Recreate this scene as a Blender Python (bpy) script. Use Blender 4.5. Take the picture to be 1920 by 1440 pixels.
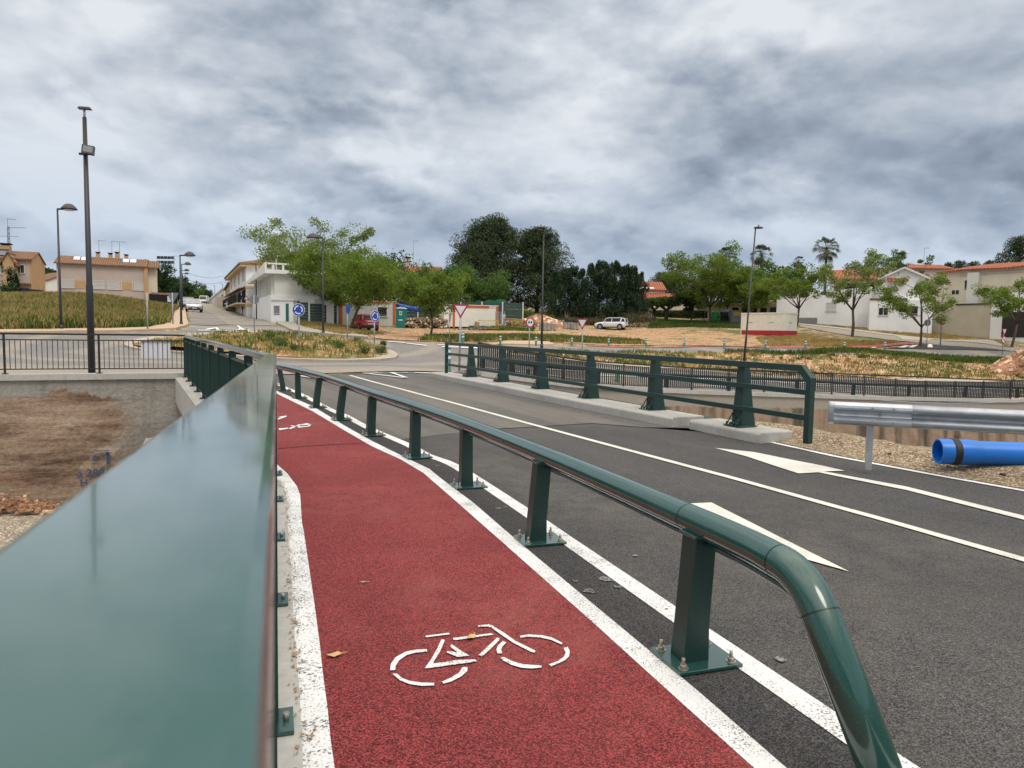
import bpy, bmesh, math, random
import numpy as np
from mathutils import Vector, Matrix
from mathutils.geometry import tessellate_polygon
R = math.radians
random.seed(7); np.random.seed(7)
scene = bpy.context.scene
for o in list(bpy.data.objects): bpy.data.objects.remove(o)
C = scene.collection

# ---------------- camera ----------------
FP = 1331.0                                    # focal length in pixels of the 1920 px wide photograph
PITCH = math.atan(100.5 / FP); ROLL = 0.0155
CAMZ = 1.50
cp, sp = math.cos(PITCH), math.sin(PITCH); cr, sr = math.cos(ROLL), math.sin(ROLL)
Fw = Vector((0, cp, -sp)); U0 = Vector((0, sp, cp)); R0 = Vector((1, 0, 0))
Rt = R0 * cr + U0 * sr; Up = U0 * cr - R0 * sr
cam_d = bpy.data.cameras.new('camera'); cam = bpy.data.objects.new('camera', cam_d); C.objects.link(cam)
m = Matrix.Identity(4)
for i in range(3): m[i][0] = Rt[i]; m[i][1] = Up[i]; m[i][2] = -Fw[i]
m[0][3], m[1][3], m[2][3] = 0, 0, CAMZ
cam.matrix_world = m
cam_d.sensor_fit = 'HORIZONTAL'; cam_d.sensor_width = 34.6; cam_d.lens = 34.6 * FP / 1920
cam_d.clip_start = 0.03; cam_d.clip_end = 5000
cam_d.dof.use_dof = True; cam_d.dof.focus_distance = 7.5; cam_d.dof.aperture_fstop = 9.0
scene.camera = cam

# ---------------- world: Nishita sky behind a broken cloud deck ----------------
SUN_EL, SUN_ROT = R(58), R(150)
w = bpy.data.worlds.new('World'); scene.world = w; w.use_nodes = True
w.cycles.sampling_method = 'MANUAL'; w.cycles.sample_map_resolution = 512
nt = w.node_tree; N = nt.nodes; Lk = nt.links
bg = N['Background']
def nd(tree, typ, **kw):
    n = tree.nodes.new(typ)
    for k, v in kw.items():
        if k == 'ins':
            for a, b in v.items(): n.inputs[a].default_value = b
        else: setattr(n, k, v)
    return n
def mth(tree, op, a, b=None, c=None, clamp=False):
    n = tree.nodes.new('ShaderNodeMath'); n.operation = op; n.use_clamp = clamp
    for i, v in enumerate((a, b, c)):
        if v is None: continue
        if isinstance(v, (int, float)): n.inputs[i].default_value = v
        else: tree.links.new(v, n.inputs[i])
    return n.outputs[0]
sky = nd(nt, 'ShaderNodeTexSky', sky_type='NISHITA', sun_disc=False, sun_elevation=SUN_EL, sun_rotation=SUN_ROT)
tc = nd(nt, 'ShaderNodeTexCoord')
nrm = nd(nt, 'ShaderNodeVectorMath', operation='NORMALIZE'); Lk.new(tc.outputs['Generated'], nrm.inputs[0])
sep = nd(nt, 'ShaderNodeSeparateXYZ'); Lk.new(nrm.outputs[0], sep.inputs[0])
zc = mth(nt, 'MAXIMUM', sep.outputs[2], 0.0)
den = mth(nt, 'ADD', zc, 0.34)
px_ = mth(nt, 'DIVIDE', sep.outputs[0], den); py_ = mth(nt, 'DIVIDE', sep.outputs[1], den)
comb = nd(nt, 'ShaderNodeCombineXYZ'); Lk.new(px_, comb.inputs[0]); Lk.new(py_, comb.inputs[1])
def noise(tree, vec, scale, detail=5, rough=.55, dist=0.0, dim='3D'):
    n = nd(tree, 'ShaderNodeTexNoise', noise_dimensions=dim)
    n.inputs['Scale'].default_value = scale; n.inputs['Detail'].default_value = detail
    n.inputs['Roughness'].default_value = rough; n.inputs['Distortion'].default_value = dist
    if vec is not None: tree.links.new(vec, n.inputs['Vector'])
    return n
n1 = noise(nt, comb.outputs[0], 1.15, 10, .50, .45)
n2 = noise(nt, comb.outputs[0], 3.4, 9, .58, .4)
n3 = noise(nt, comb.outputs[0], 0.8, 3, .5, .2)
# ragged direction used for the large cloud masses
warp = noise(nt, comb.outputs[0], 2.4, 6, .6)
ws = nd(nt, 'ShaderNodeVectorMath', operation='SUBTRACT'); Lk.new(warp.outputs['Color'], ws.inputs[0]); ws.inputs[1].default_value = (.5, .5, .5)
wm = nd(nt, 'ShaderNodeVectorMath', operation='MULTIPLY'); Lk.new(ws.outputs[0], wm.inputs[0]); wm.inputs[1].default_value = (.34, .34, .16)
wa = nd(nt, 'ShaderNodeVectorMath', operation='ADD'); Lk.new(nrm.outputs[0], wa.inputs[0]); Lk.new(wm.outputs[0], wa.inputs[1])
def rawdir(px, py): return (Fw + Rt * ((px - 960) / FP) - Up * ((py - 720) / FP))
def blob(px, py, rad, amp, asp=.45):
    d = rawdir(px, py).normalized()
    s = nd(nt, 'ShaderNodeVectorMath', operation='SUBTRACT'); Lk.new(wa.outputs[0], s.inputs[0]); s.inputs[1].default_value = d
    q = nd(nt, 'ShaderNodeVectorMath', operation='MULTIPLY'); Lk.new(s.outputs[0], q.inputs[0]); q.inputs[1].default_value = (1, .6, 1 / asp)
    l = nd(nt, 'ShaderNodeVectorMath', operation='LENGTH'); Lk.new(q.outputs[0], l.inputs[0])
    mr = nd(nt, 'ShaderNodeMapRange', interpolation_type='SMOOTHSTEP'); Lk.new(l.outputs['Value'], mr.inputs[0])
    mr.inputs[1].default_value = 0; mr.inputs[2].default_value = rad; mr.inputs[3].default_value = amp; mr.inputs[4].default_value = 0
    return mr.outputs[0]
BL = [(500, 60, .20, -.34, .9), (880, 110, .24, -.36, .8), (650, 230, .14, -.20, .6), (1300, 230, .30, -.30, .4), (1720, 200, .34, -.22, .5), (1800, 380, .32, -.36, .3),
      (1150, 440, .42, -.26, .28), (560, 420, .34, -.20, .3), (200, 120, .30, .16, .8), (1150, 60, .22, .20, .7), (1500, 60, .22, .16, .6),
      (230, 370, .22, .10, .4), (720, 330, .20, .18, .5), (1050, 380, .16, .22, .35), (380, 500, .22, .26, .25), (800, 470, .16, .10, .3), (1420, 400, .2, .16, .3), (1880, 60, .14, -.25, .8)]
# direction-space noise (no plane stretching) for billows; flattened a little towards the horizon
dsc = nd(nt, 'ShaderNodeVectorMath', operation='MULTIPLY'); Lk.new(nrm.outputs[0], dsc.inputs[0]); dsc.inputs[1].default_value = (1, 1, 1.9)
dmv = nd(nt, 'ShaderNodeVectorMath', operation='ADD'); Lk.new(dsc.outputs[0], dmv.inputs[0]); dmv.inputs[1].default_value = (0, 0, .045)
def pair(scale, detail, rough, dist):
    a_ = noise(nt, dsc.outputs[0], scale, detail, rough, dist); b_ = noise(nt, dmv.outputs[0], scale, detail, rough, dist); return a_.outputs[0], mth(nt, 'SUBTRACT', a_.outputs[0], b_.outputs[0])
v1, d1 = pair(3.2, 8, .48, .3); v2, d2 = pair(9.0, 8, .55, .2)
acc = mth(nt, 'MULTIPLY', v1, 1.15)
acc = mth(nt, 'ADD', acc, mth(nt, 'MULTIPLY', n1.outputs[0], .55))
acc = mth(nt, 'ADD', acc, mth(nt, 'MULTIPLY', v2, .30))
acc = mth(nt, 'ADD', acc, mth(nt, 'MULTIPLY', d1, 1.1))
acc = mth(nt, 'ADD', acc, mth(nt, 'MULTIPLY', d2, .55))
def puffs(scale, amp):
    global acc
    wv = nd(nt, 'ShaderNodeVectorMath', operation='ADD'); wq = noise(nt, dsc.outputs[0], scale * 1.1, 6, .6); wz = nd(nt, 'ShaderNodeVectorMath', operation='SCALE'); Lk.new(wq.outputs['Color'], wz.inputs[0]); wz.inputs['Scale'].default_value = .9 / scale
    Lk.new(dsc.outputs[0], wv.inputs[0]); Lk.new(wz.outputs[0], wv.inputs[1]); wv2 = nd(nt, 'ShaderNodeVectorMath', operation='ADD'); Lk.new(wv.outputs[0], wv2.inputs[0]); wv2.inputs[1].default_value = (.01, 0, .22 / scale)
    o_ = []
    for q in (wv, wv2):
        v = nd(nt, 'ShaderNodeTexVoronoi', feature='F1'); v.inputs['Scale'].default_value = scale; v.inputs['Detail'].default_value = 1.0; v.inputs['Roughness'].default_value = .5; Lk.new(q.outputs[0], v.inputs['Vector']); o_.append(v.outputs['Distance'])
    df = mth(nt, 'SUBTRACT', o_[1], o_[0])
    mk = nd(nt, 'ShaderNodeMapRange', interpolation_type='SMOOTHSTEP'); Lk.new(noise(nt, dsc.outputs[0], scale * .45, 3, .5).outputs[0], mk.inputs[0]); mk.inputs[1].default_value = .42; mk.inputs[2].default_value = .62
    acc = mth(nt, 'ADD', acc, mth(nt, 'MULTIPLY', mth(nt, 'MULTIPLY', df, mk.outputs[0]), amp))
puffs(5.5, .8); puffs(13.0, .42)
acc = mth(nt, 'SUBTRACT', acc, .21)
for b in BL: acc = mth(nt, 'ADD', acc, blob(*b))
ramp = nd(nt, 'ShaderNodeValToRGB'); Lk.new(acc, ramp.inputs[0])
e = ramp.color_ramp.elements
e[0].position = .05; e[0].color = (.225, .265, .325, 1)
e[1].position = 1.05 if False else 1.0; e[1].color = (.76, .79, .83, 1)
for p, c in ((.30, (.315, .365, .44, 1)), (.50, (.44, .49, .56, 1)), (.70, (.57, .61, .67, 1))):
    x = e.new(p); x.color = c
hz_ = nd(nt, 'ShaderNodeMapRange', interpolation_type='SMOOTHSTEP'); Lk.new(sep.outputs[2], hz_.inputs[0]); hz_.inputs[1].default_value = .30; hz_.inputs[2].default_value = .02
hzm = nd(nt, 'ShaderNodeMix', data_type='RGBA', blend_type='MULTIPLY'); Lk.new(hz_.outputs[0], hzm.inputs[0]); Lk.new(ramp.outputs[0], hzm.inputs['A']); hzm.inputs['B'].default_value = (.70, .785, .90, 1)
zen = nd(nt, 'ShaderNodeMapRange', interpolation_type='SMOOTHSTEP'); Lk.new(sep.outputs[2], zen.inputs[0])
zen.inputs[1].default_value = .42; zen.inputs[2].default_value = .85; zen.inputs[3].default_value = 1.0; zen.inputs[4].default_value = 2.9
cl = nd(nt, 'ShaderNodeVectorMath', operation='SCALE'); Lk.new(hzm.outputs['Result'], cl.inputs[0]); Lk.new(zen.outputs[0], cl.inputs['Scale'])
clb = nd(nt, 'ShaderNodeVectorMath', operation='SCALE'); Lk.new(cl.outputs[0], clb.inputs[0]); clb.inputs['Scale'].default_value = 10.0
mx = nd(nt, 'ShaderNodeMix', data_type='RGBA'); mx.inputs[0].default_value = .93
Lk.new(sky.outputs[0], mx.inputs['A']); Lk.new(clb.outputs[0], mx.inputs['B'])
# the cloud overhead (outside the picture) is more neutral than the blue-grey band towards the horizon
zn = nd(nt, 'ShaderNodeMapRange', interpolation_type='SMOOTHSTEP'); Lk.new(sep.outputs[2], zn.inputs[0]); zn.inputs[1].default_value = .40; zn.inputs[2].default_value = .75
tint = nd(nt, 'ShaderNodeMix', data_type='RGBA', blend_type='MULTIPLY'); Lk.new(zn.outputs[0], tint.inputs[0]); Lk.new(mx.outputs['Result'], tint.inputs['A']); tint.inputs['B'].default_value = (1.14, 1.0, .84, 1)
Lk.new(tint.outputs['Result'], bg.inputs[0]); bg.inputs[1].default_value = 0.1

sun_d = bpy.data.lights.new('sun', 'SUN'); sun_d.energy = 1.15; sun_d.angle = R(22); sun_d.color = (1, .97, .92)
sun = bpy.data.objects.new('sun', sun_d); C.objects.link(sun)
sd = Vector((math.sin(SUN_ROT) * math.cos(SUN_EL), math.cos(SUN_ROT) * math.cos(SUN_EL), math.sin(SUN_EL)))
sun.rotation_euler = sd.to_track_quat('Z', 'Y').to_euler()
scene.render.engine = 'CYCLES'
vs = scene.view_settings; vs.view_transform = 'Standard'; vs.look = 'None'; vs.gamma = 1; vs.use_curve_mapping = False; vs.exposure = 0.10

# ---------------- terrain ----------------
def P(px, py, depth):
    d = rawdir(px, py); return Vector((0, 0, CAMZ)) + d * depth
EDGE = [(-400, -40), (-40, 6), (-13.5, 18.7), (-9.4, 20.5), (-2.3, 24.6), (-1.5, 28), (3.6, 34), (9.3, 36.5), (30.4, 43), (60, 50), (400, 90)]
def edge_y(x): return float(np.interp(x, [a for a, b in EDGE], [b for a, b in EDGE]))
ctl = []
for a, b in ((-40, 6), (-26, 12.5), (-13.5, 18.7), (-11.5, 19.6), (-9.4, 20.5), (-6, 22.5), (-2.3, 24.6), (-4, 27), (-10, 25), (-18, 21), (-7, 30)): ctl.append((a, b, 0.0))
ctl += [(60, 20, -3), (60, 35, -3), (0, 10, 0), (-15, 0, 0), (20, 0, -1.), (-60, 0, 0)]
for px, py, d in [(232,650,39.5),(367,667,31.5),(480,626,46),(747,669,34.5),(600,680,30.2),(560,655,37),(450,620,52),(0,627,38),(115,620,40),(-150,628,36),
    (100,604,46),(100,578,58),(0,603,46),(0,577,58),(200,605,47),(200,581,60),(0,562,70),(100,560,70),(200,565,72),(260,574,74),(262,606,52),(290,597,66),(312,604,64),
    (330,612,62),(349,600,72),(365,586,86),(436,583.5,102),(400,570.5,180),(400,568,250),(548,605,64),(494,599,72),(534,616,58),(606,628,50),(740,636,48),(870,643,47),
    (680,621.5,67),(690,612,76),(640,607.5,80),(850,607,84),(808,634.6,52),(868,646,50),(1005,648.5,55),(1000,635,66),(1000,618,80),(1211,651,60),(1211,640,72),(1583,655,64),(1400,640,72),(1440,628,82),(1145,618,95),
    (870,700,28),(1100,728,34),(1300,738,36.5),(1600,746,39.5),(1900,754,43),(948,667,38),(1048,661,46),(1100,683,41),(1300,697,44),(1500,712,50),(1900,712,52),(1400,661.5,54),(1600,663.5,55.5),(1900,675,58),
    (1520,610,92),(1680,637,70),(1763,648,76),(1725,650,64),(1900,650,60),(1598,631,76),(1700,612,95),(1880,628,84),(1300,600,108),(1150,600,105),(1340,602,108),(1000,604,98),(60,561,90),(200,568,100),(600,600,85)]:
    q = P(px, py, d); ctl.append((q.x, q.y, q.z))
for x, y, z in [(-60,110,4.2),(-100,100,4.2),(-60,150,6),(0,150,6),(60,140,6),(120,120,6),(-30,230,9),(60,250,8),(-150,200,8),(150,200,8),(-120,30,1),(120,40,0),(-20,300,10),(200,300,10),(-250,300,10),(-300,50,4),(300,50,2),(0,600,11),(400,500,11),(-400,500,11),(10,120,4.6),(30,118,4.4)]: ctl.append((x, y, z))
ctl = np.array(ctl, float)
def _U(r2): return np.where(r2 > 1e-9, r2 * np.log(np.maximum(r2, 1e-9)), 0) * .5
S = 50.0
A = ctl[:, :2] / S; n = len(A)
K = _U(((A[:, None] - A[None]) ** 2).sum(-1)) + np.eye(n) * 6e-4
Pm = np.hstack([np.ones((n, 1)), A]); M_ = np.zeros((n + 3, n + 3)); M_[:n, :n] = K; M_[:n, n:] = Pm; M_[n:, :n] = Pm.T
sol = np.linalg.solve(M_, np.concatenate([ctl[:, 2], np.zeros(3)]))
def tps(xy):
    q = np.atleast_2d(np.asarray(xy, float)) / S
    out = np.zeros(len(q))
    for i in range(0, len(q), 4000):
        s = q[i:i + 4000]
        out[i:i + 4000] = _U(((s[:, None] - A[None]) ** 2).sum(-1)) @ sol[:n] + sol[n] + s @ sol[n + 1:]
    return out
def near_z(y):
    t = 8.0 - y
    if t <= 0: return 0.0
    return .0225 * (t - .8) if t > 1.6 else .0225 * t * t / 3.2
_cache = {}
DECKP = [(-9.75, 20.6), (-6.5, 22.6), (-2.3, 24.9), (-1.75, 24.9), (4.35, 11.0), (4.75, 10.0), (5.0, 8.95), (5.9, 8.3), (9, 8.2), (30, 8.0), (40, -12), (1.0, -12), (1.0, -4), (-.36, .2), (-2.72, 7.2)]
def in_poly(p, poly):
    x, y = p; c_ = False; j = len(poly) - 1
    for i in range(len(poly)):
        if (poly[i][1] > y) != (poly[j][1] > y) and x < (poly[j][0] - poly[i][0]) * (y - poly[i][1]) / (poly[j][1] - poly[i][1]) + poly[i][0]: c_ = not c_
        j = i
    return c_
def H(x, y):
    if y < edge_y(x) - 1e-6: return near_z(y) if in_poly((x, y), DECKP) else -6.0
    return float(tps([(x, y)])[0])
def G(px, py, h=0.0, flat=False):
    """world point where the sight line through a pixel of the photograph meets the ground (+h)"""
    d = rawdir(px, py); t = 1.2; prev = t
    f = lambda t: CAMZ + d.z * t - h - H(d.x * t, d.y * t)
    step = .4
    while t < 420:
        if f(t) < 0: break
        prev = t; t += step; step = min(step * 1.06, 3.)
    a, b = prev, t
    for _ in range(22):
        c = (a + b) / 2
        if f(c) < 0: b = c
        else: a = c
    return Vector((d.x * b, d.y * b, CAMZ + d.z * b))
def up(px, py, base):
    """height above base at which pixel row py lies, on the vertical through base"""
    # solve (base + z)  projecting to row py
    lo, hi = -8.0, 40.0
    def row(z):
        v = Vector((base.x, base.y, base.z + z - CAMZ)); return 720 - FP * v.dot(Up) / v.dot(Fw)
    for _ in range(40):
        mi = (lo + hi) / 2
        if row(mi) > py: lo = mi
        else: hi = mi
    return (lo + hi) / 2

# ---------------- mesh helpers ----------------
class MB:
    def __init__(s): s.v = []; s.f = []; s.sm = []
    def add(s, vs, fs, smooth=False):
        o = len(s.v); s.v += [tuple(v) for v in vs]; s.f += [tuple(i + o for i in f) for f in fs]; s.sm += [smooth] * len(fs); return s
    def box(s, c, d, rz=0.0, taper=1.0):
        cx, cy, cz = c; dx, dy, dz = d[0] / 2, d[1] / 2, d[2] / 2; ca, sa = math.cos(rz), math.sin(rz); vs = []
        for z, k in ((-dz, 1), (dz, taper)):
            for x, y in ((-dx, -dy), (dx, -dy), (dx, dy), (-dx, dy)):
                x *= k; y *= k; vs.append((cx + x * ca - y * sa, cy + x * sa + y * ca, cz + z))
        return s.add(vs, [(3, 2, 1, 0), (4, 5, 6, 7), (0, 1, 5, 4), (1, 2, 6, 5), (2, 3, 7, 6), (3, 0, 4, 7)])
    def b2(s, x0, x1, y0, y1, z0, z1): return s.box(((x0 + x1) / 2, (y0 + y1) / 2, (z0 + z1) / 2), (abs(x1 - x0), abs(y1 - y0), abs(z1 - z0)))
    def tube(s, pts, rad, n=12, cap=True, smooth=True, sx=1.0):
        pts = [Vector(p) for p in pts]; k = len(pts); rad = [rad] * k if isinstance(rad, (int, float)) else rad
        o = len(s.v); prevx = None; rings = []
        for i, p in enumerate(pts):
            t = (pts[min(i + 1, k - 1)] - pts[max(i - 1, 0)]).normalized()
            ref = Vector((0, 0, 1)) if abs(t.z) < .95 else Vector((1, 0, 0))
            if prevx is not None: xx = (prevx - t * prevx.dot(t)).normalized()
            else: xx = t.cross(ref).normalized()
            yy = t.cross(xx); prevx = xx
            for j in range(n):
                a = 2 * math.pi * j / n; s.v.append(tuple(p + xx * (math.cos(a) * rad[i] * sx) + yy * (math.sin(a) * rad[i])))
        for i in range(k - 1):
            for j in range(n):
                a = o + i * n + j; b = o + i * n + (j + 1) % n; s.f.append((a, b, b + n, a + n)); s.sm.append(smooth)
        if cap:
            s.f.append(tuple(o + j for j in range(n))[::-1]); s.sm.append(False)
            s.f.append(tuple(o + (k - 1) * n + j for j in range(n))); s.sm.append(False)
        return s
    def beam(s, pts, w, h, closed=False):
        """rectangular section swept along pts (mitred), w across, h up; pts at the centre"""
        pts = [Vector(p) for p in pts]; o = len(s.v); k = len(pts)
        for i, p in enumerate(pts):
            a = (p - pts[i - 1]) if i else (pts[1] - p); b = (pts[i + 1] - p) if i < k - 1 else a
            a = Vector((a.x, a.y, 0)); b = Vector((b.x, b.y, 0))
            a = a.normalized() if a.length > 1e-6 else b.normalized(); b = b.normalized() if b.length > 1e-6 else a
            t = (a + b).normalized(); nn = Vector((-t.y, t.x, 0)); kk = 1 / max(.4, t.dot(a))
            for sx_, sz in ((-1, -1), (1, -1), (1, 1), (-1, 1)): s.v.append(tuple(p + nn * (sx_ * w / 2 * kk) + Vector((0, 0, sz * h / 2))))
        for i in range(k - 1):
            for j in range(4):
                a = o + i * 4 + j; b = o + i * 4 + (j + 1) % 4; s.f.append((a, b, b + 4, a + 4)); s.sm.append(False)
        s.f.append((o, o + 3, o + 2, o + 1)); s.sm.append(False); q = o + (k - 1) * 4; s.f.append((q, q + 1, q + 2, q + 3)); s.sm.append(False)
        return s
    def bar(s, a, b, w, d=None):
        """box-section strut between two points in any direction"""
        d = d or w; a = Vector(a); b = Vector(b); t = (b - a).normalized(); ref = Vector((0, 0, 1)) if abs(t.z) < .9 else Vector((0, 1, 0))
        x = t.cross(ref).normalized() * (w / 2); y = t.cross(x.normalized()) * (d / 2)
        vs = [p + x * i + y * j for p in (a, b) for i, j in ((-1, -1), (1, -1), (1, 1), (-1, 1))]
        return s.add(vs, [(3, 2, 1, 0), (4, 5, 6, 7), (0, 1, 5, 4), (1, 2, 6, 5), (2, 3, 7, 6), (3, 0, 4, 7)])
    def prism(s, poly, axis, a, b):
        """2-D polygon extruded along axis ('x','y','z') from a to b; polygon given in the other two axes"""
        n = len(poly); vs = []
        for t in (a, b):
            for u, v in poly: vs.append({'x': (t, u, v), 'y': (u, t, v), 'z': (u, v, t)}[axis])
        return s.add(vs, [tuple(range(n))[::-1], tuple(range(n, 2 * n))] + [(i, (i + 1) % n, n + (i + 1) % n, n + i) for i in range(n)])
    def lathe(s, prof, n=16, c=(0, 0, 0), smooth=True):
        o = len(s.v)
        for r, z in prof:
            for j in range(n): a = 2 * math.pi * j / n; s.v.append((c[0] + r * math.cos(a), c[1] + r * math.sin(a), c[2] + z))
        for i in range(len(prof) - 1):
            for j in range(n):
                a = o + i * n + j; b = o + i * n + (j + 1) % n; s.f.append((a, b, b + n, a + n)); s.sm.append(smooth)
        return s
    def build(s, name, mat, parent=None, world=False, recalc=True, bevel=0.0):
        vs = s.v
        if world and parent is not None:
            inv = parent.matrix_basis.inverted(); vs = [tuple(inv @ Vector(v)) for v in s.v]
        me = bpy.data.meshes.new(name); me.from_pydata(vs, [], s.f); me.polygons.foreach_set('use_smooth', s.sm)
        me.materials.append(mat); me.update()
        if recalc:
            bm = bmesh.new(); bm.from_mesh(me); bmesh.ops.recalc_face_normals(bm, faces=bm.faces); bm.to_mesh(me); bm.free()
        o = bpy.data.objects.new(name, me); C.objects.link(o)
        if parent is not None: o.parent = parent
        if bevel:
            b = o.modifiers.new('bevel', 'BEVEL'); b.width = bevel; b.segments = 2; b.limit_method = 'ANGLE'; b.angle_limit = R(40)
        return o
def tag(o, label=None, cat=None, group=None, kind=None):
    if label: o['label'] = label
    if cat: o['category'] = cat
    if group: o['group'] = group
    if kind: o['kind'] = kind
    return o
def thing(name, label, cat, loc=(0, 0, 0), rz=0.0, group=None):
    o = bpy.data.objects.new(name, None); C.objects.link(o); o.empty_display_size = .2
    o.location = loc; o.rotation_euler = (0, 0, rz)
    o.matrix_basis = Matrix.Translation(loc) @ Matrix.Rotation(rz, 4, 'Z')
    return tag(o, label, cat, group)
def dup(root, loc, rz, label=None, group=None, scale=None, cat=None):
    def cpy(o, par):
        c = o.copy(); C.objects.link(c)
        if par is not None: c.parent = par
        for ch in [q for q in allkids.get(o.name, [])]: cpy(ch, c)
        return c
    allkids = {}
    for q in bpy.data.objects:
        if q.parent is not None: allkids.setdefault(q.parent.name, []).append(q)
    c = cpy(root, None); sc = scale if scale else root.scale[0]
    c.location = loc; c.rotation_euler = (0, 0, rz); c.scale = (sc, sc, sc) if not isinstance(sc, tuple) else sc
    return tag(c, label, cat, group)
def face_from(a, b): a = Vector(a); b = Vector(b); return math.atan2(b.y - a.y, b.x - a.x)

# ---------------- materials ----------------
def newmat(name):
    m = bpy.data.materials.new(name); m.use_nodes = True; t = m.node_tree; return m, t, t.nodes['Principled BSDF']
def wpos(t):
    g = nd(t, 'ShaderNodeNewGeometry'); return g.outputs['Position']
def ramp_(t, fac, stops):
    r = nd(t, 'ShaderNodeValToRGB'); t.links.new(fac, r.inputs[0]); e = r.color_ramp.elements
    e[0].position = stops[0][0]; e[0].color = (*stops[0][1], 1); e[1].position = stops[-1][0]; e[1].color = (*stops[-1][1], 1)
    for p, c in stops[1:-1]: x = e.new(p); x.color = (*c, 1)
    return r.outputs[0]
def mixc(t, fac, a, b, mode='MIX'):
    n = nd(t, 'ShaderNodeMix', data_type='RGBA', blend_type=mode)
    for k, v in ((0, fac), ('A', a), ('B', b)):
        if isinstance(v, (int, float)): n.inputs[k].default_value = v
        elif isinstance(v, tuple): n.inputs[k].default_value = (*v[:3], 1)
        else: t.links.new(v, n.inputs[k])
    return n.outputs['Result']
def bump(t, bs, h, strength=.3, dist=.01):
    b = nd(t, 'ShaderNodeBump'); b.inputs['Strength'].default_value = strength; b.inputs['Distance'].default_value = dist
    t.links.new(h, b.inputs['Height']); t.links.new(b.outputs[0], bs.inputs['Normal'])
def vscale(t, vec, s):
    n = nd(t, 'ShaderNodeVectorMath', operation='MULTIPLY'); t.links.new(vec, n.inputs[0]); n.inputs[1].default_value = s; return n.outputs[0]
def mat_basic(name, col, rough=.6, var=.12, scale=3.0, metal=0.0, bmp=0.0, coat=0.0, spec=.5, col2=None):
    m, t, b = newmat(name); g = wpos(t)
    n = noise(t, g, scale, 4, .6); f = ramp_(t, n.outputs[0], [(.3, (0, 0, 0)), (.7, (1, 1, 1))])
    c2 = col2 or tuple(min(1, c * (1 - var)) for c in col); c1 = tuple(min(1, c * (1 + var * .5)) for c in col)
    t.links.new(mixc(t, f, c1, c2), b.inputs['Base Color']); b.inputs['Roughness'].default_value = rough; b.inputs['Metallic'].default_value = metal
    b.inputs['Specular IOR Level'].default_value = spec
    if coat: b.inputs['Coat Weight'].default_value = coat; b.inputs['Coat Roughness'].default_value = .08
    if bmp:
        n2 = noise(t, g, scale * 12, 3, .6); bump(t, b, n2.outputs[0], bmp, .005)
    return m
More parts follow.
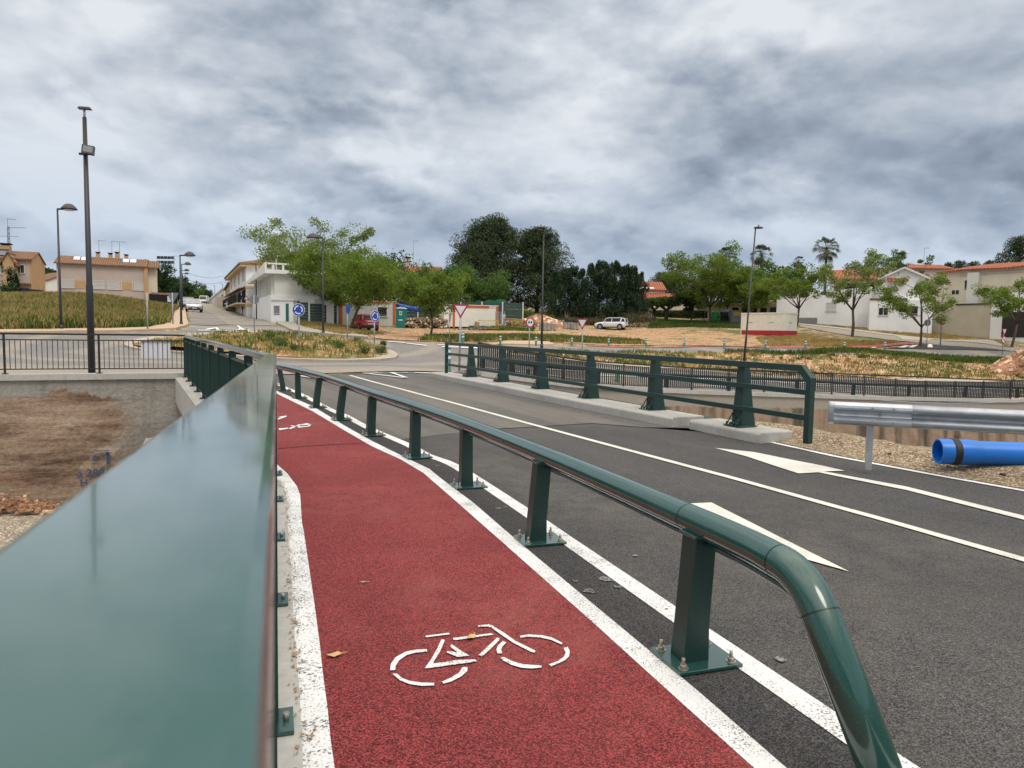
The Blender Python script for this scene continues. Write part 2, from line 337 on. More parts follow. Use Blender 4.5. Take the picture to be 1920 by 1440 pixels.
def mat_asphalt(name, dark, light, grain=170., dust=(.27, .22, .16), dustamt=.35, pits=0.5, macro=.35, bstr=.5, coarse=1.0, tracks=False, ring=False, con=1.0, trk=1.0):
    m, t, b = newmat(name); g = wpos(t)
    fine = nd(t, 'ShaderNodeTexVoronoi', feature='F1'); fine.inputs['Scale'].default_value = grain; t.links.new(g, fine.inputs['Vector'])
    sepc = nd(t, 'ShaderNodeSeparateColor'); t.links.new(fine.outputs['Color'], sepc.inputs[0])
    nn = noise(t, g, grain * .55, 4, .75)
    k = mth(t, 'MULTIPLY', sepc.outputs[0], .62); k = mth(t, 'ADD', k, mth(t, 'MULTIPLY', nn.outputs[0], .48))
    base = ramp_(t, k, [(.28, tuple(c * (1 - .82 * con) for c in dark)), (.44, tuple(c * (1 - .3 * con) for c in dark)), (.60, light), (.80, tuple(min(1, c * (1 + 1.3 * con)) for c in light))])
    big = noise(t, g, .55, 6, .6, .4); bf = ramp_(t, big.outputs[0], [(.36, (0, 0, 0)), (.68, (1, 1, 1))])
    mid = noise(t, g, 3.5, 5, .65)
    base = mixc(t, mth(t, 'MULTIPLY', bf, macro), base, tuple(c * .62 for c in dark))
    df = mth(t, 'MULTIPLY', mth(t, 'MULTIPLY', ramp_(t, mid.outputs[0], [(.40, (0, 0, 0)), (.72, (1, 1, 1))]), ramp_(t, noise(t, g, .23, 4, .6).outputs[0], [(.42, (0, 0, 0)), (.66, (1, 1, 1))])), dustamt)
    base = mixc(t, df, base, dust)
    if tracks:      # paler, dusty wheel paths that run along the carriageway
        rot = nd(t, 'ShaderNodeVectorRotate', rotation_type='Z_AXIS'); t.links.new(g, rot.inputs['Vector']); rot.inputs['Angle'].default_value = -math.atan2(.473, 1.0)
        st_ = noise(t, vscale(t, rot.outputs[0], (1.1, .06, 1)), 1.0, 4, .6); st2 = noise(t, vscale(t, rot.outputs[0], (14, .5, 1)), 1.0, 3, .6)
        ff = mth(t, 'MULTIPLY', ramp_(t, st_.outputs[0], [(.42, (0, 0, 0)), (.62, (1, 1, 1))]), mth(t, 'ADD', mth(t, 'MULTIPLY', st2.outputs[0], .5), .2))
        base = mixc(t, mth(t, 'MULTIPLY', ff, trk), base, (.20, .185, .16))
    if ring:        # tan dust polished into bands that follow the roundabout
        vd = nd(t, 'ShaderNodeVectorMath', operation='DISTANCE'); fl_ = vscale(t, g, (1, 1, 0)); t.links.new(fl_, vd.inputs[0]); vd.inputs[1].default_value = (-13.3, 39, 0)
        r_ = mth(t, 'ADD', vd.outputs['Value'], mth(t, 'MULTIPLY', noise(t, g, .3, 3).outputs[0], 1.6))
        n9 = mth(t, 'SINE', mth(t, 'MULTIPLY', r_, 2.1)); fb = mth(t, 'MULTIPLY', ramp_(t, n9, [(.1, (0, 0, 0)), (1, (1, 1, 1))]), .42)
        outer = ramp_(t, mth(t, 'DIVIDE', r_, 30.), [(0, (0, 0, 0)), (.50, (0, 0, 0)), (.57, (1, 1, 1)), (.66, (1, 1, 1)), (.75, (0, 0, 0))])
        fb = mth(t, 'MAXIMUM', fb, mth(t, 'MULTIPLY', outer, mth(t, 'ADD', mth(t, 'MULTIPLY', mid.outputs[0], .7), .2)))
        base = mixc(t, fb, base, (.36, .30, .23))
    t.links.new(base, b.inputs['Base Color']); b.inputs['Roughness'].default_value = .86; b.inputs['Specular IOR Level'].default_value = .35
    hh = mth(t, 'ADD', nn.outputs[0], mth(t, 'MULTIPLY', fine.outputs['Distance'], -.8))
    bump(t, b, hh, bstr, .006 * coarse)
    return m
def mat_paint_line(name, col=(.74, .75, .74), wear=.30, grain=150., under=(.05, .05, .05), lo=.30):
    m, t, b = newmat(name); g = wpos(t)
    nn = noise(t, g, grain * .6, 4, .7); n2 = noise(t, g, 5., 4, .6)
    k = mth(t, 'ADD', mth(t, 'MULTIPLY', nn.outputs[0], 1.0), mth(t, 'MULTIPLY', n2.outputs[0], .35))
    f = ramp_(t, k, [(lo + wear * .5, (1, 1, 1)), (lo + wear * .5 + .06, (0, 0, 0))])
    n3 = noise(t, g, 1.6, 4, .6)
    cc = mixc(t, ramp_(t, n3.outputs[0], [(.4, (0, 0, 0)), (.75, (1, 1, 1))]), col, tuple(c * .82 for c in col))
    t.links.new(mixc(t, f, cc, under), b.inputs['Base Color']); b.inputs['Roughness'].default_value = .7
    bump(t, b, nn.outputs[0], .35, .004)
    return m
def mat_soil(name, c1, c2, c3, green=(.055, .085, .02), gamt=.5, gscale=.35, pebble=22., peb=.6, sc=1.0):
    m, t, b = newmat(name); g = wpos(t)
    n_a = noise(t, g, .8 * sc, 7, .65, .3); n_b = noise(t, g, 5. * sc, 6, .7); n_c = noise(t, g, gscale, 6, .68, .6)
    col = ramp_(t, mth(t, 'ADD', mth(t, 'MULTIPLY', n_a.outputs[0], .6), mth(t, 'MULTIPLY', n_b.outputs[0], .4)), [(.36, c1), (.5, c2), (.64, c3)])
    v = nd(t, 'ShaderNodeTexVoronoi', feature='F1'); v.inputs['Scale'].default_value = pebble; t.links.new(g, v.inputs['Vector'])
    sc_ = nd(t, 'ShaderNodeSeparateColor'); t.links.new(v.outputs['Color'], sc_.inputs[0])
    pf = ramp_(t, sc_.outputs[0], [(1 - .3 * peb, (0, 0, 0)), (1 - .3 * peb + .04, (1, 1, 1))])
    col = mixc(t, mth(t, 'MULTIPLY', pf, peb), col, tuple(min(1, c * 1.7 + .06) for c in c3))
    col = mixc(t, ramp_(t, sc_.outputs[1], [(.0, (.4,) * 3), (.22, (0, 0, 0))]), col, tuple(c * .4 for c in c1))
    if gamt > 0:
        gf = ramp_(t, mth(t, 'ADD', n_c.outputs[0], mth(t, 'MULTIPLY', n_b.outputs[0], .3)), [(.78 - .25 * gamt, (0, 0, 0)), (.84 - .25 * gamt, (.85,) * 3)])
        col = mixc(t, gf, col, mixc(t, n_b.outputs[0], green, tuple(c * 1.9 for c in green)))
    t.links.new(col, b.inputs['Base Color']); b.inputs['Roughness'].default_value = .95; b.inputs['Specular IOR Level'].default_value = .15
    bump(t, b, mth(t, 'ADD', n_b.outputs[0], mth(t, 'MULTIPLY', v.outputs['Distance'], -.5)), .7, .05)
    return m
def mat_concrete(name, c=(.33, .315, .285), stain=(.16, .13, .10), board=False, amt=.4, sc=1.0):
    m, t, b = newmat(name); g = wpos(t)
    n_a = noise(t, g, .9 * sc, 7, .65, .3); n_b = noise(t, g, 14. * sc, 5, .7)
    col = mixc(t, ramp_(t, n_b.outputs[0], [(.3, (0, 0, 0)), (.7, (1, 1, 1))]), tuple(x * .84 for x in c), tuple(min(1, x * 1.1) for x in c))
    col = mixc(t, mth(t, 'MULTIPLY', ramp_(t, n_a.outputs[0], [(.45, (0, 0, 0)), (.72, (1, 1, 1))]), amt), col, stain)
    sv = noise(t, vscale(t, g, (3, 3, .25)), 1.2, 5, .6); col = mixc(t, mth(t, 'MULTIPLY', ramp_(t, sv.outputs[0], [(.55, (0, 0, 0)), (.75, (1, 1, 1))]), amt), col, stain)
    t.links.new(col, b.inputs['Base Color']); b.inputs['Roughness'].default_value = .9; b.inputs['Specular IOR Level'].default_value = .25
    bump(t, b, n_b.outputs[0], .3, .01)
    return m
def mat_ravine_wall(name):
    """board-marked concrete band on top, brown stained and eroded face below"""
    m, t, b = newmat(name); g = wpos(t); s = nd(t, 'ShaderNodeSeparateXYZ'); t.links.new(g, s.inputs[0])
    tcn = nd(t, 'ShaderNodeTexCoord'); so = nd(t, 'ShaderNodeSeparateXYZ'); t.links.new(tcn.outputs['UV'], so.inputs[0])   # U metres along, V metres below the coping
    cb = nd(t, 'ShaderNodeCombineXYZ'); t.links.new(so.outputs[0], cb.inputs[0]); t.links.new(so.outputs[1], cb.inputs[1]); uv = cb.outputs[0]
    n_a = noise(t, uv, .55, 8, .66, .5); n_l = noise(t, vscale(t, uv, (.5, 3.2, 1)), .9, 8, .7, .3); n_f = noise(t, uv, 9, 6, .7); n_v = noise(t, vscale(t, uv, (1.6, .12, 1)), 1., 5, .6)
    brown = ramp_(t, mth(t, 'ADD', mth(t, 'MULTIPLY', n_l.outputs[0], .7), mth(t, 'MULTIPLY', n_f.outputs[0], .3)), [(.34, (.06, .038, .026)), (.44, (.20, .135, .095)), (.53, (.33, .24, .175)), (.63, (.46, .37, .28))])
    ochre = mixc(t, ramp_(t, n_a.outputs[0], [(.54, (0, 0, 0)), (.70, (.6,) * 3)]), brown, (.38, .21, .11))
    con = mixc(t, ramp_(t, n_f.outputs[0], [(.3, (0, 0, 0)), (.7, (1, 1, 1))]), (.25, .235, .205), (.38, .36, .32))
    con = mixc(t, mth(t, 'MULTIPLY', ramp_(t, n_v.outputs[0], [(.52, (0, 0, 0)), (.7, (1, 1, 1))]), .55), con, (.13, .105, .08))
    fr = mth(t, 'FRACT', mth(t, 'MULTIPLY', so.outputs[1], 2.4)); bl = ramp_(t, fr, [(.0, (1, 1, 1)), (.04, (0, 0, 0))]); ochre = mixc(t, mth(t, 'MULTIPLY', bl, .35), ochre, (.5, .4, .3))
    lim = mth(t, 'ADD', so.outputs[1], mth(t, 'MULTIPLY', mth(t, 'SUBTRACT', n_a.outputs[0], .5), 1.5))
    # concrete also shows near the bridge end of the left wall (U between 0 and 3.4 m)
    u1 = mth(t, 'ADD', so.outputs[0], mth(t, 'MULTIPLY', mth(t, 'SUBTRACT', n_a.outputs[0], .5), 3.0))
    f_top = ramp_(t, lim, [(.0, (0, 0, 0)), (.40, (0, 0, 0)), (.47, (1, 1, 1))])
    f_u = ramp_(t, mth(t, 'DIVIDE', u1, 10.), [(0, (0, 0, 0)), (.10, (0, 0, 0)), (.20, (1, 1, 1))])
    f = mth(t, 'MULTIPLY', f_top, f_u)
    t.links.new(mixc(t, f, con, ochre), b.inputs['Base Color']); b.inputs['Roughness'].default_value = .95; b.inputs['Specular IOR Level'].default_value = .2
    bump(t, b, mth(t, 'ADD', n_f.outputs[0], n_l.outputs[0]), .8, .05)
    return m
def mat_streak_wall(name):
    m, t, b = newmat(name); tcn = nd(t, 'ShaderNodeTexCoord'); so = nd(t, 'ShaderNodeSeparateXYZ'); t.links.new(tcn.outputs['UV'], so.inputs[0])
    cb = nd(t, 'ShaderNodeCombineXYZ'); t.links.new(so.outputs[0], cb.inputs[0]); t.links.new(so.outputs[1], cb.inputs[1]); uv = cb.outputs[0]
    n_f = noise(t, uv, 5, 6, .7); n_v = noise(t, vscale(t, uv, (.75, .07, 1)), 1.2, 5, .55, .2); n_h = noise(t, vscale(t, uv, (.2, 2.2, 1)), 1., 5, .6)
    base = mixc(t, n_h.outputs[0], (.36, .27, .19), (.27, .19, .13)); base = mixc(t, ramp_(t, n_f.outputs[0], [(.35, (0, 0, 0)), (.7, (.6,) * 3)]), base, (.20, .135, .09))
    base = mixc(t, ramp_(t, n_v.outputs[0], [(.50, (0, 0, 0)), (.62, (.9,) * 3)]), base, (.065, .048, .036))
    f = ramp_(t, mth(t, 'ADD', so.outputs[1], mth(t, 'MULTIPLY', mth(t, 'SUBTRACT', n_f.outputs[0], .5), .3)), [(0, (0, 0, 0)), (.62, (0, 0, 0)), (.72, (1, 1, 1))])
    t.links.new(mixc(t, f, mixc(t, n_f.outputs[0], (.36, .33, .28), (.27, .24, .20)), base), b.inputs['Base Color']); b.inputs['Roughness'].default_value = .95
    bump(t, b, n_f.outputs[0], .5, .04); return m
def mat_tile(name, c1, c2, freq=4.0, ang=0.0):
    """clay roof tiles: rows of barrels down the slope (generated from local coordinates)"""
    m, t, b = newmat(name); tcn = nd(t, 'ShaderNodeTexCoord'); s = nd(t, 'ShaderNodeSeparateXYZ'); t.links.new(tcn.outputs['Object'], s.inputs[0])
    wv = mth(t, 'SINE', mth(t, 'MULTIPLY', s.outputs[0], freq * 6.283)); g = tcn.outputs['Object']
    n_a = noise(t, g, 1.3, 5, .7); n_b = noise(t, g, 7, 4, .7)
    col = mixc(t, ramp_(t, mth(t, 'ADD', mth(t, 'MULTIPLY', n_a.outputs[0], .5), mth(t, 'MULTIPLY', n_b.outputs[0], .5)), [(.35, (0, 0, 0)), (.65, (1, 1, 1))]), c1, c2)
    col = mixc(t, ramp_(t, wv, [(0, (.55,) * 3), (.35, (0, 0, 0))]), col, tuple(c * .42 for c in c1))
    t.links.new(col, b.inputs['Base Color']); b.inputs['Roughness'].default_value = .85; bump(t, b, wv, .8, .08); return m
def mat_leaf(name, c1, c2, c3, sc=.7, trans=.35):
    m, t, b = newmat(name); g = wpos(t)
    n_a = noise(t, g, sc, 4, .7); n_b = noise(t, g, sc * 9, 3, .7)
    k = mth(t, 'ADD', mth(t, 'MULTIPLY', n_a.outputs[0], .5), mth(t, 'MULTIPLY', n_b.outputs[0], .5))
    col = ramp_(t, k, [(.34, c1), (.5, c2), (.68, c3)])
    t.links.new(col, b.inputs['Base Color']); b.inputs['Roughness'].default_value = .6; b.inputs['Specular IOR Level'].default_value = .3
    tr = nd(t, 'ShaderNodeBsdfTranslucent'); t.links.new(col, tr.inputs[0]); mx_ = nd(t, 'ShaderNodeMixShader'); mx_.inputs[0].default_value = trans
    t.links.new(b.outputs[0], mx_.inputs[1]); t.links.new(tr.outputs[0], mx_.inputs[2]); t.links.new(mx_.outputs[0], t.nodes['Material Output'].inputs[0]); return m
def mat_green_paint(name, base=(.004, .030, .024), rough=.22):
    m, t, b = newmat(name); g = wpos(t)
    n_a = noise(t, g, 4, 5, .6); n_b = noise(t, g, 45, 4, .7)
    t.links.new(mixc(t, n_a.outputs[0], base, tuple(c * 1.5 for c in base)), b.inputs['Base Color'])
    sp_ = noise(t, g, 130, 3, .7); dsf = mth(t, 'MULTIPLY', ramp_(t, sp_.outputs[0], [(.60, (0, 0, 0)), (.70, (1, 1, 1))]), ramp_(t, noise(t, g, 2.2, 4, .6).outputs[0], [(.42, (.05,) * 3), (.65, (.55,) * 3)]))
    t.links.new(mixc(t, dsf, mixc(t, n_a.outputs[0], base, tuple(c * 1.5 for c in base)), (.17, .165, .14)), b.inputs['Base Color'])
    rr = mth(t, 'ADD', mth(t, 'MULTIPLY', ramp_(t, n_a.outputs[0], [(.3, (0, 0, 0)), (.75, (1, 1, 1))]), .14), rough - .05); t.links.new(rr, b.inputs['Roughness'])
    b.inputs['Specular IOR Level'].default_value = .55
    b.inputs['Coat Weight'].default_value = .5 if rough < .3 else 0; b.inputs['Coat Roughness'].default_value = .06
    bump(t, b, n_b.outputs[0], .045, .002); return m
M = {}
M['asphalt'] = mat_asphalt('asphalt', (.034, .034, .035), (.063, .062, .062), grain=215., dustamt=.3, bstr=.6, con=.9, tracks=True, trk=.22)
M['asphalt_deck'] = mat_asphalt('bridge_asphalt', (.062, .060, .057), (.105, .102, .096), grain=215., dustamt=.35, bstr=.4, tracks=True, con=.5)
M['asphalt_new'] = mat_asphalt('fresh_asphalt', (.030, .029, .030), (.048, .046, .046), grain=215., dustamt=.10)
M['asphalt_far'] = mat_asphalt('worn_asphalt', (.13, .126, .12), (.21, .205, .195), grain=60, dustamt=.6, macro=.3, ring=True, con=.3, bstr=.15)
M['asphalt_old'] = mat_asphalt('old_pale_road', (.22, .20, .165), (.28, .255, .21), grain=40, dustamt=.5, macro=.3, con=.3, bstr=.15)
M['red'] = mat_asphalt('red_lane', (.140, .018, .019), (.215, .033, .034), grain=215, dust=(.34, .105, .09), dustamt=.85, macro=.38, bstr=.6, con=.85)
M['red_far'] = mat_asphalt('red_crossing', (.25, .06, .05), (.34, .09, .08), grain=40, dustamt=.2)
M['line'] = mat_paint_line('white_road_paint', wear=.50, grain=190.)
M['line_rough'] = mat_paint_line('rough_white_road_paint', wear=.54, grain=150., under=(.03, .03, .03))
M['line_cream'] = mat_paint_line('cream_road_paint', (.64, .635, .57), wear=.42, grain=190.)
M['line_far'] = mat_basic('white_marking', (.72, .72, .70), .7, .15)
M['soil'] = mat_soil('orange_soil', (.24, .125, .065), (.36, .215, .12), (.47, .32, .195), gamt=.35, gscale=.5, pebble=7)
M['soil_isl'] = mat_soil('weedy_soil', (.25, .115, .06), (.35, .19, .10), (.46, .29, .165), gamt=.55, gscale=.9, pebble=9)
M['ground'] = mat_soil('dirt_ground', (.20, .125, .07), (.30, .20, .115), (.42, .31, .20), gamt=.5, gscale=.18, pebble=5)
M['gravel'] = mat_soil('gravel', (.17, .12, .075), (.24, .18, .12), (.35, .28, .19), gamt=0, pebble=62., peb=.9, sc=3)
M['gravel_bed'] = mat_soil('riverbed_gravel', (.20, .165, .12), (.28, .235, .18), (.38, .33, .26), gamt=0, pebble=34., peb=.8, sc=2.5)
M['concrete'] = mat_concrete('concrete'); M['concrete_lt'] = mat_concrete('pale_concrete', (.44, .43, .40), (.22, .20, .17), amt=.3)
M['concrete_curb'] = mat_concrete('kerb_concrete', (.40, .36, .30), (.30, .17, .10), amt=.45)
M['sidewalk'] = mat_concrete('dusty_paving', (.47, .37, .27), (.40, .22, .12), amt=.45)
M['sidewalk_grey'] = mat_concrete('grey_paving', (.37, .34, .29), (.25, .2, .15), amt=.3)
M['wallr'] = mat_ravine_wall('ravine_wall')
M['wallr2'] = mat_streak_wall('streaked_ravine_wall')
M['green'] = mat_green_paint('green_gloss_paint', (.010, .053, .043), .16); M['green_post'] = mat_green_paint('green_satin_paint', (.004, .028, .023), .42); M['green_far'] = mat_green_paint('green_paint', (.005, .030, .025), .45)
M['black'] = mat_basic('black_paint', (.012, .015, .015), .4, .2); M['dark_pole'] = mat_basic('dark_grey_pole', (.022, .022, .026), .45, .2)
M['galv'] = mat_basic('galvanised_steel', (.50, .53, .56), .38, .25, 5, metal=.75); M['galv_pole'] = mat_basic('galvanised_pole', (.34, .37, .39), .5, .2, 5, metal=.3)
M['bolt'] = mat_basic('zinc_bolt', (.42, .38, .32), .4, .35, 60, metal=.7); M['rust'] = mat_basic('rust', (.18, .07, .03), .9, .3, 40)
M['blue_pipe'] = mat_basic('blue_plastic', (.004, .16, .60), .38, .12, 3); M['rubber'] = mat_basic('black_rubber', (.012, .012, .014), .6)
M['white'] = mat_basic('white_render', (.74, .74, .725), .85, .10, .5, bmp=.2); M['white2'] = mat_basic('offwhite_render', (.66, .65, .60), .85, .12, .6, bmp=.2)
M['cream'] = mat_basic('cream_render', (.50, .435, .35), .85, .10, .5, bmp=.2); M['beige'] = mat_basic('beige_render', (.66, .60, .47), .85, .12, .5, bmp=.2)
M['beige_dk'] = mat_basic('beige_grey_render', (.46, .42, .32), .88, .12, .6, bmp=.3); M['pinkish'] = mat_basic('pale_pink_render', (.46, .385, .335), .85, .08, .5, bmp=.1)
M['orange_wall'] = mat_basic('ochre_render', (.47, .30, .15), .85, .1, .5, bmp=.1); M['yellow_trim'] = mat_basic('yellow_trim', (.55, .43, .24), .8, .1)
M['white_frame'] = mat_basic('white_frame', (.62, .62, .60), .6, .05); M['shutter'] = mat_basic('roller_shutter', (.46, .47, .45), .6, .1, 8)
M['glass'] = mat_basic('dark_glass', (.02, .024, .03), .12, .3, 1); M['dark'] = mat_basic('dark_opening', (.02, .018, .016), .8)
M['tile'] = mat_tile('brown_roof_tiles', (.20, .095, .045), (.31, .165, .08), 3.2); M['tile_red'] = mat_tile('red_roof_tiles', (.30, .07, .028), (.47, .15, .065), 2.2)
M['orange'] = mat_basic('orange_steel', (.52, .115, .025), .5, .15); M['cabin'] = mat_basic('grey_cabin_panel', (.56, .55, .51), .6, .1, 2)
M['cabin_w'] = mat_basic('cream_cabin_panel', (.76, .74, .63), .55, .08, 2); M['cabin_red'] = mat_basic('red_skirt', (.42, .02, .025), .5, .1)
M['teal'] = mat_basic('teal_plastic', (.01, .20, .165), .45, .1, 3); M['tarp'] = mat_basic('blue_tarpaulin', (.01, .09, .46), .45, .25, 4)
M['panel_green'] = mat_basic('green_panels', (.028, .060, .050), .7, .2, 3); M['net_green'] = mat_basic('green_netting', (.02, .16, .09), .8, .2, 3)
M['stone'] = mat_soil('rubble', (.12, .075, .045), (.24, .175, .11), (.38, .31, .23), gamt=0, pebble=4., peb=.9, sc=2)
M['rock_or'] = mat_soil('orange_rubble', (.24, .11, .06), (.36, .20, .12), (.48, .33, .22), gamt=0, pebble=3., peb=.7, sc=1.5)
M['paver'] = mat_basic('grey_pavers', (.30, .30, .29), .85, .3, 6); M['yellow'] = mat_basic('yellow_paint', (.52, .34, .05), .5, .15)
M['wood'] = mat_basic('wood', (.30, .20, .11), .8, .3, 6); M['bark'] = mat_basic('bark', (.095, .070, .052), .95, .35, 6, bmp=.5); M['bark_dk'] = mat_basic('dark_bark', (.045, .034, .026), .95, .3, 6)
M['car_red'] = mat_basic('red_car_paint', (.42, .022, .028), .3, .03, 1, coat=.8); M['car_white'] = mat_basic('white_car_paint', (.66, .67, .67), .3, .02, 1, coat=.8)
M['car_grey'] = mat_basic('grey_car_paint', (.25, .27, .30), .3, .02, 1, coat=.8); M['plastic'] = mat_basic('black_trim', (.018, .018, .02), .6); M['tyre'] = mat_basic('tyre', (.014, .014, .014), .85)
M['rim'] = mat_basic('alloy', (.35, .36, .37), .35, .1, metal=.6); M['tail'] = mat_basic('red_lens', (.35, .01, .01), .25); M['head'] = mat_basic('clear_lens', (.5, .52, .55), .15); M['plate'] = mat_basic('plate', (.6, .6, .58), .5)
M['sign_blue'] = mat_basic('blue_sign', (.008, .06, .34), .4, .05); M['sign_red'] = mat_basic('red_sign', (.42, .012, .035), .4, .05); M['sign_white'] = mat_basic('white_sign', (.66, .68, .72), .45, .05)
M['sign_black'] = mat_basic('black_sign', (.015, .015, .02), .5); M['sign_back'] = mat_basic('grey_sign_back', (.17, .185, .20), .6, .1); M['bol_green'] = mat_basic('bollard_green', (.008, .115, .095), .4)
M['igloo'] = mat_basic('green_fibreglass', (.04, .32, .07), .45, .1, 3); M['bin_grey'] = mat_basic('dark_bin', (.03, .035, .04), .5); M['bin_yellow'] = mat_basic('yellow_bin_lid', (.5, .32, .03), .5)
M['grass_dry'] = mat_leaf('dry_grass_blades', (.16, .17, .045), (.42, .30, .11), (.62, .46, .21), .22, .3)
M['grass_green'] = mat_leaf('green_grass_blades', (.045, .085, .018), (.10, .16, .030), (.21, .24, .06), .5, .3)
M['leaf_yg'] = mat_leaf('yellow_green_leaves', (.070, .115, .015), (.145, .215, .028), (.25, .335, .055), .9, .45)
M['leaf_mid'] = mat_leaf('mid_green_leaves', (.038, .085, .018), (.078, .15, .028), (.145, .24, .05), .9, .4)
M['leaf_dk'] = mat_leaf('dark_green_leaves', (.018, .045, .014), (.034, .075, .022), (.065, .125, .036), .9, .3)
M['leaf_pine'] = mat_leaf('pine_needles', (.016, .030, .012), (.042, .066, .024), (.10, .14, .050), 1.1, .2)
M['leaf_cyp'] = mat_leaf('cypress_foliage', (.010, .024, .012), (.028, .056, .024), (.066, .11, .045), 1.1, .2)
M['leaf_pal'] = mat_leaf('pale_young_leaves', (.12, .155, .045), (.20, .26, .07), (.30, .36, .12), .9, .4)
M['leaf_palm'] = mat_leaf('palm_fronds', (.030, .042, .018), (.060, .080, .034), (.11, .13, .06), 1.2, .2)
M['scrub'] = mat_leaf('dry_scrub', (.055, .042, .022), (.10, .085, .042), (.165, .14, .075), .8, .15)
M['skin'] = mat_basic('skin', (.42, .25, .17), .6, .05); M['cl_white'] = mat_basic('white_cloth', (.6, .6, .6), .8); M['cl_black'] = mat_basic('black_cloth', (.015, .015, .018), .85)
M['cl_navy'] = mat_basic('navy_cloth', (.02, .025, .06), .85); M['cl_grey'] = mat_basic('dark_grey_cloth', (.05, .05, .055), .85); M['cl_blue'] = mat_basic('pale_blue_cloth', (.33, .40, .50), .85); M['cl_orange'] = mat_basic('orange_cloth', (.5, .13, .05), .85)
M['hair'] = mat_basic('dark_hair', (.02, .014, .01), .7); M['leaf_fall'] = mat_basic('fallen_leaf', (.55, .38, .16), .7, .2, 40); M['poster'] = mat_basic('white_sheet', (.70, .70, .76), .5, .03)
M['graffiti'] = mat_basic('blue_spray_paint', (.05, .09, .17), .8, .3, 6); M['mosaic'] = mat_basic('speckled_tile', (.22, .21, .21), .6, .6, 14)
M['solar'] = mat_basic('solar_panel', (.02, .03, .06), .15, .1); M['solar_w'] = mat_basic('pale_solar_tank', (.6, .64, .68), .3, .1); M['antenna'] = mat_basic('antenna_metal', (.16, .17, .18), .5)
M['spatter'] = mat_paint_line('dried_spatter', (.30, .295, .27), wear=.75, lo=.30)
M['hill'] = mat_leaf('far_wood', (.02, .03, .014), (.035, .05, .022), (.06, .075, .035), .1, .1)
# ---------------- ground sheet beyond the ravine ----------------
def arr(a, b, s): return list(np.arange(a, b, s))
xs = [-500, -380, -280, -210, -160, -125, -100, -85, -72] + arr(-62, -30, 1.6) + arr(-30, 12, .8) + arr(12, 60, 1.5) + arr(60, 90, 4) + [95, 110, 130, 160, 200, 260, 340, 430, 520]
xs = sorted(set([round(x, 3) for x in xs] + [a for a, b in EDGE if -70 < a < 70]))
ss = [0] + arr(.4, 4, .6) + arr(4, 60, .9) + arr(60, 110, 2.2) + [112, 120, 130, 145, 165, 190, 220, 260, 320, 400, 520, 700, 1000]
pts = np.array([(x, edge_y(x) + s) for s in ss for x in xs]); zz = tps(pts)
far = np.clip((np.hypot(pts[:, 0], pts[:, 1]) - 230) / 120, 0, 1); zz = zz * (1 - far) + 10.0 * far
g = MB(); nx = len(xs)
g.add([(p[0], p[1], z) for p, z in zip(pts, zz)], [(i * nx + j, i * nx + j + 1, (i + 1) * nx + j + 1, (i + 1) * nx + j) for i in range(len(ss) - 1) for j in range(nx - 1)], True)
ground = g.build('ground', M['ground'], recalc=False); tag(ground, kind='structure')
def Hn(x, y): return near_z(y)
def Ht(x, y): return float(tps([(x, y)])[0])
def drape(name, poly, mat, off, cell=1.0, zf=None, skirt=0.0, label=None, kind='structure', parent=None, mound=None, build=True):
    """poly: world XY list. Lays a sheet that follows the terrain, off metres above it."""
    vs = [Vector((p[0], p[1], 0)) for p in poly]; tr = tessellate_polygon([vs])
    bm = bmesh.new(); bv = [bm.verts.new(v) for v in vs]
    for t in tr:
        try: bm.faces.new([bv[i] for i in t])
        except Exception: pass
    x0, x1 = min(v.x for v in vs), max(v.x for v in vs); y0, y1 = min(v.y for v in vs), max(v.y for v in vs)
    for ax, a, b in ((0, x0, x1), (1, y0, y1)):
        k = math.ceil(a / cell) * cell
        while k < b:
            co = Vector((k, 0, 0)) if ax == 0 else Vector((0, k, 0)); no = Vector((1, 0, 0)) if ax == 0 else Vector((0, 1, 0))
            bmesh.ops.bisect_plane(bm, geom=bm.verts[:] + bm.edges[:] + bm.faces[:], plane_co=co, plane_no=no, dist=1e-5); k += cell
    bm.verts.ensure_lookup_table()
    co = np.array([(v.co.x, v.co.y) for v in bm.verts])
    if zf is None: z = tps(co)
    else: z = np.array([zf(x, y) for x, y in co])
    if mound is not None: z = z + np.array([mound(x, y) for x, y in co])
    for v, q in zip(bm.verts, z): v.co.z = q + off
    if skirt:
        be = [e for e in bm.edges if e.is_boundary]
        r = bmesh.ops.extrude_edge_only(bm, edges=be)
        for v in [q for q in r['geom'] if isinstance(q, bmesh.types.BMVert)]: v.co.z -= skirt
    bmesh.ops.recalc_face_normals(bm, faces=bm.faces)
    me = bpy.data.meshes.new(name); bm.to_mesh(me); bm.free()
    # make faces point up
    if len(me.polygons):
        big = max(me.polygons, key=lambda p: p.area)
        if big.normal.z < 0: me.flip_normals()
    me.materials.append(mat); o = bpy.data.objects.new(name, me); C.objects.link(o)
    if kind: o['kind'] = kind
    if parent: o.parent = parent
    return o
def Gs(pxs, h=0.0): return [(q.x, q.y) for q in (G(a, b, h) for a, b in pxs)]
def ribbon(pts, w):
    pts = [Vector((p[0], p[1])) for p in pts]; L_, R_ = [], []
    for i, p in enumerate(pts):
        t = (pts[min(i + 1, len(pts) - 1)] - pts[max(i - 1, 0)]).normalized(); nn = Vector((-t.y, t.x)) * (w / 2)
        L_.append(p + nn); R_.append(p - nn)
    return [tuple(p) for p in L_ + R_[::-1]]
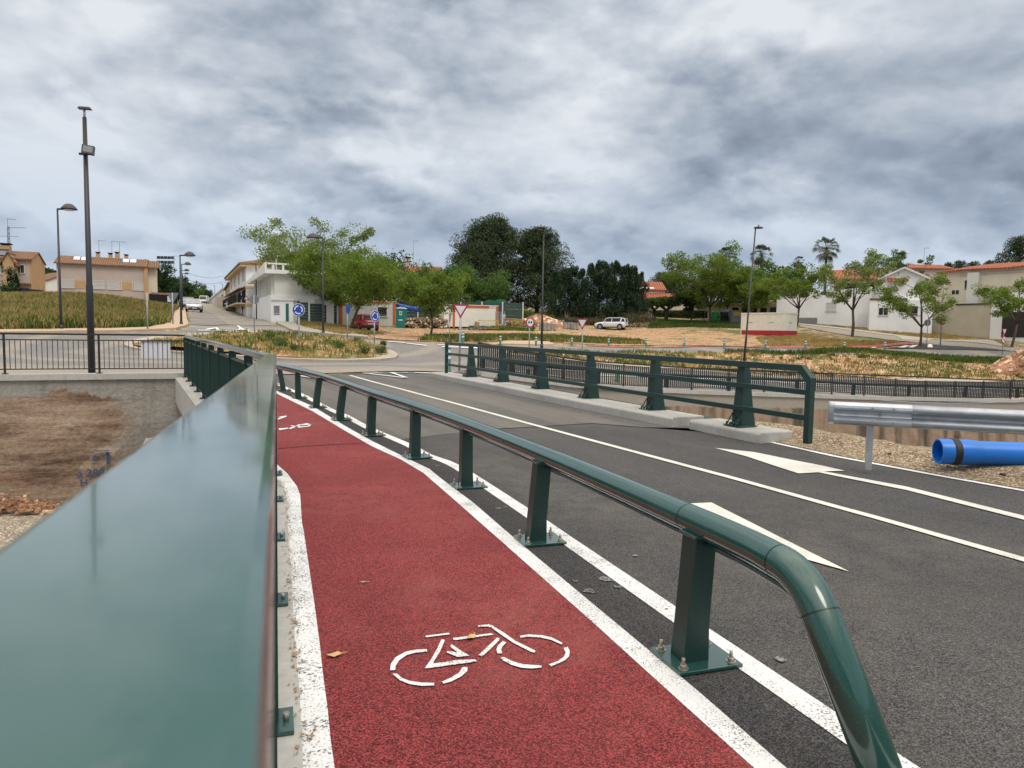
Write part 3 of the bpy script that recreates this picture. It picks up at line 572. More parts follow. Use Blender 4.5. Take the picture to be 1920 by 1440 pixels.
def smooth_poly(pts, k=6):
    """Catmull-Rom through points"""
    out = []; n = len(pts)
    for i in range(n - 1):
        p0 = Vector(pts[max(i - 1, 0)]); p1 = Vector(pts[i]); p2 = Vector(pts[i + 1]); p3 = Vector(pts[min(i + 2, n - 1)])
        for j in range(k):
            t = j / k; out.append(tuple(.5 * ((2 * p1) + (p2 - p0) * t + (2 * p0 - 5 * p1 + 4 * p2 - p3) * t * t + (3 * p1 - p0 - 3 * p2 + p3) * t ** 3)))
    out.append(tuple(pts[-1])); return out

# ---- the bridge and the near bank ----
LE = [(-9.75, 20.6), (-2.72, 7.2), (-.36, 0.2), (1.0, -4)]                 # outer left edge of deck
FL = [(-9.35, 20.3), (-2.40, 7.05), (-.058, 0.0), (1.1, -3.5)]             # line of the green railing
road_edge = Gs([(820,706.6),(970,732),(1100,762),(1300,800),(1392,818),(1564,856),(1740,889),(1920,921)])
curb_in = [(-2.05, 24.9), (3.62, 11.35), (4.12, 10.2)]                      # filled below
right_far = (-1.9, 25.2)
deck = [(-9.75, 20.6), (-6.5, 22.6), (-2.3, 24.9), (-1.75, 24.9)] + [(4.35, 11.0), (4.75, 10.0), (5.0, 8.95), (5.9, 8.3), (9, 8.2), (30, 8.0), (40, -12), (1.0, -12), (1.0, -4), (-.36, .2), (-2.72, 7.2)]
base = drape('road', deck, M['asphalt'], 0.0, 1.0, Hn, skirt=0.0)
# slab edge and abutments under the deck
sl = MB()
def wall_strip(mb, line, ztop, zbot):
    for (a, b) in zip(line[:-1], line[1:]):
        za = ztop(*a) if callable(ztop) else ztop; zb = ztop(*b) if callable(ztop) else ztop
        mb.add([(a[0], a[1], zbot), (b[0], b[1], zbot), (b[0], b[1], zb), (a[0], a[1], za)], [(0, 1, 2, 3)])
sl.beam([(x, y, -.36 + near_z(y)) for x, y in [(-9.70, 20.5), (-2.66, 7.2)]], .12, .72)
sl.beam([(-1.80, 24.8, -.38), (4.2, 11.4, -.38)], .12, .70)
sl.build('bridge_deck', M['concrete_lt'])['kind'] = 'structure'
ug = MB(); ug.add([(-9.6, 20.5, -.72), (-2.6, 7.2, -.72), (4.1, 11.4, -.72), (-1.9, 24.7, -.72)], [(0, 1, 2, 3)]); ug.build('bridge_underside', M['concrete'])['kind'] = 'structure'
nb = MB(); wall_strip(nb, [(1.0, -12), (1.0, -4), (-.36, .2), (-2.70, 7.15), (-2.0, 7.9), (4.3, 11.0), (4.75, 10.0), (5.0, 8.95), (5.9, 8.3), (9, 8.2), (30, 8.0), (40, -12)], lambda x, y: near_z(y) - .004, -8)
o = nb.build('retaining_wall', M['concrete']); tag(o, 'near concrete bank wall under the camera side of the bridge', 'wall')
# red cycle lane, its borders, concrete ledge
inL = Gs([(523,875),(538,888),(556.7,913),(563,930),(566,980),(570,1000),(577.5,1052),(590,1137),(600,1214),(606.5,1275),(614,1330),(620,1391),(627,1440)])
inR = Gs([(522,740),(586,771.7),(648,809),(698,838),(752.5,863),(794,888),(840,928),(960,1034.5),(1120,1177),(1254.5,1300),(1409.6,1440)])
outR = Gs([(522,734.6),(586,762),(648,800),(698,828),(752.5,855),(804.6,880),(829,900),(887.5,944),(975,1020),(1120,1141.7),(1310,1300),(1470,1440)])
outL = Gs([(521,901),(531.7,915),(538,934),(539.6,980),(539,1000),(545,1061),(550,1153),(554.6,1229),(560.7,1290),(565,1367),(568,1440)])
# continue the borders beyond the near railing, parallel to the bridge, and behind the camera
dirb = Vector((-9.35 + 2.40, 20.3 - 7.05)).normalized()
def ext(p, d, L): return (p[0] + d.x * L, p[1] + d.y * L)
dR = (Vector(inR[0]) - Vector(inR[3])).normalized()
k = (20.9 - inR[0][1]) / dR.y
inRf, outRf = ext(inR[0], dR, k), ext(outR[0], dR, k)
inLf = ext(inL[0], dirb, (20.3 - inL[0][1]) / dirb.y); outLf = ext(outL[0], dirb, (20.3 - outL[0][1]) / dirb.y)
def back(a, b, y=-3.0):
    d = Vector(b) - Vector(a); t = (y - b[1]) / d.y; return (b[0] + d.x * t, y)
inLb, outLb, inRb, outRb = back(inL[-3], inL[-1]), back(outL[-3], outL[-1]), back(inR[-3], inR[-1]), back(outR[-3], outR[-1])
red = [inLf] + inL + [inLb, inRb] + inR[::-1] + [inRf]
drape('cycle_path', red, M['red'], .006, 1.0, Hn)
drape('path_edge_line', [outLf] + outL + [outLb, inLb] + inL[::-1] + [inLf], M['line_rough'], .007, 1.0, Hn)
drape('path_edge_line', [inRf] + inR + [inRb, outRb] + outR[::-1] + [outRf], M['line'], .0075, 1.0, Hn)
ledge = [(-9.75, 20.6)] + [outLf] + outL + [outLb, (1.0, -4), (-.36, .2), (-2.72, 7.2)]
drape('concrete_ledge', ledge, M['concrete_lt'], .012, 1.0, Hn)
# strip between lane and traffic: darker newer asphalt, with second white line
ln2 = Gs([(521,721),(563,739),(584,750),(627.5,772.5),(648,780),(686,801),(765,835),(800,854),(858,877),(987,962),(1062,1014),(1257,1149),(1578,1369)])
ln2 = [ext(ln2[0], (Vector(ln2[0]) - Vector(ln2[3])).normalized(), 6.5)] + ln2 + [back(ln2[-3], ln2[-1])]
drape('asphalt_strip', [outRf] + outR + [outRb, ln2[-1]] + ln2[::-1], M['asphalt_new'], .004, 1.0, Hn)
drape('road_edge_line', ribbon(smooth_poly(ln2, 3), .125), M['line'], .008, 1.0, Hn)
cl_ = Gs([(656,704),(700,716.5),(752,730),(800,743),(840,753.3),(1000,797),(1360,893.5),(1640,971),(1920,1051)]); cl_.append(back(cl_[-3], cl_[-1], 1.0))
drape('centre_line', ribbon(cl_, .10), M['line_cream'], .0085, 1.5, Hn)
road_edge2 = road_edge + [back(road_edge[-3], road_edge[-1], 1.0)]
drape('road_edge_line', ribbon(road_edge2, .09), M['line'], .008, 1.5, Hn)
a1 = Gs([(1340,841),(1415,849),(1480,862.5),(1540,874),(1584,884),(1545,885.2),(1700,914),(1920,969),(2300,1068),(2300,1078),(1920,976.5),(1700,920.5),(1534,887),(1497,889),(1455,875.5),(1400,857)])
drape('lane_arrow_marking', a1, M['line_cream'], .0095, 1.5, Hn)
a2 = Gs([(1286,946),(1334,944),(1460,1008),(1592,1074),(1500,1048),(1400,1008),(1340,990)])
drape('lane_arrow_marking', a2, M['line_cream'], .0095, 1.5, Hn)
jt = Gs([(905,806),(1010,800),(1110,794),(1200,801),(1330,804)])
jl = Gs([(905,806),(760,823),(700,828),(655,803),(570,748)])
drape('bridge_road', jt + Gs([(1375,814),(1300,800.5),(1100,762.5),(970,732.5),(828,708)]) + [(-1.78, 24.85), (-2.3, 24.85), (-6.5, 22.5), (-8.2, 21.3)] + [(inRf[0] + .6, inRf[1] - .4)] + jl[::-1][:-1], M['asphalt_deck'], .0028, 1.0, Hn)
# give-way line and symbol at the roundabout mouth
def G0(pxs): return [(q.x, q.y) for q in (P0(a, b) for a, b in pxs)]
def P0(px, py):
    d = rawdir(px, py); t = -CAMZ / d.z; return Vector((d.x * t, d.y * t, 0))
for a, b in (((624,698),(650,697.6)),((681,700),(717,700.2)),((733,700),(764,700)),((777,700.4),(829,701.6))): drape('give_way_line', ribbon(G0([a, b]), .26), M['line_far'], .036, 2, lambda x, y: 0)
for a, b in (((681,701),(759,710)),((733,700),(762,710)),((560,706),(598,712))): drape('give_way_symbol', ribbon(G0([a, b]), .11), M['line_far'], .037, 2, lambda x, y: 0)

# bicycle symbol: traced strokes laid on the lane
def strokes(name, data, zf=Hn):
    mb = MB()
    for pl in data:
        ps = Gs(pl); q = ribbon(ps[:0] + ps, 1) ; mb_v = [Vector((x, y, near_z(y) + .0125)) for x, y in ps]
        for t in tessellate_polygon([[Vector((v.x, v.y, 0)) for v in mb_v]]): mb.add([mb_v[i] for i in t], [(0, 1, 2)])
    o = mb.build(name, M['line']); o['kind'] = 'structure'; return o
def zz4(l): return [(700 + x / 4.8, 1150 + y / 4.8) for x, y in l]
bike = [zz4(l) for l in [
 [(465,225),(680,198),(688,212),(560,228),(475,240)], [(718,245),(1060,202),(1085,215),(940,235),(740,264),(722,262)],
 [(612,258),(645,262),(600,370),(545,455),(540,478),(760,445),(915,440),(933,458),(700,490),(500,518),(462,520),(520,440),(575,340)],
 [(660,365),(705,368),(760,378),(690,322),(705,302),(780,355),(865,405),(760,418),(690,390),(662,378)],
 [(1115,240),(1142,256),(1070,330),(978,414),(945,400),(1020,330)], [(1165,272),(1196,286),(1160,325),(1150,350),(1158,384),(1118,386),(1107,350),(1120,315)],
 [(942,132),(1040,120),(1080,138),(1180,200),(1280,272),(1460,362),(1450,378),(1420,372),(1260,290),(1150,215),(1060,150),(1020,140),(945,145)],
 [(1318,225),(1400,213),(1520,220),(1610,242),(1706,292),(1690,303),(1600,262),(1500,240),(1400,233),(1325,242)],
 [(1712,335),(1748,325),(1768,365),(1762,410),(1720,450),(1600,503),(1580,484),(1660,455),(1715,415),(1730,380)],
 [(1142,424),(1175,418),(1250,455),(1340,482),(1430,490),(1510,494),(1515,512),(1430,522),(1330,515),(1240,488),(1165,448)],
 [(150,538),(158,480),(200,420),(290,370),(380,352),(480,346),(484,368),(380,378),(300,400),(230,450),(200,500),(196,536)],
 [(172,570),(208,566),(260,610),(330,635),(430,650),(545,653),(548,675),(440,680),(330,664),(240,630)],
 [(800,512),(850,506),(845,545),(790,595),(700,640),(630,660),(617,642),(700,605),(770,560)]]]
strokes('bicycle_marking', bike)
bike2 = [[(522,805),(540,803.5),(541,805),(524,808)],[(541,804.5),(560,797),(585,796.5),(585,798),(562,799),(545,806)],[(560,798),(575,795),(586,797),(580,801),(560,803.5),(558,802),(577,800),(582,797.5),(574,796.5)],
 [(521,783.5),(528,782),(538,780.5),(537,782.5),(528,786),(521,788),(521,786),(527,784)],[(545,799),(566,800.5),(566,802),(546,800.5)]]
strokes('bicycle_marking', bike2)

# ---- ravine: floor, far wall with coping ----
fl = MB(); fx = np.arange(-60, 60, 1.0); fy = np.arange(-30, 60, 1.0); vv = []
for y in fy:
    for x in fx:
        z = -3.25 - max(0, min(3.4, (x + 2) * .16)) + .12 * math.sin(x * .9 + y * .5) + .10 * math.sin(y * 1.3 - x * .4) + random.uniform(-.05, .05); vv.append((x, y, z))
k = len(fx); fl.add(vv, [(i * k + j, i * k + j + 1, (i + 1) * k + j + 1, (i + 1) * k + j) for i in range(len(fy) - 1) for j in range(k - 1)], True)
fl.build('riverbed', M['gravel_bed'], recalc=False)['kind'] = 'structure'
def rwall(name, line, ztop, label, rev=False):
    me_v, me_f, uv = [], [], []; u = 0
    pts = []
    for a, b in zip(line[:-1], line[1:]):
        L = math.hypot(b[0] - a[0], b[1] - a[1]); k = max(1, int(L / .5))
        for i in range(k): t = i / k; pts.append((a[0] + (b[0] - a[0]) * t, a[1] + (b[1] - a[1]) * t))
    pts.append(line[-1]); rows = 12; us = [0]
    for a, b in zip(pts[:-1], pts[1:]): us.append(us[-1] + math.hypot(b[0] - a[0], b[1] - a[1]))
    for i, p in enumerate(pts):
        zt = ztop(*p)
        for r in range(rows + 1):
            dep = 7.5 * r / rows; me_v.append((p[0] + (random.uniform(-.05, .05) if r > 1 else 0), p[1] - (.06 if dep > .9 else 0) + (random.uniform(-.07, .07) if r > 2 else 0), zt - dep)); uv.append((us[i], dep))
    for i in range(len(pts) - 1):
        for r in range(rows): a = i * (rows + 1) + r; me_f.append((a, a + rows + 1, a + rows + 2, a + 1))
    me = bpy.data.meshes.new(name); me.from_pydata(me_v, [], me_f); ul = me.uv_layers.new(name='uv')
    for lp in me.loops: ul.data[lp.index].uv = uv[lp.vertex_index]
    me.materials.append(M['wallr']); o = bpy.data.objects.new(name, me); C.objects.link(o); tag(o, label, 'wall'); return o
wl = [(-1.5, 24.8), (-9.4, 20.5), (-13.5, 18.7), (-26, 12.7), (-40, 6)]
rwl = rwall('retaining_wall', wl[1:], lambda x, y: -.02, 'stained concrete and earth ravine wall below the black fence, left of the bridge')
rwall('retaining_wall', [(-9.4, 20.5), (-2.3, 24.6), (-1.5, 28)], lambda x, y: -.02, 'ravine wall hidden in the shade under the bridge deck')
rwr = rwall('retaining_wall', [(-1.5, 28), (3.6, 34), (9.3, 36.5), (30.4, 43), (60, 50)], lambda x, y: Ht(x, y) - .02, 'brown streaked ravine wall below the long black fence on the right'); rwr.data.materials[0] = M['wallr2']
cop = MB(); cop.beam([(x, y + .12, .05) for x, y in [(-9.3, 20.55), (-13.5, 18.72), (-26, 12.72), (-40, 6)]], .42, .16)
cop.build('coping', M['concrete_lt'], rwl)
cop = MB(); cop.beam([(x, y + .16, Ht(x, y) + .05) for x, y in [(-1.4, 28), (1.1, 31.1), (3.6, 34), (9.3, 36.5), (20, 39.8), (30.4, 43), (60, 50)]], .5, .2)
cop.build('coping', M['concrete_lt'], rwr)
# inner step wall seen under the deck on the left bank
st = MB(); st.box((-8.6, 19.3, -2.9), (2.6, 1.2, 2.6), R(24)); tag(st.build('retaining_wall', M['concrete']), 'low stained concrete block stepping out below the left abutment', 'wall')
# blue spray marks on the left wall
def onwall(px, py):
    d = rawdir(px, py); a = Vector((-9.4, 20.5)); b = Vector((-13.5, 18.7)); e_ = (b - a); nx_, ny_ = -e_.y, e_.x
    t = (nx_ * a.x + ny_ * a.y) / (nx_ * d.x + ny_ * d.y); return Vector((0, 0, CAMZ)) + d * t + Vector((.07, -.16, 0))
def wall_text(s, px, py, size, wall_y_off=-.13):
    cu = bpy.data.curves.new('t', 'FONT'); cu.body = s; cu.size = size; cu.extrude = .004; cu.offset = .006; ob = bpy.data.objects.new('graffiti', cu); C.objects.link(ob)
    dg = bpy.context.evaluated_depsgraph_get(); me = bpy.data.meshes.new_from_object(ob.evaluated_get(dg)); bpy.data.objects.remove(ob); o = bpy.data.objects.new('graffiti', me); me.materials.append(M['graffiti']); C.objects.link(o)
    d = rawdir(px, py); a = Vector((-9.4, 20.5)); b = Vector((-13.5, 18.7)); e_ = (b - a); nx_, ny_ = -e_.y, e_.x
    t = (nx_ * a.x + ny_ * a.y) / (nx_ * d.x + ny_ * d.y); p = Vector((0, 0, CAMZ)) + d * t
    ang = math.atan2(a.y - b.y, a.x - b.x); off = Vector((math.sin(ang), -math.cos(ang), 0)) * .17
    o.location = p + off; o.rotation_euler = (R(90), 0, ang); o.parent = rwl; return o
wall_text('a 3001', 147, 893, .30); wall_text('H ---', 152, 909, .26)
for (x0_, y0_, x1_, y1_) in ((178, 843, 205, 843), (180, 850, 208, 847), (203, 846, 205, 868), (178, 862, 179, 852)):
    p0_ = onwall(x0_, y0_); p1_ = onwall(x1_, y1_); mb = MB(); mb.bar(p0_, p1_, .09, .006); mb.build('graffiti', M['graffiti'], rwl)

# ---- gravel verge right of the road ----
near_edge = [(5.0, 8.95), (5.9, 8.3), (9, 8.2), (14, 8.1), (22, 8.05)]
vg = [(p[0] + .07, p[1] + .03) for p in road_edge2[3:]]
def vmound(x, y):
    xe = float(np.interp(y, [p[1] for p in road_edge2[::-1]], [p[0] for p in road_edge2[::-1]])); d = max(0, x - xe - .08)
    k_ = min(1, d / .7); return .012 + .11 * k_ * k_ * (3 - 2 * k_) + (.016 * math.sin(x * 5.1 + y * 3) + .012 * math.sin(x * 11 - y * 7)) * k_
verge = drape('gravel_verge', [(4.30, 10.95)] + [(4.7, 9.95), (4.98, 8.92)] + near_edge[1:] + [(22, 1.0)] + vg[::-1], M['gravel'], .0, .35, Hn, mound=vmound, skirt=.25)

# ---- far road system ----
def drp(name, pxs, mat, off, cell=1.5, skirt=0.0, mound=None, h=0.0, **kw): return drape(name, Gs(pxs, h), mat, off, cell, skirt=skirt, mound=mound, **kw)
zE = lambda l: [(x, y + .35) for x, y in l]
bankL = [(-40, 6.35), (-26, 13.05), (-13.5, 19.05), (-9.4, 20.85), (-6, 22.8), (-2.3, 24.95), (-1.3, 27.6)]
bankR = [(-1.25, 28.35), (3.6, 34.5), (9.3, 37.05), (20, 40.3), (30.4, 43.6)]
top = Gs([(1900,719),(1700,714.5),(1500,708.5),(1300,697),(1180,689),(1085,681),(1000,672),(955,668.5),(947,666),(965,661.5),(1003,660),(1048,660.3),(1200,661),(1400,662),(1600,664.5),(1700,666),(1900,669),
   (1900,652.5),(1760,655),(1700,655),(1659,656.3),(1583,655.8),(1435,654.3),(1283,652.3),(1141,650.3),(1005,648.8),(950,647.5),(890,645.5),(800,643),(735,640),(690,637),(600,629.5),(549,623.3),(534,616.3),(521,610.5),(494,599.3),(477.5,592.6),(455,584),(436,578),(418,572.5),(403,568.3),(388,568.3),(362,574),(351,580),(352,590),(355,602),(357,611),(352,616),(335,620.3),(290,622.5),(200,625),(100,627),(0,628.5),(-120,630)])
drape('roundabout_road', bankL + bankR + top, M['asphalt_far'], .03, .8)
# dark fresh band at the mouth of the street and the paler old carriageway
drp('street', [(403,568.6),(388,568.6),(364,574),(354,580),(354,590),(357,601),(359,609.5),(420,610),(470,611),(515,611.8),(519,610.5),(493,599.8),(476,593),(454,584.6),(435,578.5),(418,573)], M['asphalt_old'], .06, 1.6)
drp('street_asphalt', [(362,582),(372,580),(385,582),(400,590),(413,600),(430,609.8),(359,609.6),(356,600),(355,590)], M['asphalt_far'], .075, 1.6)
# dusty traffic bands on the ring road
for pl, wd in (([(-60,676),(80,682),(200,685),(345,690)], 1.3), ([(545,686),(680,690),(760,684),(820,672)], 1.1)):
    pass
# pavements
drp('pavement', [(-150,627),(0,627),(100,625.8),(200,624),(290,621),(330,618.8),(348,614),(353,609),(350.5,600),(348,586),(348.5,576),(343,577),(326,592),(308,612),(280,617),(200,619.8),(100,621.5),(0,622.5),(-150,624)], M['sidewalk'], .15, 1.6, skirt=.2)
drp('pavement', [(455,583),(478,591.5),(495,598.3),(522,609.3),(535,615.3),(550,622),(602,628.2),(690,635.6),(688,632.5),(625,624.5),(575,613.5),(548,604.5),(520,600),(498,594),(480,587.5),(462,581)], M['sidewalk_grey'], .15, 1.6, skirt=.2)
drp('pavement', [(870,644.2),(940,646.5),(1000,647.5),(1040,647.7),(1030,642.5),(1000,640.5),(950,641)], M['sidewalk'], .10, 1.6, skirt=.1)
# roundabout island
isl = [(232,650),(240,644),(262,638.5),(300,633),(360,629.5),(420,627),(480,626.5),(540,629.5),(600,636.5),(660,645),(710,654),(738,663),(747,669),(742,675),(715,678.5),(660,680.5),(600,680.3),(520,677.3),(440,672.5),(352,666.8),(290,660.8),(245,655.5)]
iw = Gs(isl); cx = sum(p[0] for p in iw) / len(iw); cy = sum(p[1] for p in iw) / len(iw)
drape('roundabout_kerb', iw, M['concrete_curb'], .14, 1.2, skirt=.2)
ins = [(cx + (x - cx) * .93, cy + (y - cy) * .93) for x, y in iw]; rad = 8.5
def imound(x, y):
    d = min(1, math.hypot(x - cx, y - cy) / rad); return .24 * (1 - d ** 2) + .02 * math.sin(x * 3 + y * 2)
drape('island_soil', ins, M['soil_isl'], .15, .8, mound=imound)
# soil bank between the two roads, with its concrete edging
sb = [(948,667),(965,662.2),(1003,660.6),(1048,660.8),(1200,661.6),(1400,662.6),(1600,665),(1700,666.6),(1990,671),(1990,719.5),(1900,717),(1700,712.5),(1500,706.5),(1300,695),(1180,687),(1085,679),(1000,670)]
kb = Gs([(943,666.5),(962,661),(1003,659.5),(1050,659.7),(1200,660.5),(1200,662),(1050,661.5),(1003,662),(970,664),(955,667),(1000,671),(1085,680),(1180,688),(1300,696),(1500,707.5),(1700,713.5),(1990,721),(1990,730),(1700,723),(1500,715.5),(1300,702.5),(1180,692.5),(1085,683.5),(990,673)])
drape('bank_soil', Gs(sb), M['soil'], .10, 1.2, skirt=.1)
drape('kerb', ribbon(Gs([(1990,724),(1900,721.5),(1700,716.5),(1500,710),(1300,698),(1180,690),(1085,681.5),(1000,672),(955,668),(944,666),(958,662),(1003,660),(1048,660)]), .55), M['concrete_curb'], .15, 1.2, skirt=.2)
for a, b, wd in (((1100,704),(1920,733),.16), ((1010,693),(1920,742),.16), ((1300,724),(1920,748),.14), ((900,690),(1100,714),.16)):
    n_ = 8; drape('road_line', ribbon(Gs([(a[0] + (b[0] - a[0]) * i / n_, a[1] + (b[1] - a[1]) * i / n_) for i in range(n_ + 1)]), wd), M['line_far'], .06, 1.5)
# open dirt site and patches
drp('dirt_site', [(700,634.8),(740,637.8),(800,641),(870,643),(950,640),(1030,640.8),(1090,646),(1211,648.5),(1400,650.5),(1560,653),(1560,642),(1490,634),(1400,627),(1300,618.5),(1180,617),(1000,622),(880,618),(780,616),(740,619),(690,628)], M['soil'], .04, 1.6)
drp('red_crossing', [(1560,652.6),(1640,652.8),(1680,648.5),(1728,645.5),(1755,648.8),(1745,644.5),(1700,643.2),(1660,646.2),(1600,649.8)], M['red_far'], .07, 1.4)
drp('kerbside_path', [(1100,648.3),(1283,650.3),(1435,652.2),(1560,653.4),(1560,655),(1435,653.7),(1283,651.9),(1100,650)], M['red_far'], .06, 1.4)
drp('turn_asphalt', [(1655,653.8),(1700,655),(1830,657.5),(1900,660),(1830,653),(1760,648.6),(1737,646.8),(1728,647.3)], M['asphalt_new'], .075, 1.4)
for q in ([(1683,653),(1696,653.4),(1706,650),(1696,649.4)], [(1703,653),(1712,653.3),(1722,648.6),(1711,648.6)], [(1632,654),(1640,654.2),(1645,653),(1637,652.8)], [(1594,653.5),(1603,653.8),(1607,652.8),(1598,652.5)], [(1739,653),(1749,653.2),(1747,647),(1740,647)], [(1680,664),(1708,665),(1700,663.8),(1684,663)]): drp('crossing_marking', q, M['line_far'], .095, 1.4)
drp('side_road', [(1497,609),(1530,612.6),(1600,621),(1680,631.5),(1770,640.5),(1880,652),(1990,662),(1990,668),(1880,658.5),(1800,654),(1740,645.5),(1660,637.8),(1600,630.5),(1540,620.5),(1500,613)], M['asphalt_old'], .06, 1.5)
drp('kerb', [(1497,607.8),(1530,610.8),(1600,618.8),(1680,629),(1770,638.2),(1880,650),(1880,652),(1770,640.7),(1680,631.5),(1600,621.3),(1530,613),(1497,610)], M['sidewalk_grey'], .12, 1.5, skirt=.2)
# give-way symbols at the street mouth and roundabout dashes
for q in ([(371,622.3),(395,622.3),(395,621.5),(371,621.5)], [(405,622.6),(425,622.8),(425,622),(405,621.8)], [(432,624),(452,624),(452,623.2),(432,623.2)], [(463,624),(487,624.6),(487,623.8),(463,623.2)],
          [(384,620.5),(404,616.5),(408,616.3),(411,621),(406,621),(404,618),(396,620.2)], [(436,622.7),(449,618),(444,612.5),(446,611.8),(455,618),(472,622),(460,622),(452,620.5)]): drp('give_way_marking', q, M['line_far'], .10, 1.5)
for q in ([(728,641.6),(760,644),(760,645),(728,642.6)], [(762,645),(800,649.6),(800,650.8),(762,646)], [(821,648),(873,650.4),(873,652),(821,649.2)], [(828,651.5),(900,653.5),(940,651.2),(940,652.4),(895,655.5),(828,653)], [(848,646.5),(900,648),(900,649),(848,647.5)]): drp('roundabout_marking', q, M['line_far'], .07, 1.5)
# manhole covers / joint in deck
drape('expansion_joint', ribbon(Gs([(905,806),(1010,800),(1110,794),(1200,801)]), .05), M['asphalt_new'], .0055, 2, Hn)
drape('expansion_joint', ribbon(Gs([(522,842),(600,836),(680,832)]), .03), mat_basic('dark_red_joint', (.09, .012, .014), .9), .0105, 2, Hn)
# ======================= RAILINGS =======================
GR = M['green']
# --- near green railing along the cycle path ---
rail = thing('cycle_path_railing', 'long green railing left of the red cycle path, its flat top rail filling the foreground', 'railing', (-2.4, 7.05, 0))
def railtop(p): return 1.222 + (.0285 * max(0, 7.05 - p[1]) if True else 0)
zt = lambda y: 1.222 + .0265 * max(0., 7.05 - y)
far_t = [(-9.35, 20.3, 1.222), (-2.40, 7.05, 1.222)]
near_t = [(-2.40, 7.05, 1.222), (-.058, .0, 1.222 + .198), (1.0, -3.18, 1.222 + .29)]
mb = MB(); mb.beam([(x, y, z - .03) for x, y, z in far_t + near_t[1:]], .105, .06)
tr_ = mb.build('top_rail', GR, rail, world=True, bevel=.007)
for (x_, y_) in ((-1.96, 5.72), (-2.40, 7.05), (-.70, 1.93)):
    mb = MB(); mb.box((x_, y_, zt(y_) - .0285), (.1065, .004, .0615), R(0 if y_ > 7 else 18.4)); mb.build('seam', M['green_post'], tr_).data.transform(rail.matrix_basis.inverted())
segs = [((-9.35, 20.3), (-2.40, 7.05), 9), ((-2.40, 7.05), (-.058, 0), 6), ((-.058, 0), (1.0, -3.18), 3)]
for (a, b, k) in segs:
    a = Vector(a); b = Vector(b); d = (b - a); L = d.length; u = d / L; nn = Vector((-u.y, u.x)); ang = math.atan2(u.y, u.x)
    for i in range(k):
        p = a + d * (i / k); q = a + d * ((i + 1) / k); gz = near_z(p.y)
        mb = MB(); mb.box((p.x, p.y, (gz + zt(p.y) - .06) / 2 + .0), (.10, .014, zt(p.y) - .06 - gz - .02), ang + R(90))
        po = mb.build('post', M['green_post'], rail, world=True)
        mb = MB(); mb.box((p.x - nn.x * 0, p.y, gz + .024), (.20, .16, .014), ang + R(90)); bp = mb.build('base_plate', GR, po, world=False); bp.data.transform(rail.matrix_basis.inverted())
        if p.y > .5:
            for sx in (-.075, .075):
                mb = MB(); w_ = p + nn * sx; mb.tube([(w_.x, w_.y, gz + .03), (w_.x, w_.y, gz + .055)], .011, 6)
                mb.build('bolt', M['bolt'], po).data.transform(rail.matrix_basis.inverted())
        # picket panel of this bay
        mb = MB(); z1 = lambda y: zt(y) - .17; z0 = lambda y: near_z(y) + .10
        mb.beam([(p.x, p.y, z1(p.y)), (q.x, q.y, z1(q.y))], .05, .03); mb.beam([(p.x, p.y, z0(p.y)), (q.x, q.y, z0(q.y))], .045, .025)
        nb_ = max(2, int((q - p).length / .105))
        for j in range(1, nb_):
            w_ = p + (q - p) * (j / nb_); mb.box((w_.x, w_.y, (z0(w_.y) + z1(w_.y)) / 2), (.05, .010, z1(w_.y) - z0(w_.y) - .01), ang + R(90))
        mb.build('picket_panel', M['green_post'], rail, world=True)
# --- black fence on the left bank ---
def picket_fence(root, line, H_, bay, zf, pk, barw, mat, top=.035, toprail_gap=.16):
    mbt = MB(); acc_ = 0
    for a, b in zip(line[:-1], line[1:]):
        a = Vector(a); b = Vector(b); d = b - a; k = max(1, round(d.length / bay)); ang = math.atan2(d.y, d.x)
        for i in range(k):
            p = a + d * (i / k); q = a + d * ((i + 1) / k); zp, zq = zf(p.x, p.y), zf(q.x, q.y)
            mb = MB(); mb.box((p.x, p.y, zp + H_ / 2), (top * 1.5, top, H_), ang); mb.box((p.x, p.y, zp + .012), (.14, .16, .02), ang); mb.build('post', mat, root, world=True)
            mb = MB()
            mb.bar((p.x, p.y, zp + H_ - toprail_gap), (q.x, q.y, zq + H_ - toprail_gap), .03); mb.bar((p.x, p.y, zp + .13), (q.x, q.y, zq + .13), .03)
            nb_ = max(2, round((q - p).length / pk))
            for j in range(1, nb_):
                t = j / nb_; w_ = p + (q - p) * t; z = zp + (zq - zp) * t; mb.box((w_.x, w_.y, z + (H_ - toprail_gap + .13) / 2), (barw, barw, H_ - toprail_gap - .13), ang)
            mb.build('picket_panel', mat, root, world=True)
    mb = MB(); mb.beam([(x, y, zf(x, y) + H_) for x, y in line], .06, top * 1.4); mb.build('top_rail', mat, root, world=True)
bf = thing('picket_fence', 'black picket fence on the left ravine wall, with a white sheet tied to it', 'fence', (-13.5, 18.8, .13))
picket_fence(bf, [(-9.45, 20.55), (-13.5, 18.85), (-26, 12.8)], 1.08, 2.25, lambda x, y: .13, .125, .016, M['black'])
rf = thing('picket_fence', 'long black picket fence on top of the far right ravine wall', 'fence', (9.3, 36.6, -1.4))
picket_fence(rf, [(-1.35, 28.2), (1.1, 31.2), (3.6, 34.1), (9.3, 36.65), (30.4, 43.15), (44, 46.5)], 1.15, 2.3, lambda x, y: Ht(x, y) + .12, .125, .045, M['black'], top=.05, toprail_gap=.06)
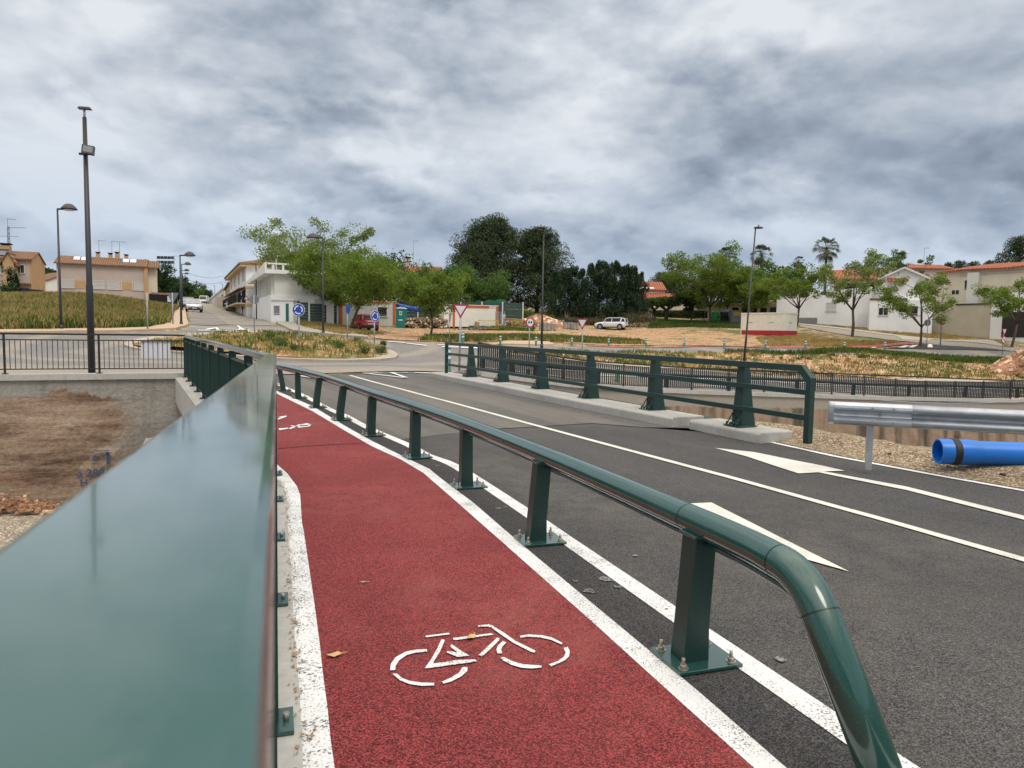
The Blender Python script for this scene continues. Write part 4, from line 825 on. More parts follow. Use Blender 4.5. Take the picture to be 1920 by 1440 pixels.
# sheet on the fence
def onfence(px, py, a=(-9.45, 20.55), b=(-13.5, 18.85), off=.04):
    a = Vector(a); b = Vector(b); e_ = b - a; nx_, ny_ = -e_.y, e_.x; d = rawdir(px, py); t = (nx_ * a.x + ny_ * a.y) / (nx_ * d.x + ny_ * d.y); return Vector((0, 0, CAMZ)) + d * t
s0, s1, s2 = onfence(263, 639), onfence(318, 639), onfence(263, 672)
mb = MB(); hgt = s0.z - s2.z; k = 12
for i in range(k + 1):
    t = i / k; p = s0.lerp(s1, t); r = .012 * math.sin(i * 2.1)
    for dz, dy in ((0, .03), (-hgt, .03), (-hgt, .034), (0, .034)): mb.v.append((p.x, p.y + dy + r, p.z + dz))
for i in range(k):
    for j in range(4): a = i * 4 + j; b = i * 4 + (j + 1) % 4; mb.f.append((a, b, b + 4, a + 4)); mb.sm.append(False)
tag(mb.build('sheet', M['poster']), 'blank white sheet fastened behind the bars of the left black fence', 'sheet')

# --- centre barrier: round handrail on leaning posts ---
cb = thing('road_barrier', 'low green barrier with a thick round rail between the red cycle path and the road', 'barrier', tuple(G(1292, 1241)))
posts = [(1292,1241),(1004,1017),(873,914),(777.5,859),(695,817.5),(637,788.5),(592.6,765),(558.8,747),(530.6,733)]
PB = [G(*p) for p in posts]
dd = (PB[-1] - PB[-3]).normalized(); 
for i in range(1, 4): PB.append(PB[8] + dd * (1.9 * i))
rail_px = [(1489,1066),(1340,991.5),(1200,936),(1047,865),(905,805.5),(782,763.5),(718,743.5),(640,716.5),(590,701),(521,685.5)]
RH = .60
RL = [G(a, b, RH) for a, b in rail_px]
# fit: rail sits at a constant sideways offset from the posts
def side(i):
    a = PB[max(i - 1, 0)]; b = PB[min(i + 1, len(PB) - 1)]; t = (b - a); t.z = 0; t.normalize(); return t, Vector((t.y, -t.x, 0))
def rail_at(y):
    ysr = [p.y for p in RL]; return float(np.interp(y, ysr, [p.x for p in RL]))
ctr = []
for i, p in enumerate(PB):
    t, nrm_ = side(i)
    x = rail_at(p.y + .0) if p.y < RL[-1].y else p.x + (rail_at(RL[-1].y) - np.interp(RL[-1].y, [q.y for q in PB], [q.x for q in PB]))
    ctr.append(Vector((x, p.y, near_z(p.y) + RH)))
end_corner = G(1508, 1076, RH)
end_g = G(1700, 1560)
path = [end_g + Vector((0, 0, -.02))]
c0 = end_corner; dirn = (end_g - c0).normalized(); dback = (ctr[0] - c0).normalized()
for t in np.linspace(0, 1, 9):
    A_ = c0 + dirn * .13; B_ = c0 + dback * .13; path.append(A_.lerp(c0, t).lerp(c0.lerp(B_, t), t))
mid_path = [ctr[0]]
path2 = smooth_poly([tuple(p) for p in [c0 + dback * .13] + ctr], 6)
full = path + [Vector(p) for p in path2[1:]]
mb = MB(); mb.tube(full, .062, 28); hr = mb.build('handrail', GR, cb, world=True)
# weld seams round the tube
for p_, t_ in ((path[-1], dback), (path[1], -dirn), (ctr[0] * 1.0 + (ctr[1] - ctr[0]).normalized() * .12, (ctr[1] - ctr[0]).normalized()), (ctr[3] + Vector((0,0,0)), (ctr[4] - ctr[3]).normalized()), (ctr[4], (ctr[4] - ctr[3]).normalized()), (ctr[2] + (ctr[2] - ctr[1]).normalized() * .1, (ctr[2] - ctr[1]).normalized()), (ctr[1]*1.0 + (ctr[1]-ctr[0]).normalized()*.12, (ctr[2] - ctr[1]).normalized())):
    mb = MB(); mb.tube([p_ - t_ * .002, p_ + t_ * .002], .0632, 28, cap=False); mb.build('seam', M['black'], hr).data.transform(cb.matrix_basis.inverted())
# thin conduit strip under the rail
mb = MB(); mb.tube([p + Vector((-.012, 0, -.072)) for p in [path[1]] + full[2:]], .011, 8); mb.build('lower_strip', GR, cb, world=True)
for i, p in enumerate(PB):
    t, nr = side(i); rc = ctr[i]; gz = near_z(p.y); p = Vector((p.x, p.y, gz + .012))
    inner = -nr                                   # side facing the cycle path
    # post: two tapering side plates + web, box section that leans to the road
    topc = Vector((p.x + (rc.x - p.x) * .62, p.y, gz + RH - .045)); w0, w1, dth = .125, .100, .105
    mb = MB(); vs = []
    for (c_, w_) in ((p, w0), (p + Vector((0, 0, .16)) * 1 + (topc - p) * Vector((1, 1, 0)).length * 0 + Vector((topc.x - p.x, topc.y - p.y, 0)) * .18, w0 * .86), (topc, w1)):
        for a_, b_ in ((-1, -1), (1, -1), (1, 1), (-1, 1)): vs.append(c_ + nr * (a_ * w_ / 2) + t * (b_ * dth / 2))
    fs = [(3, 2, 1, 0), (8, 9, 10, 11)]
    for r_ in (0, 4):
        for j in range(4): fs.append((r_ + j, r_ + (j + 1) % 4, r_ + 4 + (j + 1) % 4, r_ + 4 + j))
    mb.add(vs, fs); po = mb.build('post', M['green_post'], cb, world=True, bevel=.003)
    inv = cb.matrix_basis.inverted()
    mb = MB(); ang = math.atan2(nr.y, nr.x); mb.box((p.x + nr.x * .03, p.y + nr.y * .03, gz + .012 + .006), (.30, .25, .014), ang); mb.build('base_plate', GR, po, bevel=.002).data.transform(inv)
    for sx, sy in ((-1, -1), (1, -1), (1, 1), (-1, 1)):
        mb = MB(); c_ = Vector((p.x + nr.x * .03, p.y + nr.y * .03, gz + .024)) + nr * (sx * .115) + t * (sy * .09)
        mb.tube([c_, c_ + Vector((0, 0, .004))], .022, 12); mb.tube([c_ + Vector((0, 0, .004)), c_ + Vector((0, 0, .020))], .0145, 6); mb.tube([c_ + Vector((0, 0, .018)), c_ + Vector((0, 0, .046))], .0075, 8)
        mb.build('bolt', M['bolt'], po).data.transform(inv)
    # cap plate and saddle to the tube
    mb = MB(); cc = topc.lerp(Vector((rc.x, rc.y, topc.z)), .35); mb.box((cc.x, cc.y, topc.z + .006), ((Vector((rc.x, rc.y, 0)) - Vector((topc.x, topc.y, 0))).length + .12, .125, .012), ang)
    mb.box((rc.x - nr.x * .02, rc.y - nr.y * .02, topc.z - .016), (.06, .09, .03), ang)
    mb.build('saddle', GR, po, bevel=.002).data.transform(inv)

# --- right bridge barrier on its kerb ---
kp = [P(1, 1, 1)] * 0
KZ = .16
def onz(px, py, z):
    d = rawdir(px, py); t = (z - CAMZ) / d.z; return Vector((d.x * t, d.y * t, z))
PR = [onz(a, b, KZ) for a, b in ((881,706.5),(940,716),(1013,729),(1104,746.5),(1224,768),(1388,798))]
endF = onz(836, 699.3, KZ); endN = onz(1535, 822, .166)
ax = (PR[-1] - PR[0]); ax.z = 0; ax.normalize(); nx = Vector((-ax.y, ax.x, 0))      # towards the ravine if positive x
if nx.x < 0: nx = -nx
kerb = MB(); a_ = endF - ax * .5; b_ = PR[-1] - ax * 1.15; w0_, w1_ = -.34, .30
def slabk(mb, a, b, z0, z1, wa, wb):
    vs = [];
    for p in (a, b):
        for (o_, z_) in ((wa, z0), (wb, z0), (wb, z1), (wa + .03, z1), (wa, z1 - .03)): q = p + nx * o_; vs.append((q.x, q.y, z_))
    mb.add(vs, [(0, 1, 2, 3, 4), (9, 8, 7, 6, 5)] + [(i, (i + 1) % 5, 5 + (i + 1) % 5, 5 + i) for i in range(5)])
mid = a_ + ax * 8.8
slabk(kerb, a_, mid - ax * .01, -.02, KZ, w0_, w1_); slabk(kerb, mid + ax * .01, b_, -.02, KZ, w0_ - .01, w1_)
kb_ = kerb.build('kerb', M['concrete_lt'], bevel=.012); tag(kb_, kind='structure')
kerb = MB(); c_ = PR[-1]; slabk(kerb, c_ - ax * .9, c_ + ax * .62, -.02, KZ - .01, -.22, .40); k2 = kerb.build('kerb', M['concrete_lt'], bevel=.02); tag(k2, kind='structure')
rb = thing('bridge_parapet', 'dark green three-rail bridge parapet with tapered posts on the concrete kerb across the road', 'railing', tuple(PR[3]))
TOPZ, MIDZ, LOWZ = 1.06, .76, .43
far3 = endF; near3 = endN
def rl(z, h, inset, name, w=.10, elbow=False):
    mb = MB(); o_ = nx * inset
    mb.beam([Vector((far3.x, far3.y, z)) + o_, Vector((near3.x, near3.y, z)) + o_], w, h); mb.build(name, GR, rb, world=True, bevel=.006)
tz = up(1388, 676.5, PR[-1]) + KZ
TOPZ = tz
# top rail with a chamfered elbow at each end
mb = MB(); n3 = Vector((near3.x, near3.y, 0)); f3 = Vector((far3.x, far3.y, 0)); hh = .085
def side_profile(pts_uz, w, mb):
    """polygon in the vertical plane along ax (u from f3), extruded sideways by w"""
    vs = []
    for s_ in (-w / 2, w / 2):
        for u_, z_ in pts_uz: q = f3 + ax * u_ + nx * s_; vs.append((q.x, q.y, z_))
    n_ = len(pts_uz); mb.add(vs, [tuple(range(n_))[::-1], tuple(range(n_, 2 * n_))] + [(i, (i + 1) % n_, n_ + (i + 1) % n_, n_ + i) for i in range(n_)])
Lr = (n3 - f3).dot(ax); T = TOPZ; c_ = .085; e2 = .16
side_profile([(0, KZ), (c_, KZ), (c_, T - c_ * 1.0 - .02), (c_ + .03, T - c_), (Lr - e2 - .06, T - c_), (Lr - c_, T - e2 - .05), (Lr - c_, .10), (Lr, .10), (Lr, T - e2), (Lr - e2, T), (.03, T), (0, T - .03)], .085, mb)
mb.build('top_rail', M['green_post'], rb, world=True, bevel=.004)
for z, nm in ((MIDZ, 'middle_rail'), (LOWZ, 'lower_rail')):
    mb = MB(); side_profile([(c_ - .01, z - .035), (Lr - c_ + .01, z - .035), (Lr - c_ + .01, z + .035), (c_ - .01, z + .035)], .065, mb); mb.build(nm, M['green_post'], rb, world=True, bevel=.004)
for p in PR:
    p = Vector((p.x, p.y, KZ)); mb = MB(); vs = []
    q0 = p + nx * .02
    for wu, wv0, wv1, z in ((.105, -.10, .17, .0), (.090, -.080, .12, .32), (.068, -.045, .055, T - KZ - c_)):
        for a, b in ((-1, wv0), (1, wv0), (1, wv1), (-1, wv1)): vs.append(q0 + ax * (a * wu) + nx * b + Vector((0, 0, z)))
    fs = [(3, 2, 1, 0), (8, 9, 10, 11)]
    for r_ in (0, 4):
        for j in range(4): fs.append((r_ + j, r_ + (j + 1) % 4, r_ + 4 + (j + 1) % 4, r_ + 4 + j))
    mb.add(vs, fs); po = mb.build('post', M['green_post'], rb, world=True, bevel=.004); inv = rb.matrix_basis.inverted()
    mb = MB(); mb.box((p.x, p.y, KZ + .008), (.32, .36, .016), math.atan2(ax.y, ax.x)); mb.build('base_plate', GR, po).data.transform(inv)
    for u_ in (-.10, -.03, .045, .11):
        mb = MB(); a1_ = p + ax * u_ - nx * .17 + Vector((0, 0, .016)); mb.bar(a1_, a1_ + nx * .09 + ax * .02 + Vector((0, 0, .17 if abs(u_) > .05 else .12)), .014)
        mb.tube([a1_, a1_ + Vector((0, 0, .05))], .012, 6)
        mb.build('gusset', M['green_far'], po).data.transform(inv)

# --- galvanised W-beam guard rail ---
gA = onz(1555, 752, .78); gB = onz(1920, 769, .78)
gr_ = thing('guard_rail', 'shiny galvanised crash barrier starting beside the parapet end post, above the blue pipe', 'guard rail', (gA.x, gA.y, .1))
gd = (gB - gA); gd.z = 0; gd.normalize(); gn = Vector((gd.y, -gd.x, 0))
if gn.y > 0: gn = -gn                               # towards the road
prof = [(.0, .155), (.02, .150), (.075, .115), (.080, .085), (.078, .065), (.015, .030), (.005, .0), (.015, -.030), (.078, -.065), (.080, -.085), (.075, -.115), (.02, -.150), (.0, -.155)]
prof = [(d_, z_ * .8) for d_, z_ in prof]
def wbeam(mb, u0, u1, zc, off, k=1.0):
    vs = []
    for u_ in (u0, u1):
        for d_, z_ in prof + [(d - .006, z * .985) for d, z in prof[::-1]]: q = Vector((gA.x, gA.y, 0)) + gd * u_ + gn * (d_ * k + off); vs.append((q.x, q.y, zc + z_ * k))
    n_ = len(prof) * 2; mb.add(vs, [tuple(range(n_))[::-1], tuple(range(n_, 2 * n_))] + [(i, (i + 1) % n_, n_ + (i + 1) % n_, n_ + i) for i in range(n_)], False)
mb = MB(); wbeam(mb, .32, 9, 0.655, 0); bo = mb.build('beam', M['galv'], gr_, world=True)
mb = MB(); wbeam(mb, .05, .80, 0.655, .006, 1.01)
bo.data.polygons.foreach_set('use_smooth', [True] * len(bo.data.polygons))
# curled end
vs = []; k_ = 7
for i in range(k_):
    a = math.pi * .75 * i / (k_ - 1); u_ = .05 - math.sin(a) * .06; of = -(1 - math.cos(a)) * .03
    for z_, b_ in ((.124, 0), (.072, .075), (0, .01 + .06 * i / k_), (-.072, .075), (-.124, 0)):
        q = Vector((gA.x, gA.y, 0)) + gd * u_ + gn * (b_ * max(.0, 1 - i / k_) + of + .006); vs.append((q.x, q.y, 0.655 + z_))
mb.add(vs, [(i * 5 + j, i * 5 + j + 1, i * 5 + 6 + j, i * 5 + 5 + j) for i in range(k_ - 1) for j in range(4)], True)
mb.build('end_section', M['galv'], gr_, world=True, recalc=True)
for u_, z_ in [(u, z) for u in (.42, .62) for z in (.072, -.072)] + [(.5, 0), (2.0, .072), (2.25, 0), (3.2, .072)]: 
    q = Vector((gA.x, gA.y, 0.655 + z_)) + gd * u_ + gn * (.082 if z_ else .012); mb = MB(); mb.tube([q, q + gn * .012], .014, 8); mb.build('bolt', M['bolt'], bo).data.transform(gr_.matrix_basis.inverted())
for u_ in (.42, 4.42, 8.4):
    q = Vector((gA.x, gA.y, 0)) + gd * u_ - gn * .05; mb = MB()
    for o_, w_ in ((-.028, .006), (.028, .006)): mb.box((q.x + gd.x * o_, q.y + gd.y * o_, .38), (.006, .09, .66), math.atan2(gd.y, gd.x))
    mb.box((q.x + gn.x * .043, q.y + gn.y * .043, .38), (.056, .006, .66), math.atan2(gd.y, gd.x)); mb.build('post', M['galv'], gr_, world=True)
# --- blue pipe ---
pA = onz(1758, 846, .24); pB = onz(1920, 851.5, .24)
pd = (pB - pA).normalized(); pd.z = 0; pd.normalize(); rr = .132
pipe = thing('pipe', 'bright blue plastic water pipe with a black sealing ring lying on the gravel', 'pipe', (pA.x, pA.y, .08))
mb = MB(); prf = [(0, rr * 1.03), (.02, rr * 1.06), (.30, rr * 1.06), (.40, rr * .985), (.44, rr * .965), (6.5, rr * .965)]
pz = lambda u: pA.z + .0
mb.tube([pA + pd * u for u, r in prf], [r for u, r in prf], 32, cap=False)
inner_ = [(0, rr * .93), (.30, rr * .93), (.5, rr * .86), (6.5, rr * .86)]; mb.tube([pA + pd * u for u, r in inner_][::-1], [r for u, r in inner_][::-1], 32, cap=False)
o_ = len(mb.v); 
ring = []
for r in (rr * 1.03, rr * .93):
    X = pd.cross(Vector((0, 0, 1))).normalized(); Y = pd.cross(X)
    for j in range(32): a = 2 * math.pi * j / 32; ring.append(pA + X * math.cos(a) * r + Y * math.sin(a) * r)
mb.add(ring, [(j, (j + 1) % 32, 32 + (j + 1) % 32, 32 + j) for j in range(32)])
pt = mb.build('pipe_body', M['blue_pipe'], pipe, world=True)
mb = MB(); mb.tube([pA + pd * u for u in (.13, .135, .15, .165, .17, .185, .20, .205)], [rr * 1.07, rr * 1.11, rr * 1.115, rr * 1.10, rr * 1.10, rr * 1.115, rr * 1.11, rr * 1.07], 32, cap=False); mb.build('sealing_ring', M['rubber'], pipe, world=True)

# --- green barrier and bollards on the second road behind the far fence ---
gb = thing('road_barrier', 'distant green road barrier with stout posts right behind the long black fence', 'barrier', tuple(G(1300, 734)))
bpx = [(905,703),(960,714),(1003,719.5),(1122,728),(1252,735),(1370,739),(1500,741.5),(1605,745),(1710,748.5),(1817,751.5),(1915,754.5)]
bw = []
for a, b in bpx: 
    q = G(a, b - 1.5); t = 1.015; bw.append(Vector((q.x * t, q.y * t + .4, 0)))
for v in bw: v.z = Ht(v.x, v.y)
for p in bw: mb = MB(); mb.box((p.x, p.y, p.z + .35), (.18, .16, .70), .2, .8); mb.build('post', M['green_far'], gb, world=True)
mb = MB(); mb.tube([p + Vector((0, -.1, .70)) for p in bw] + [bw[-1] + (bw[-1] - bw[-2]) * 3 + Vector((0, -.1, .7))], .075, 12); mb.build('handrail', M['green_far'], gb, world=True)
# ======================= LAMPS, SIGNS, BOLLARDS =======================
def lamp_dome(H_, label, base, rz, group=None, name='street_lamp'):
    r = thing(name, label, 'street lamp', base, rz, group)
    MB().tube([(0, 0, -.1), (0, 0, 1.0), (0, 0, H_)], [.085, .075, .045], 10).build('pole', M['dark_pole'], r)
    MB().tube([(0, 0, .0), (0, 0, .35)], .11, 10).build('base_sleeve', M['dark_pole'], r)
    MB().bar((0, 0, H_ - .03), (.42, 0, H_ - .03), .07, .09).build('arm', M['dark_pole'], r)
    mb = MB(); mb.lathe([(.0, .26), (.12, .25), (.22, .20), (.32, .10), (.40, .0), (.43, -.05), (.36, -.06), (0, -.06)], 16, (.72, 0, H_)); mb.build('lamp_head', M['dark_pole'], r)
    MB().lathe([(.0, -.07), (.26, -.068), (.24, -.12), (0, -.15)], 12, (.72, 0, H_)).build('diffuser', M['sign_white'], r)
    return r
def lamp_disc(H_, label, base, rz, flag=0, group=None):
    r = thing('street_lamp', label, 'street lamp', base, rz, group)
    MB().tube([(0, 0, -.1), (0, 0, 2.2), (0, 0, 2.25), (0, 0, H_)], [.085, .075, .06, .045], 10).build('pole', M['dark_pole'], r)
    MB().tube([(0, 0, 0), (0, 0, .4)], .11, 10).build('base_sleeve', M['dark_pole'], r)
    MB().bar((-.03, 0, H_), (.3, 0, H_), .05, .06).build('arm', M['dark_pole'], r)
    MB().lathe([(0, .10), (.16, .08), (.30, .03), (.33, -.01), (.28, -.03), (0, -.03)], 16, (.2, 0, H_ + .02)).build('lamp_head', M['dark_pole'], r)
    MB().tube([(.2, 0, H_ + .10), (.2, 0, H_ + .24)], .035, 6).build('photocell', M['dark_pole'], r)
    return r
def hgt(px_base, py_base, px_top, py_top, base): return up(px_top, py_top, base)
def at(px, py): return G(px, py)
# tall mast behind the left fence
b = G(172.5, 704); b.z = 0
H0 = up(165, 203, b)
r = thing('light_mast', 'tallest black lighting mast with a floodlight halfway up, standing behind the left picket fence', 'light mast', b, 0)
MB().tube([(0, 0, -.1), (0, 0, 2.6), (0, 0, 2.65), (0, 0, H0 - .25)], [.098, .092, .078, .055], 14).build('pole', M['dark_pole'], r)
MB().tube([(0, 0, H0 - .3), (0, 0, H0 - .03)], .032, 10).build('spigot', M['galv_pole'], r)
mb = MB(); mb.box((.02, 0, H0), (.34, .18, .055), .2, .8); mb.build('lamp_head', M['dark_pole'], r)
fz = up(165, 284, b)
mb = MB(); mb.prism([(-.16, -.11), (.16, -.15), (.17, .11), (-.15, .15)], 'y', -.07, .02); o = mb.build('floodlight', M['black'], r); o.location = (.15, -.12, fz); o.rotation_euler = (R(-18), 0, R(18))
q = MB().prism([(-.12, -.075), (.12, -.105), (.13, .075), (-.11, .11)], 'y', -.078, -.072).build('lens', M['sign_back'], o)
MB().box((0, -.05, 0), (.30, .05, .06)).build('bracket', M['black'], r).location = (0, 0, fz - .08)
# dome lamps
b = G(115, 620.5); L1 = lamp_dome(up(113, 391, b), 'tall thin dome street lamp at the far left, on the pavement below the grassy bank', b, R(-8))
b = G(340, 611.5); lamp_dome(up(343, 478, b), 'largest and nearest dome lamp on the left side of the street mouth', b, R(0), 'dome lamps on the left of the street')
ords = ['second', 'third', 'fourth', 'fifth', 'sixth']
for i, (px, d, ty) in enumerate(((342.5, 84, 495), (343, 108, 507), (344, 130, 513), (345, 165, 522))):
    zb = Ht(*(P(px, 600, d).xy)); b = Vector((P(px, 600, d).x, P(px, 600, d).y, zb)); lamp_dome(up(px, ty, b), ords[i] + ' dome lamp from the camera along the left pavement of the street', b, 0, 'dome lamps on the left of the street')
b = G(606, 628); lamp_dome(up(606, 445, b), 'dome street lamp between the pair of leafy trees and the street corner', b, R(178))
b = G(1015.5, 656); lamp_disc(up(1020.5, 428, b), 'dark lamp post in front of the big pine, its flat lantern turned left', b, R(180))
b = onz(1394, 690, -.2); q = P(1394, 690, 30); b = G(1394, 692)
zz_ = up(1412, 427, b); r = lamp_disc(zz_, 'slightly leaning dark lamp post between the white cabin and the red-skirted cabin trees', b, 0); r['label'] = 'slightly leaning dark lamp post rising in front of the red-skirted cabin'
r.rotation_euler = (0, R(2.6), 0); r.matrix_basis = Matrix.Translation(b) @ Matrix.Rotation(R(2.6), 4, 'Y')
for i, (px, by, ty, d) in enumerate(((481, 590.5, 495, 76), (455, 583, 505, 90), (428.5, 578, 530, 125), (418, 574, 532, 150), (403, 570, 535, 190))):
    b = P(px, by, d); b.z = Ht(b.x, b.y); mm = ('nearest', 'second', 'third', 'fourth', 'farthest')[i]
    r = thing('street_lamp', mm + ' thin lamp post along the right pavement of the street, by the white houses', 'street lamp', b, R(180), 'thin lamps on the right of the street')
    h = up(px, ty, b); MB().tube([(0, 0, 0), (0, 0, h)], [.07, .05], 8).build('pole', M['dark_pole'], r); MB().bar((0, 0, h), (.7, 0, h + .05), .08, .05).build('lamp_head', M['dark_pole'], r)
b = P(519, 604.5, 68); b.z = Ht(b.x, b.y); r = thing('street_lamp', 'thick grey post with a round no-parking sign in front of the white corner house', 'street lamp', b)
h = up(519, 486, b); MB().tube([(0, 0, 0), (0, 0, h)], [.10, .06], 8).build('pole', M['galv_pole'], r)
# floodlight tower at the sports ground
b = P(311, 540, 190); b.z = Ht(b.x, b.y); r = thing('floodlight_tower', 'sports ground floodlight tower on a thin mast beyond the row house', 'floodlight', b); h = up(311, 493, b)
MB().tube([(0, 0, 0), (0, 0, h)], [.25, .15], 8).build('mast', M['dark_pole'], r)
mb = MB()
for i in range(5):
    for j in range(2): mb.box((-.9 * 2 + i * .95, 0, h + .2 + j * 1.2), (.75, .3, .75))
for j in range(2): mb.bar((-2.1, 0, h + .2 + j * 1.2), (2.3, 0, h + .2 + j * 1.2), .12)
mb.build('floodlights', M['dark_pole'], r)

def disc(r_, th, z, mat, name, par, y0=0.0, n=28):
    mb = MB(); mb.tube([(0, y0 - th, z), (0, y0, z)], r_, n, smooth=False); return mb.build(name, mat, par)
def polyplate(poly, y0, y1, mat, name, par): mb = MB(); mb.prism(poly, 'y', y0, y1); return mb.build(name, mat, par)
def signpost(label, base, h, rz, name='road_sign', r=.035, mat='galv_pole', group=None):
    t = thing(name, label, 'road sign', base, rz, group); MB().tube([(0, 0, -.1), (0, 0, h)], r, 10).build('post', M[mat], t); return t
def arc_arrow(R_, a0, a1, w_, n=10):
    ps = [(R_ * math.cos(R(a0 + (a1 - a0) * i / n)) * 1.0, R_ * math.sin(R(a0 + (a1 - a0) * i / n))) for i in range(n + 1)]
    outer = [(x * (1 + w_ / 2 / R_), y * (1 + w_ / 2 / R_)) for x, y in ps]; inner = [(x * (1 - w_ / 2 / R_), y * (1 - w_ / 2 / R_)) for x, y in ps]
    s_ = 1 if a1 > a0 else -1; te = R(a1 + s_ * 16); head = [(R_ * (1 + .95 * w_ / R_) * math.cos(R(a1)), R_ * (1 + .95 * w_ / R_) * math.sin(R(a1))), (R_ * math.cos(te), R_ * math.sin(te)), (R_ * (1 - .95 * w_ / R_) * math.cos(R(a1)), R_ * (1 - .95 * w_ / R_) * math.sin(R(a1)))]
    return outer + head + inner[::-1]
def roundabout_face(t, z, rad):
    disc(rad, .008, z, M['sign_white'], 'sign_rim', t, -.05); f = disc(rad * .93, .003, z, M['sign_blue'], 'sign_face', t, -.058)
    for k_ in range(3):
        pl = arc_arrow(rad * .60, 62 + k_ * 120, -18 + k_ * 120, rad * .19); mb = MB(); tr = tessellate_polygon([[Vector((x, y, 0)) for x, y in pl]])
        vs = [(x, -.0635, z + y) for x, y in pl]; mb.add(vs, [tuple(q) for q in tr]); mb.build('arrow', M['sign_white'], f)
b = G(561, 665.5); h = up(561, 569, b); t = signpost('round blue roundabout arrows sign on the front edge of the island, face on', b, h - .1, R(0)); roundabout_face(t, h - .30, .30)
b = G(702, 656); h = up(702, 582, b); t = signpost('narrower turned blue roundabout sign at the right end of the island', b, h - .1, R(52)); roundabout_face(t, h - .30, .30)
b = G(651.5, 641); h = up(651.5, 569, b); t = signpost('grey post with a blue sign seen edge-on, before the red car', b, h, R(80)); disc(.3, .01, h - .32, M['sign_blue'], 'sign_face', t, -.04)
b = G(477, 624.5); h = up(477, 552.5, b); t = signpost('grey back of a round sign on a galvanised post at the street mouth', b, h - .02, 0); disc(.31, .01, h - .31, M['sign_back'], 'sign_face', t, .06)
b = G(338, 611.8); b.x -= .25; b.y -= .6; b.z = Ht(b.x, b.y); h = up(338, 549, b); t = signpost('grey back of a triangular sign beside the nearest left dome lamp', b, h, 0, r=.05)
polyplate([(-.45, h), (.45, h), (0, h - .78)], .05, .06, M['sign_back'], 'sign_face', t)
b = G(277, 621); h = up(276, 549, b); signpost('bare galvanised post at the foot of the grassy bank', b, h, 0, name='post', r=.045)['category'] = 'post'
def yield_face(t, z, s, y=-.06):
    tri = lambda k: [(-s * k / 2, z + s * .2887 * k), (s * k / 2, z + s * .2887 * k), (0, z - s * .577 * k)]
    polyplate(tri(1), y, y + .012, M['sign_red'], 'sign_rim', t); polyplate(tri(.70), y - .004, y - .001, M['sign_white'], 'sign_face', t)
    polyplate([(x * 1.03, z + (v - z) * 1.03) for x, v in tri(1)], y + .014, y + .02, M['sign_back'], 'sign_back', t)
b = G(860, 700); b = P(861, 689, 28.4); b.z = Ht(b.x, b.y) if b.y > edge_y(b.x) else 0; h = up(866, 571, b)
t = signpost('large give-way triangle on a galvanised post just behind the far end of the parapet', b, h - .1, 0, r=.045); t.rotation_euler = (0, R(.9), 0); yield_face(t, h - .18, .62)
b = G(992, 662); h = up(992, 595, b); t = signpost('round no-overtaking sign with a red rim, by the yellow site barriers', b, h - .05, R(35))
disc(.30, .01, h - .30, M['sign_red'], 'sign_rim', t, -.05); f = disc(.225, .003, h - .30, M['sign_white'], 'sign_face', t, -.061)
for sx in (-.085, .085): 
    mb = MB(); mb.box((sx, -.068, h - .30), (.11, .004, .09)); mb.box((sx, -.068, h - .245), (.08, .004, .06)); mb.build('symbol', M['sign_black'], f)
b = G(1091, 683); h = up(1094, 598, b); t = signpost('smaller give-way triangle behind the middle of the parapet, turned a little right', b, h - .05, R(-35)); yield_face(t, h - .2, .70)
b = G(1763, 648); h = up(1763, 597, b); t = signpost('red no-entry disc with a white bar on the pole by the beige wall', b, up(1766, 520, b), 0, r=.055)
disc(.31, .01, h - .31, M['sign_red'], 'sign_face', t, -.06); MB().box((0, -.074, h - .31), (.44, .004, .11)).build('bar', M['sign_white'], t)
b = G(1737, 652); h = up(1737, 599, b); t = signpost('dark round back of a sign right beside the small tree at the crossing', b, h, 0); disc(.30, .01, h - .3, M['sign_back'], 'sign_face', t, .06)
b = P(1880, 652, 59); b.z = Ht(b.x, b.y); h = up(1880, 617, b); t = signpost('give-way triangle above a round no-left-turn sign at the earth heap', b, h - .05, R(25)); yield_face(t, h - .16, .62)
z2 = h - .88; disc(.31, .01, z2, M['sign_red'], 'sign_rim', t, -.05); f = disc(.24, .003, z2, M['sign_white'], 'sign_face', t, -.061)
mb = MB(); mb.bar((.06, -.066, z2 - .13), (.06, -.066, z2 + .05), .045, .004); mb.bar((.06, -.066, z2 + .05), (-.10, -.066, z2 + .08), .045, .004); mb.build('symbol', M['sign_black'], f)
mb = MB(); mb.bar((-.17, -.071, z2 + .17), (.17, -.071, z2 - .17), .045, .004); mb.build('slash', M['sign_red'], f)
b = P(519.5, 604.3, 67.8); b.z = Ht(b.x, b.y); h = up(520, 555, b)
t = thing('road_sign', 'round blue no-parking sign with a red rim strapped to the grey post', 'road sign', b); disc(.31, .01, h - .31, M['sign_red'], 'sign_rim', t, -.12); disc(.24, .003, h - .31, M['sign_blue'], 'sign_face', t, -.131)
mb = MB(); mb.bar((-.17, -.137, h - .14), (.17, -.137, h - .48), .05, .003); mb.build('slash', M['sign_red'], t)
b = P(441.5, 580, 98); b.z = Ht(b.x, b.y); h = up(441.5, 553.5, b); t = signpost('small round red-rimmed no-parking sign just above the cream car', b, h, 0); disc(.33, .01, h - .33, M['sign_red'], 'sign_rim', t, -.05); disc(.2, .003, h - .33, M['sign_blue'], 'sign_face', t, -.061)
b = P(455.5, 583.5, 88.5); b.z = Ht(b.x, b.y); h = up(455.5, 554, b); t = signpost('square blue sign on the first of two posts by the person in black shorts', b, h, 0); MB().box((0, -.06, h - .25), (.5, .02, .5)).build('sign_face', M['sign_blue'], t)
polyplate([(-.15, h - .42), (.15, h - .42), (0, h - .10)], -.08, -.072, M['sign_white'], 'symbol', t)
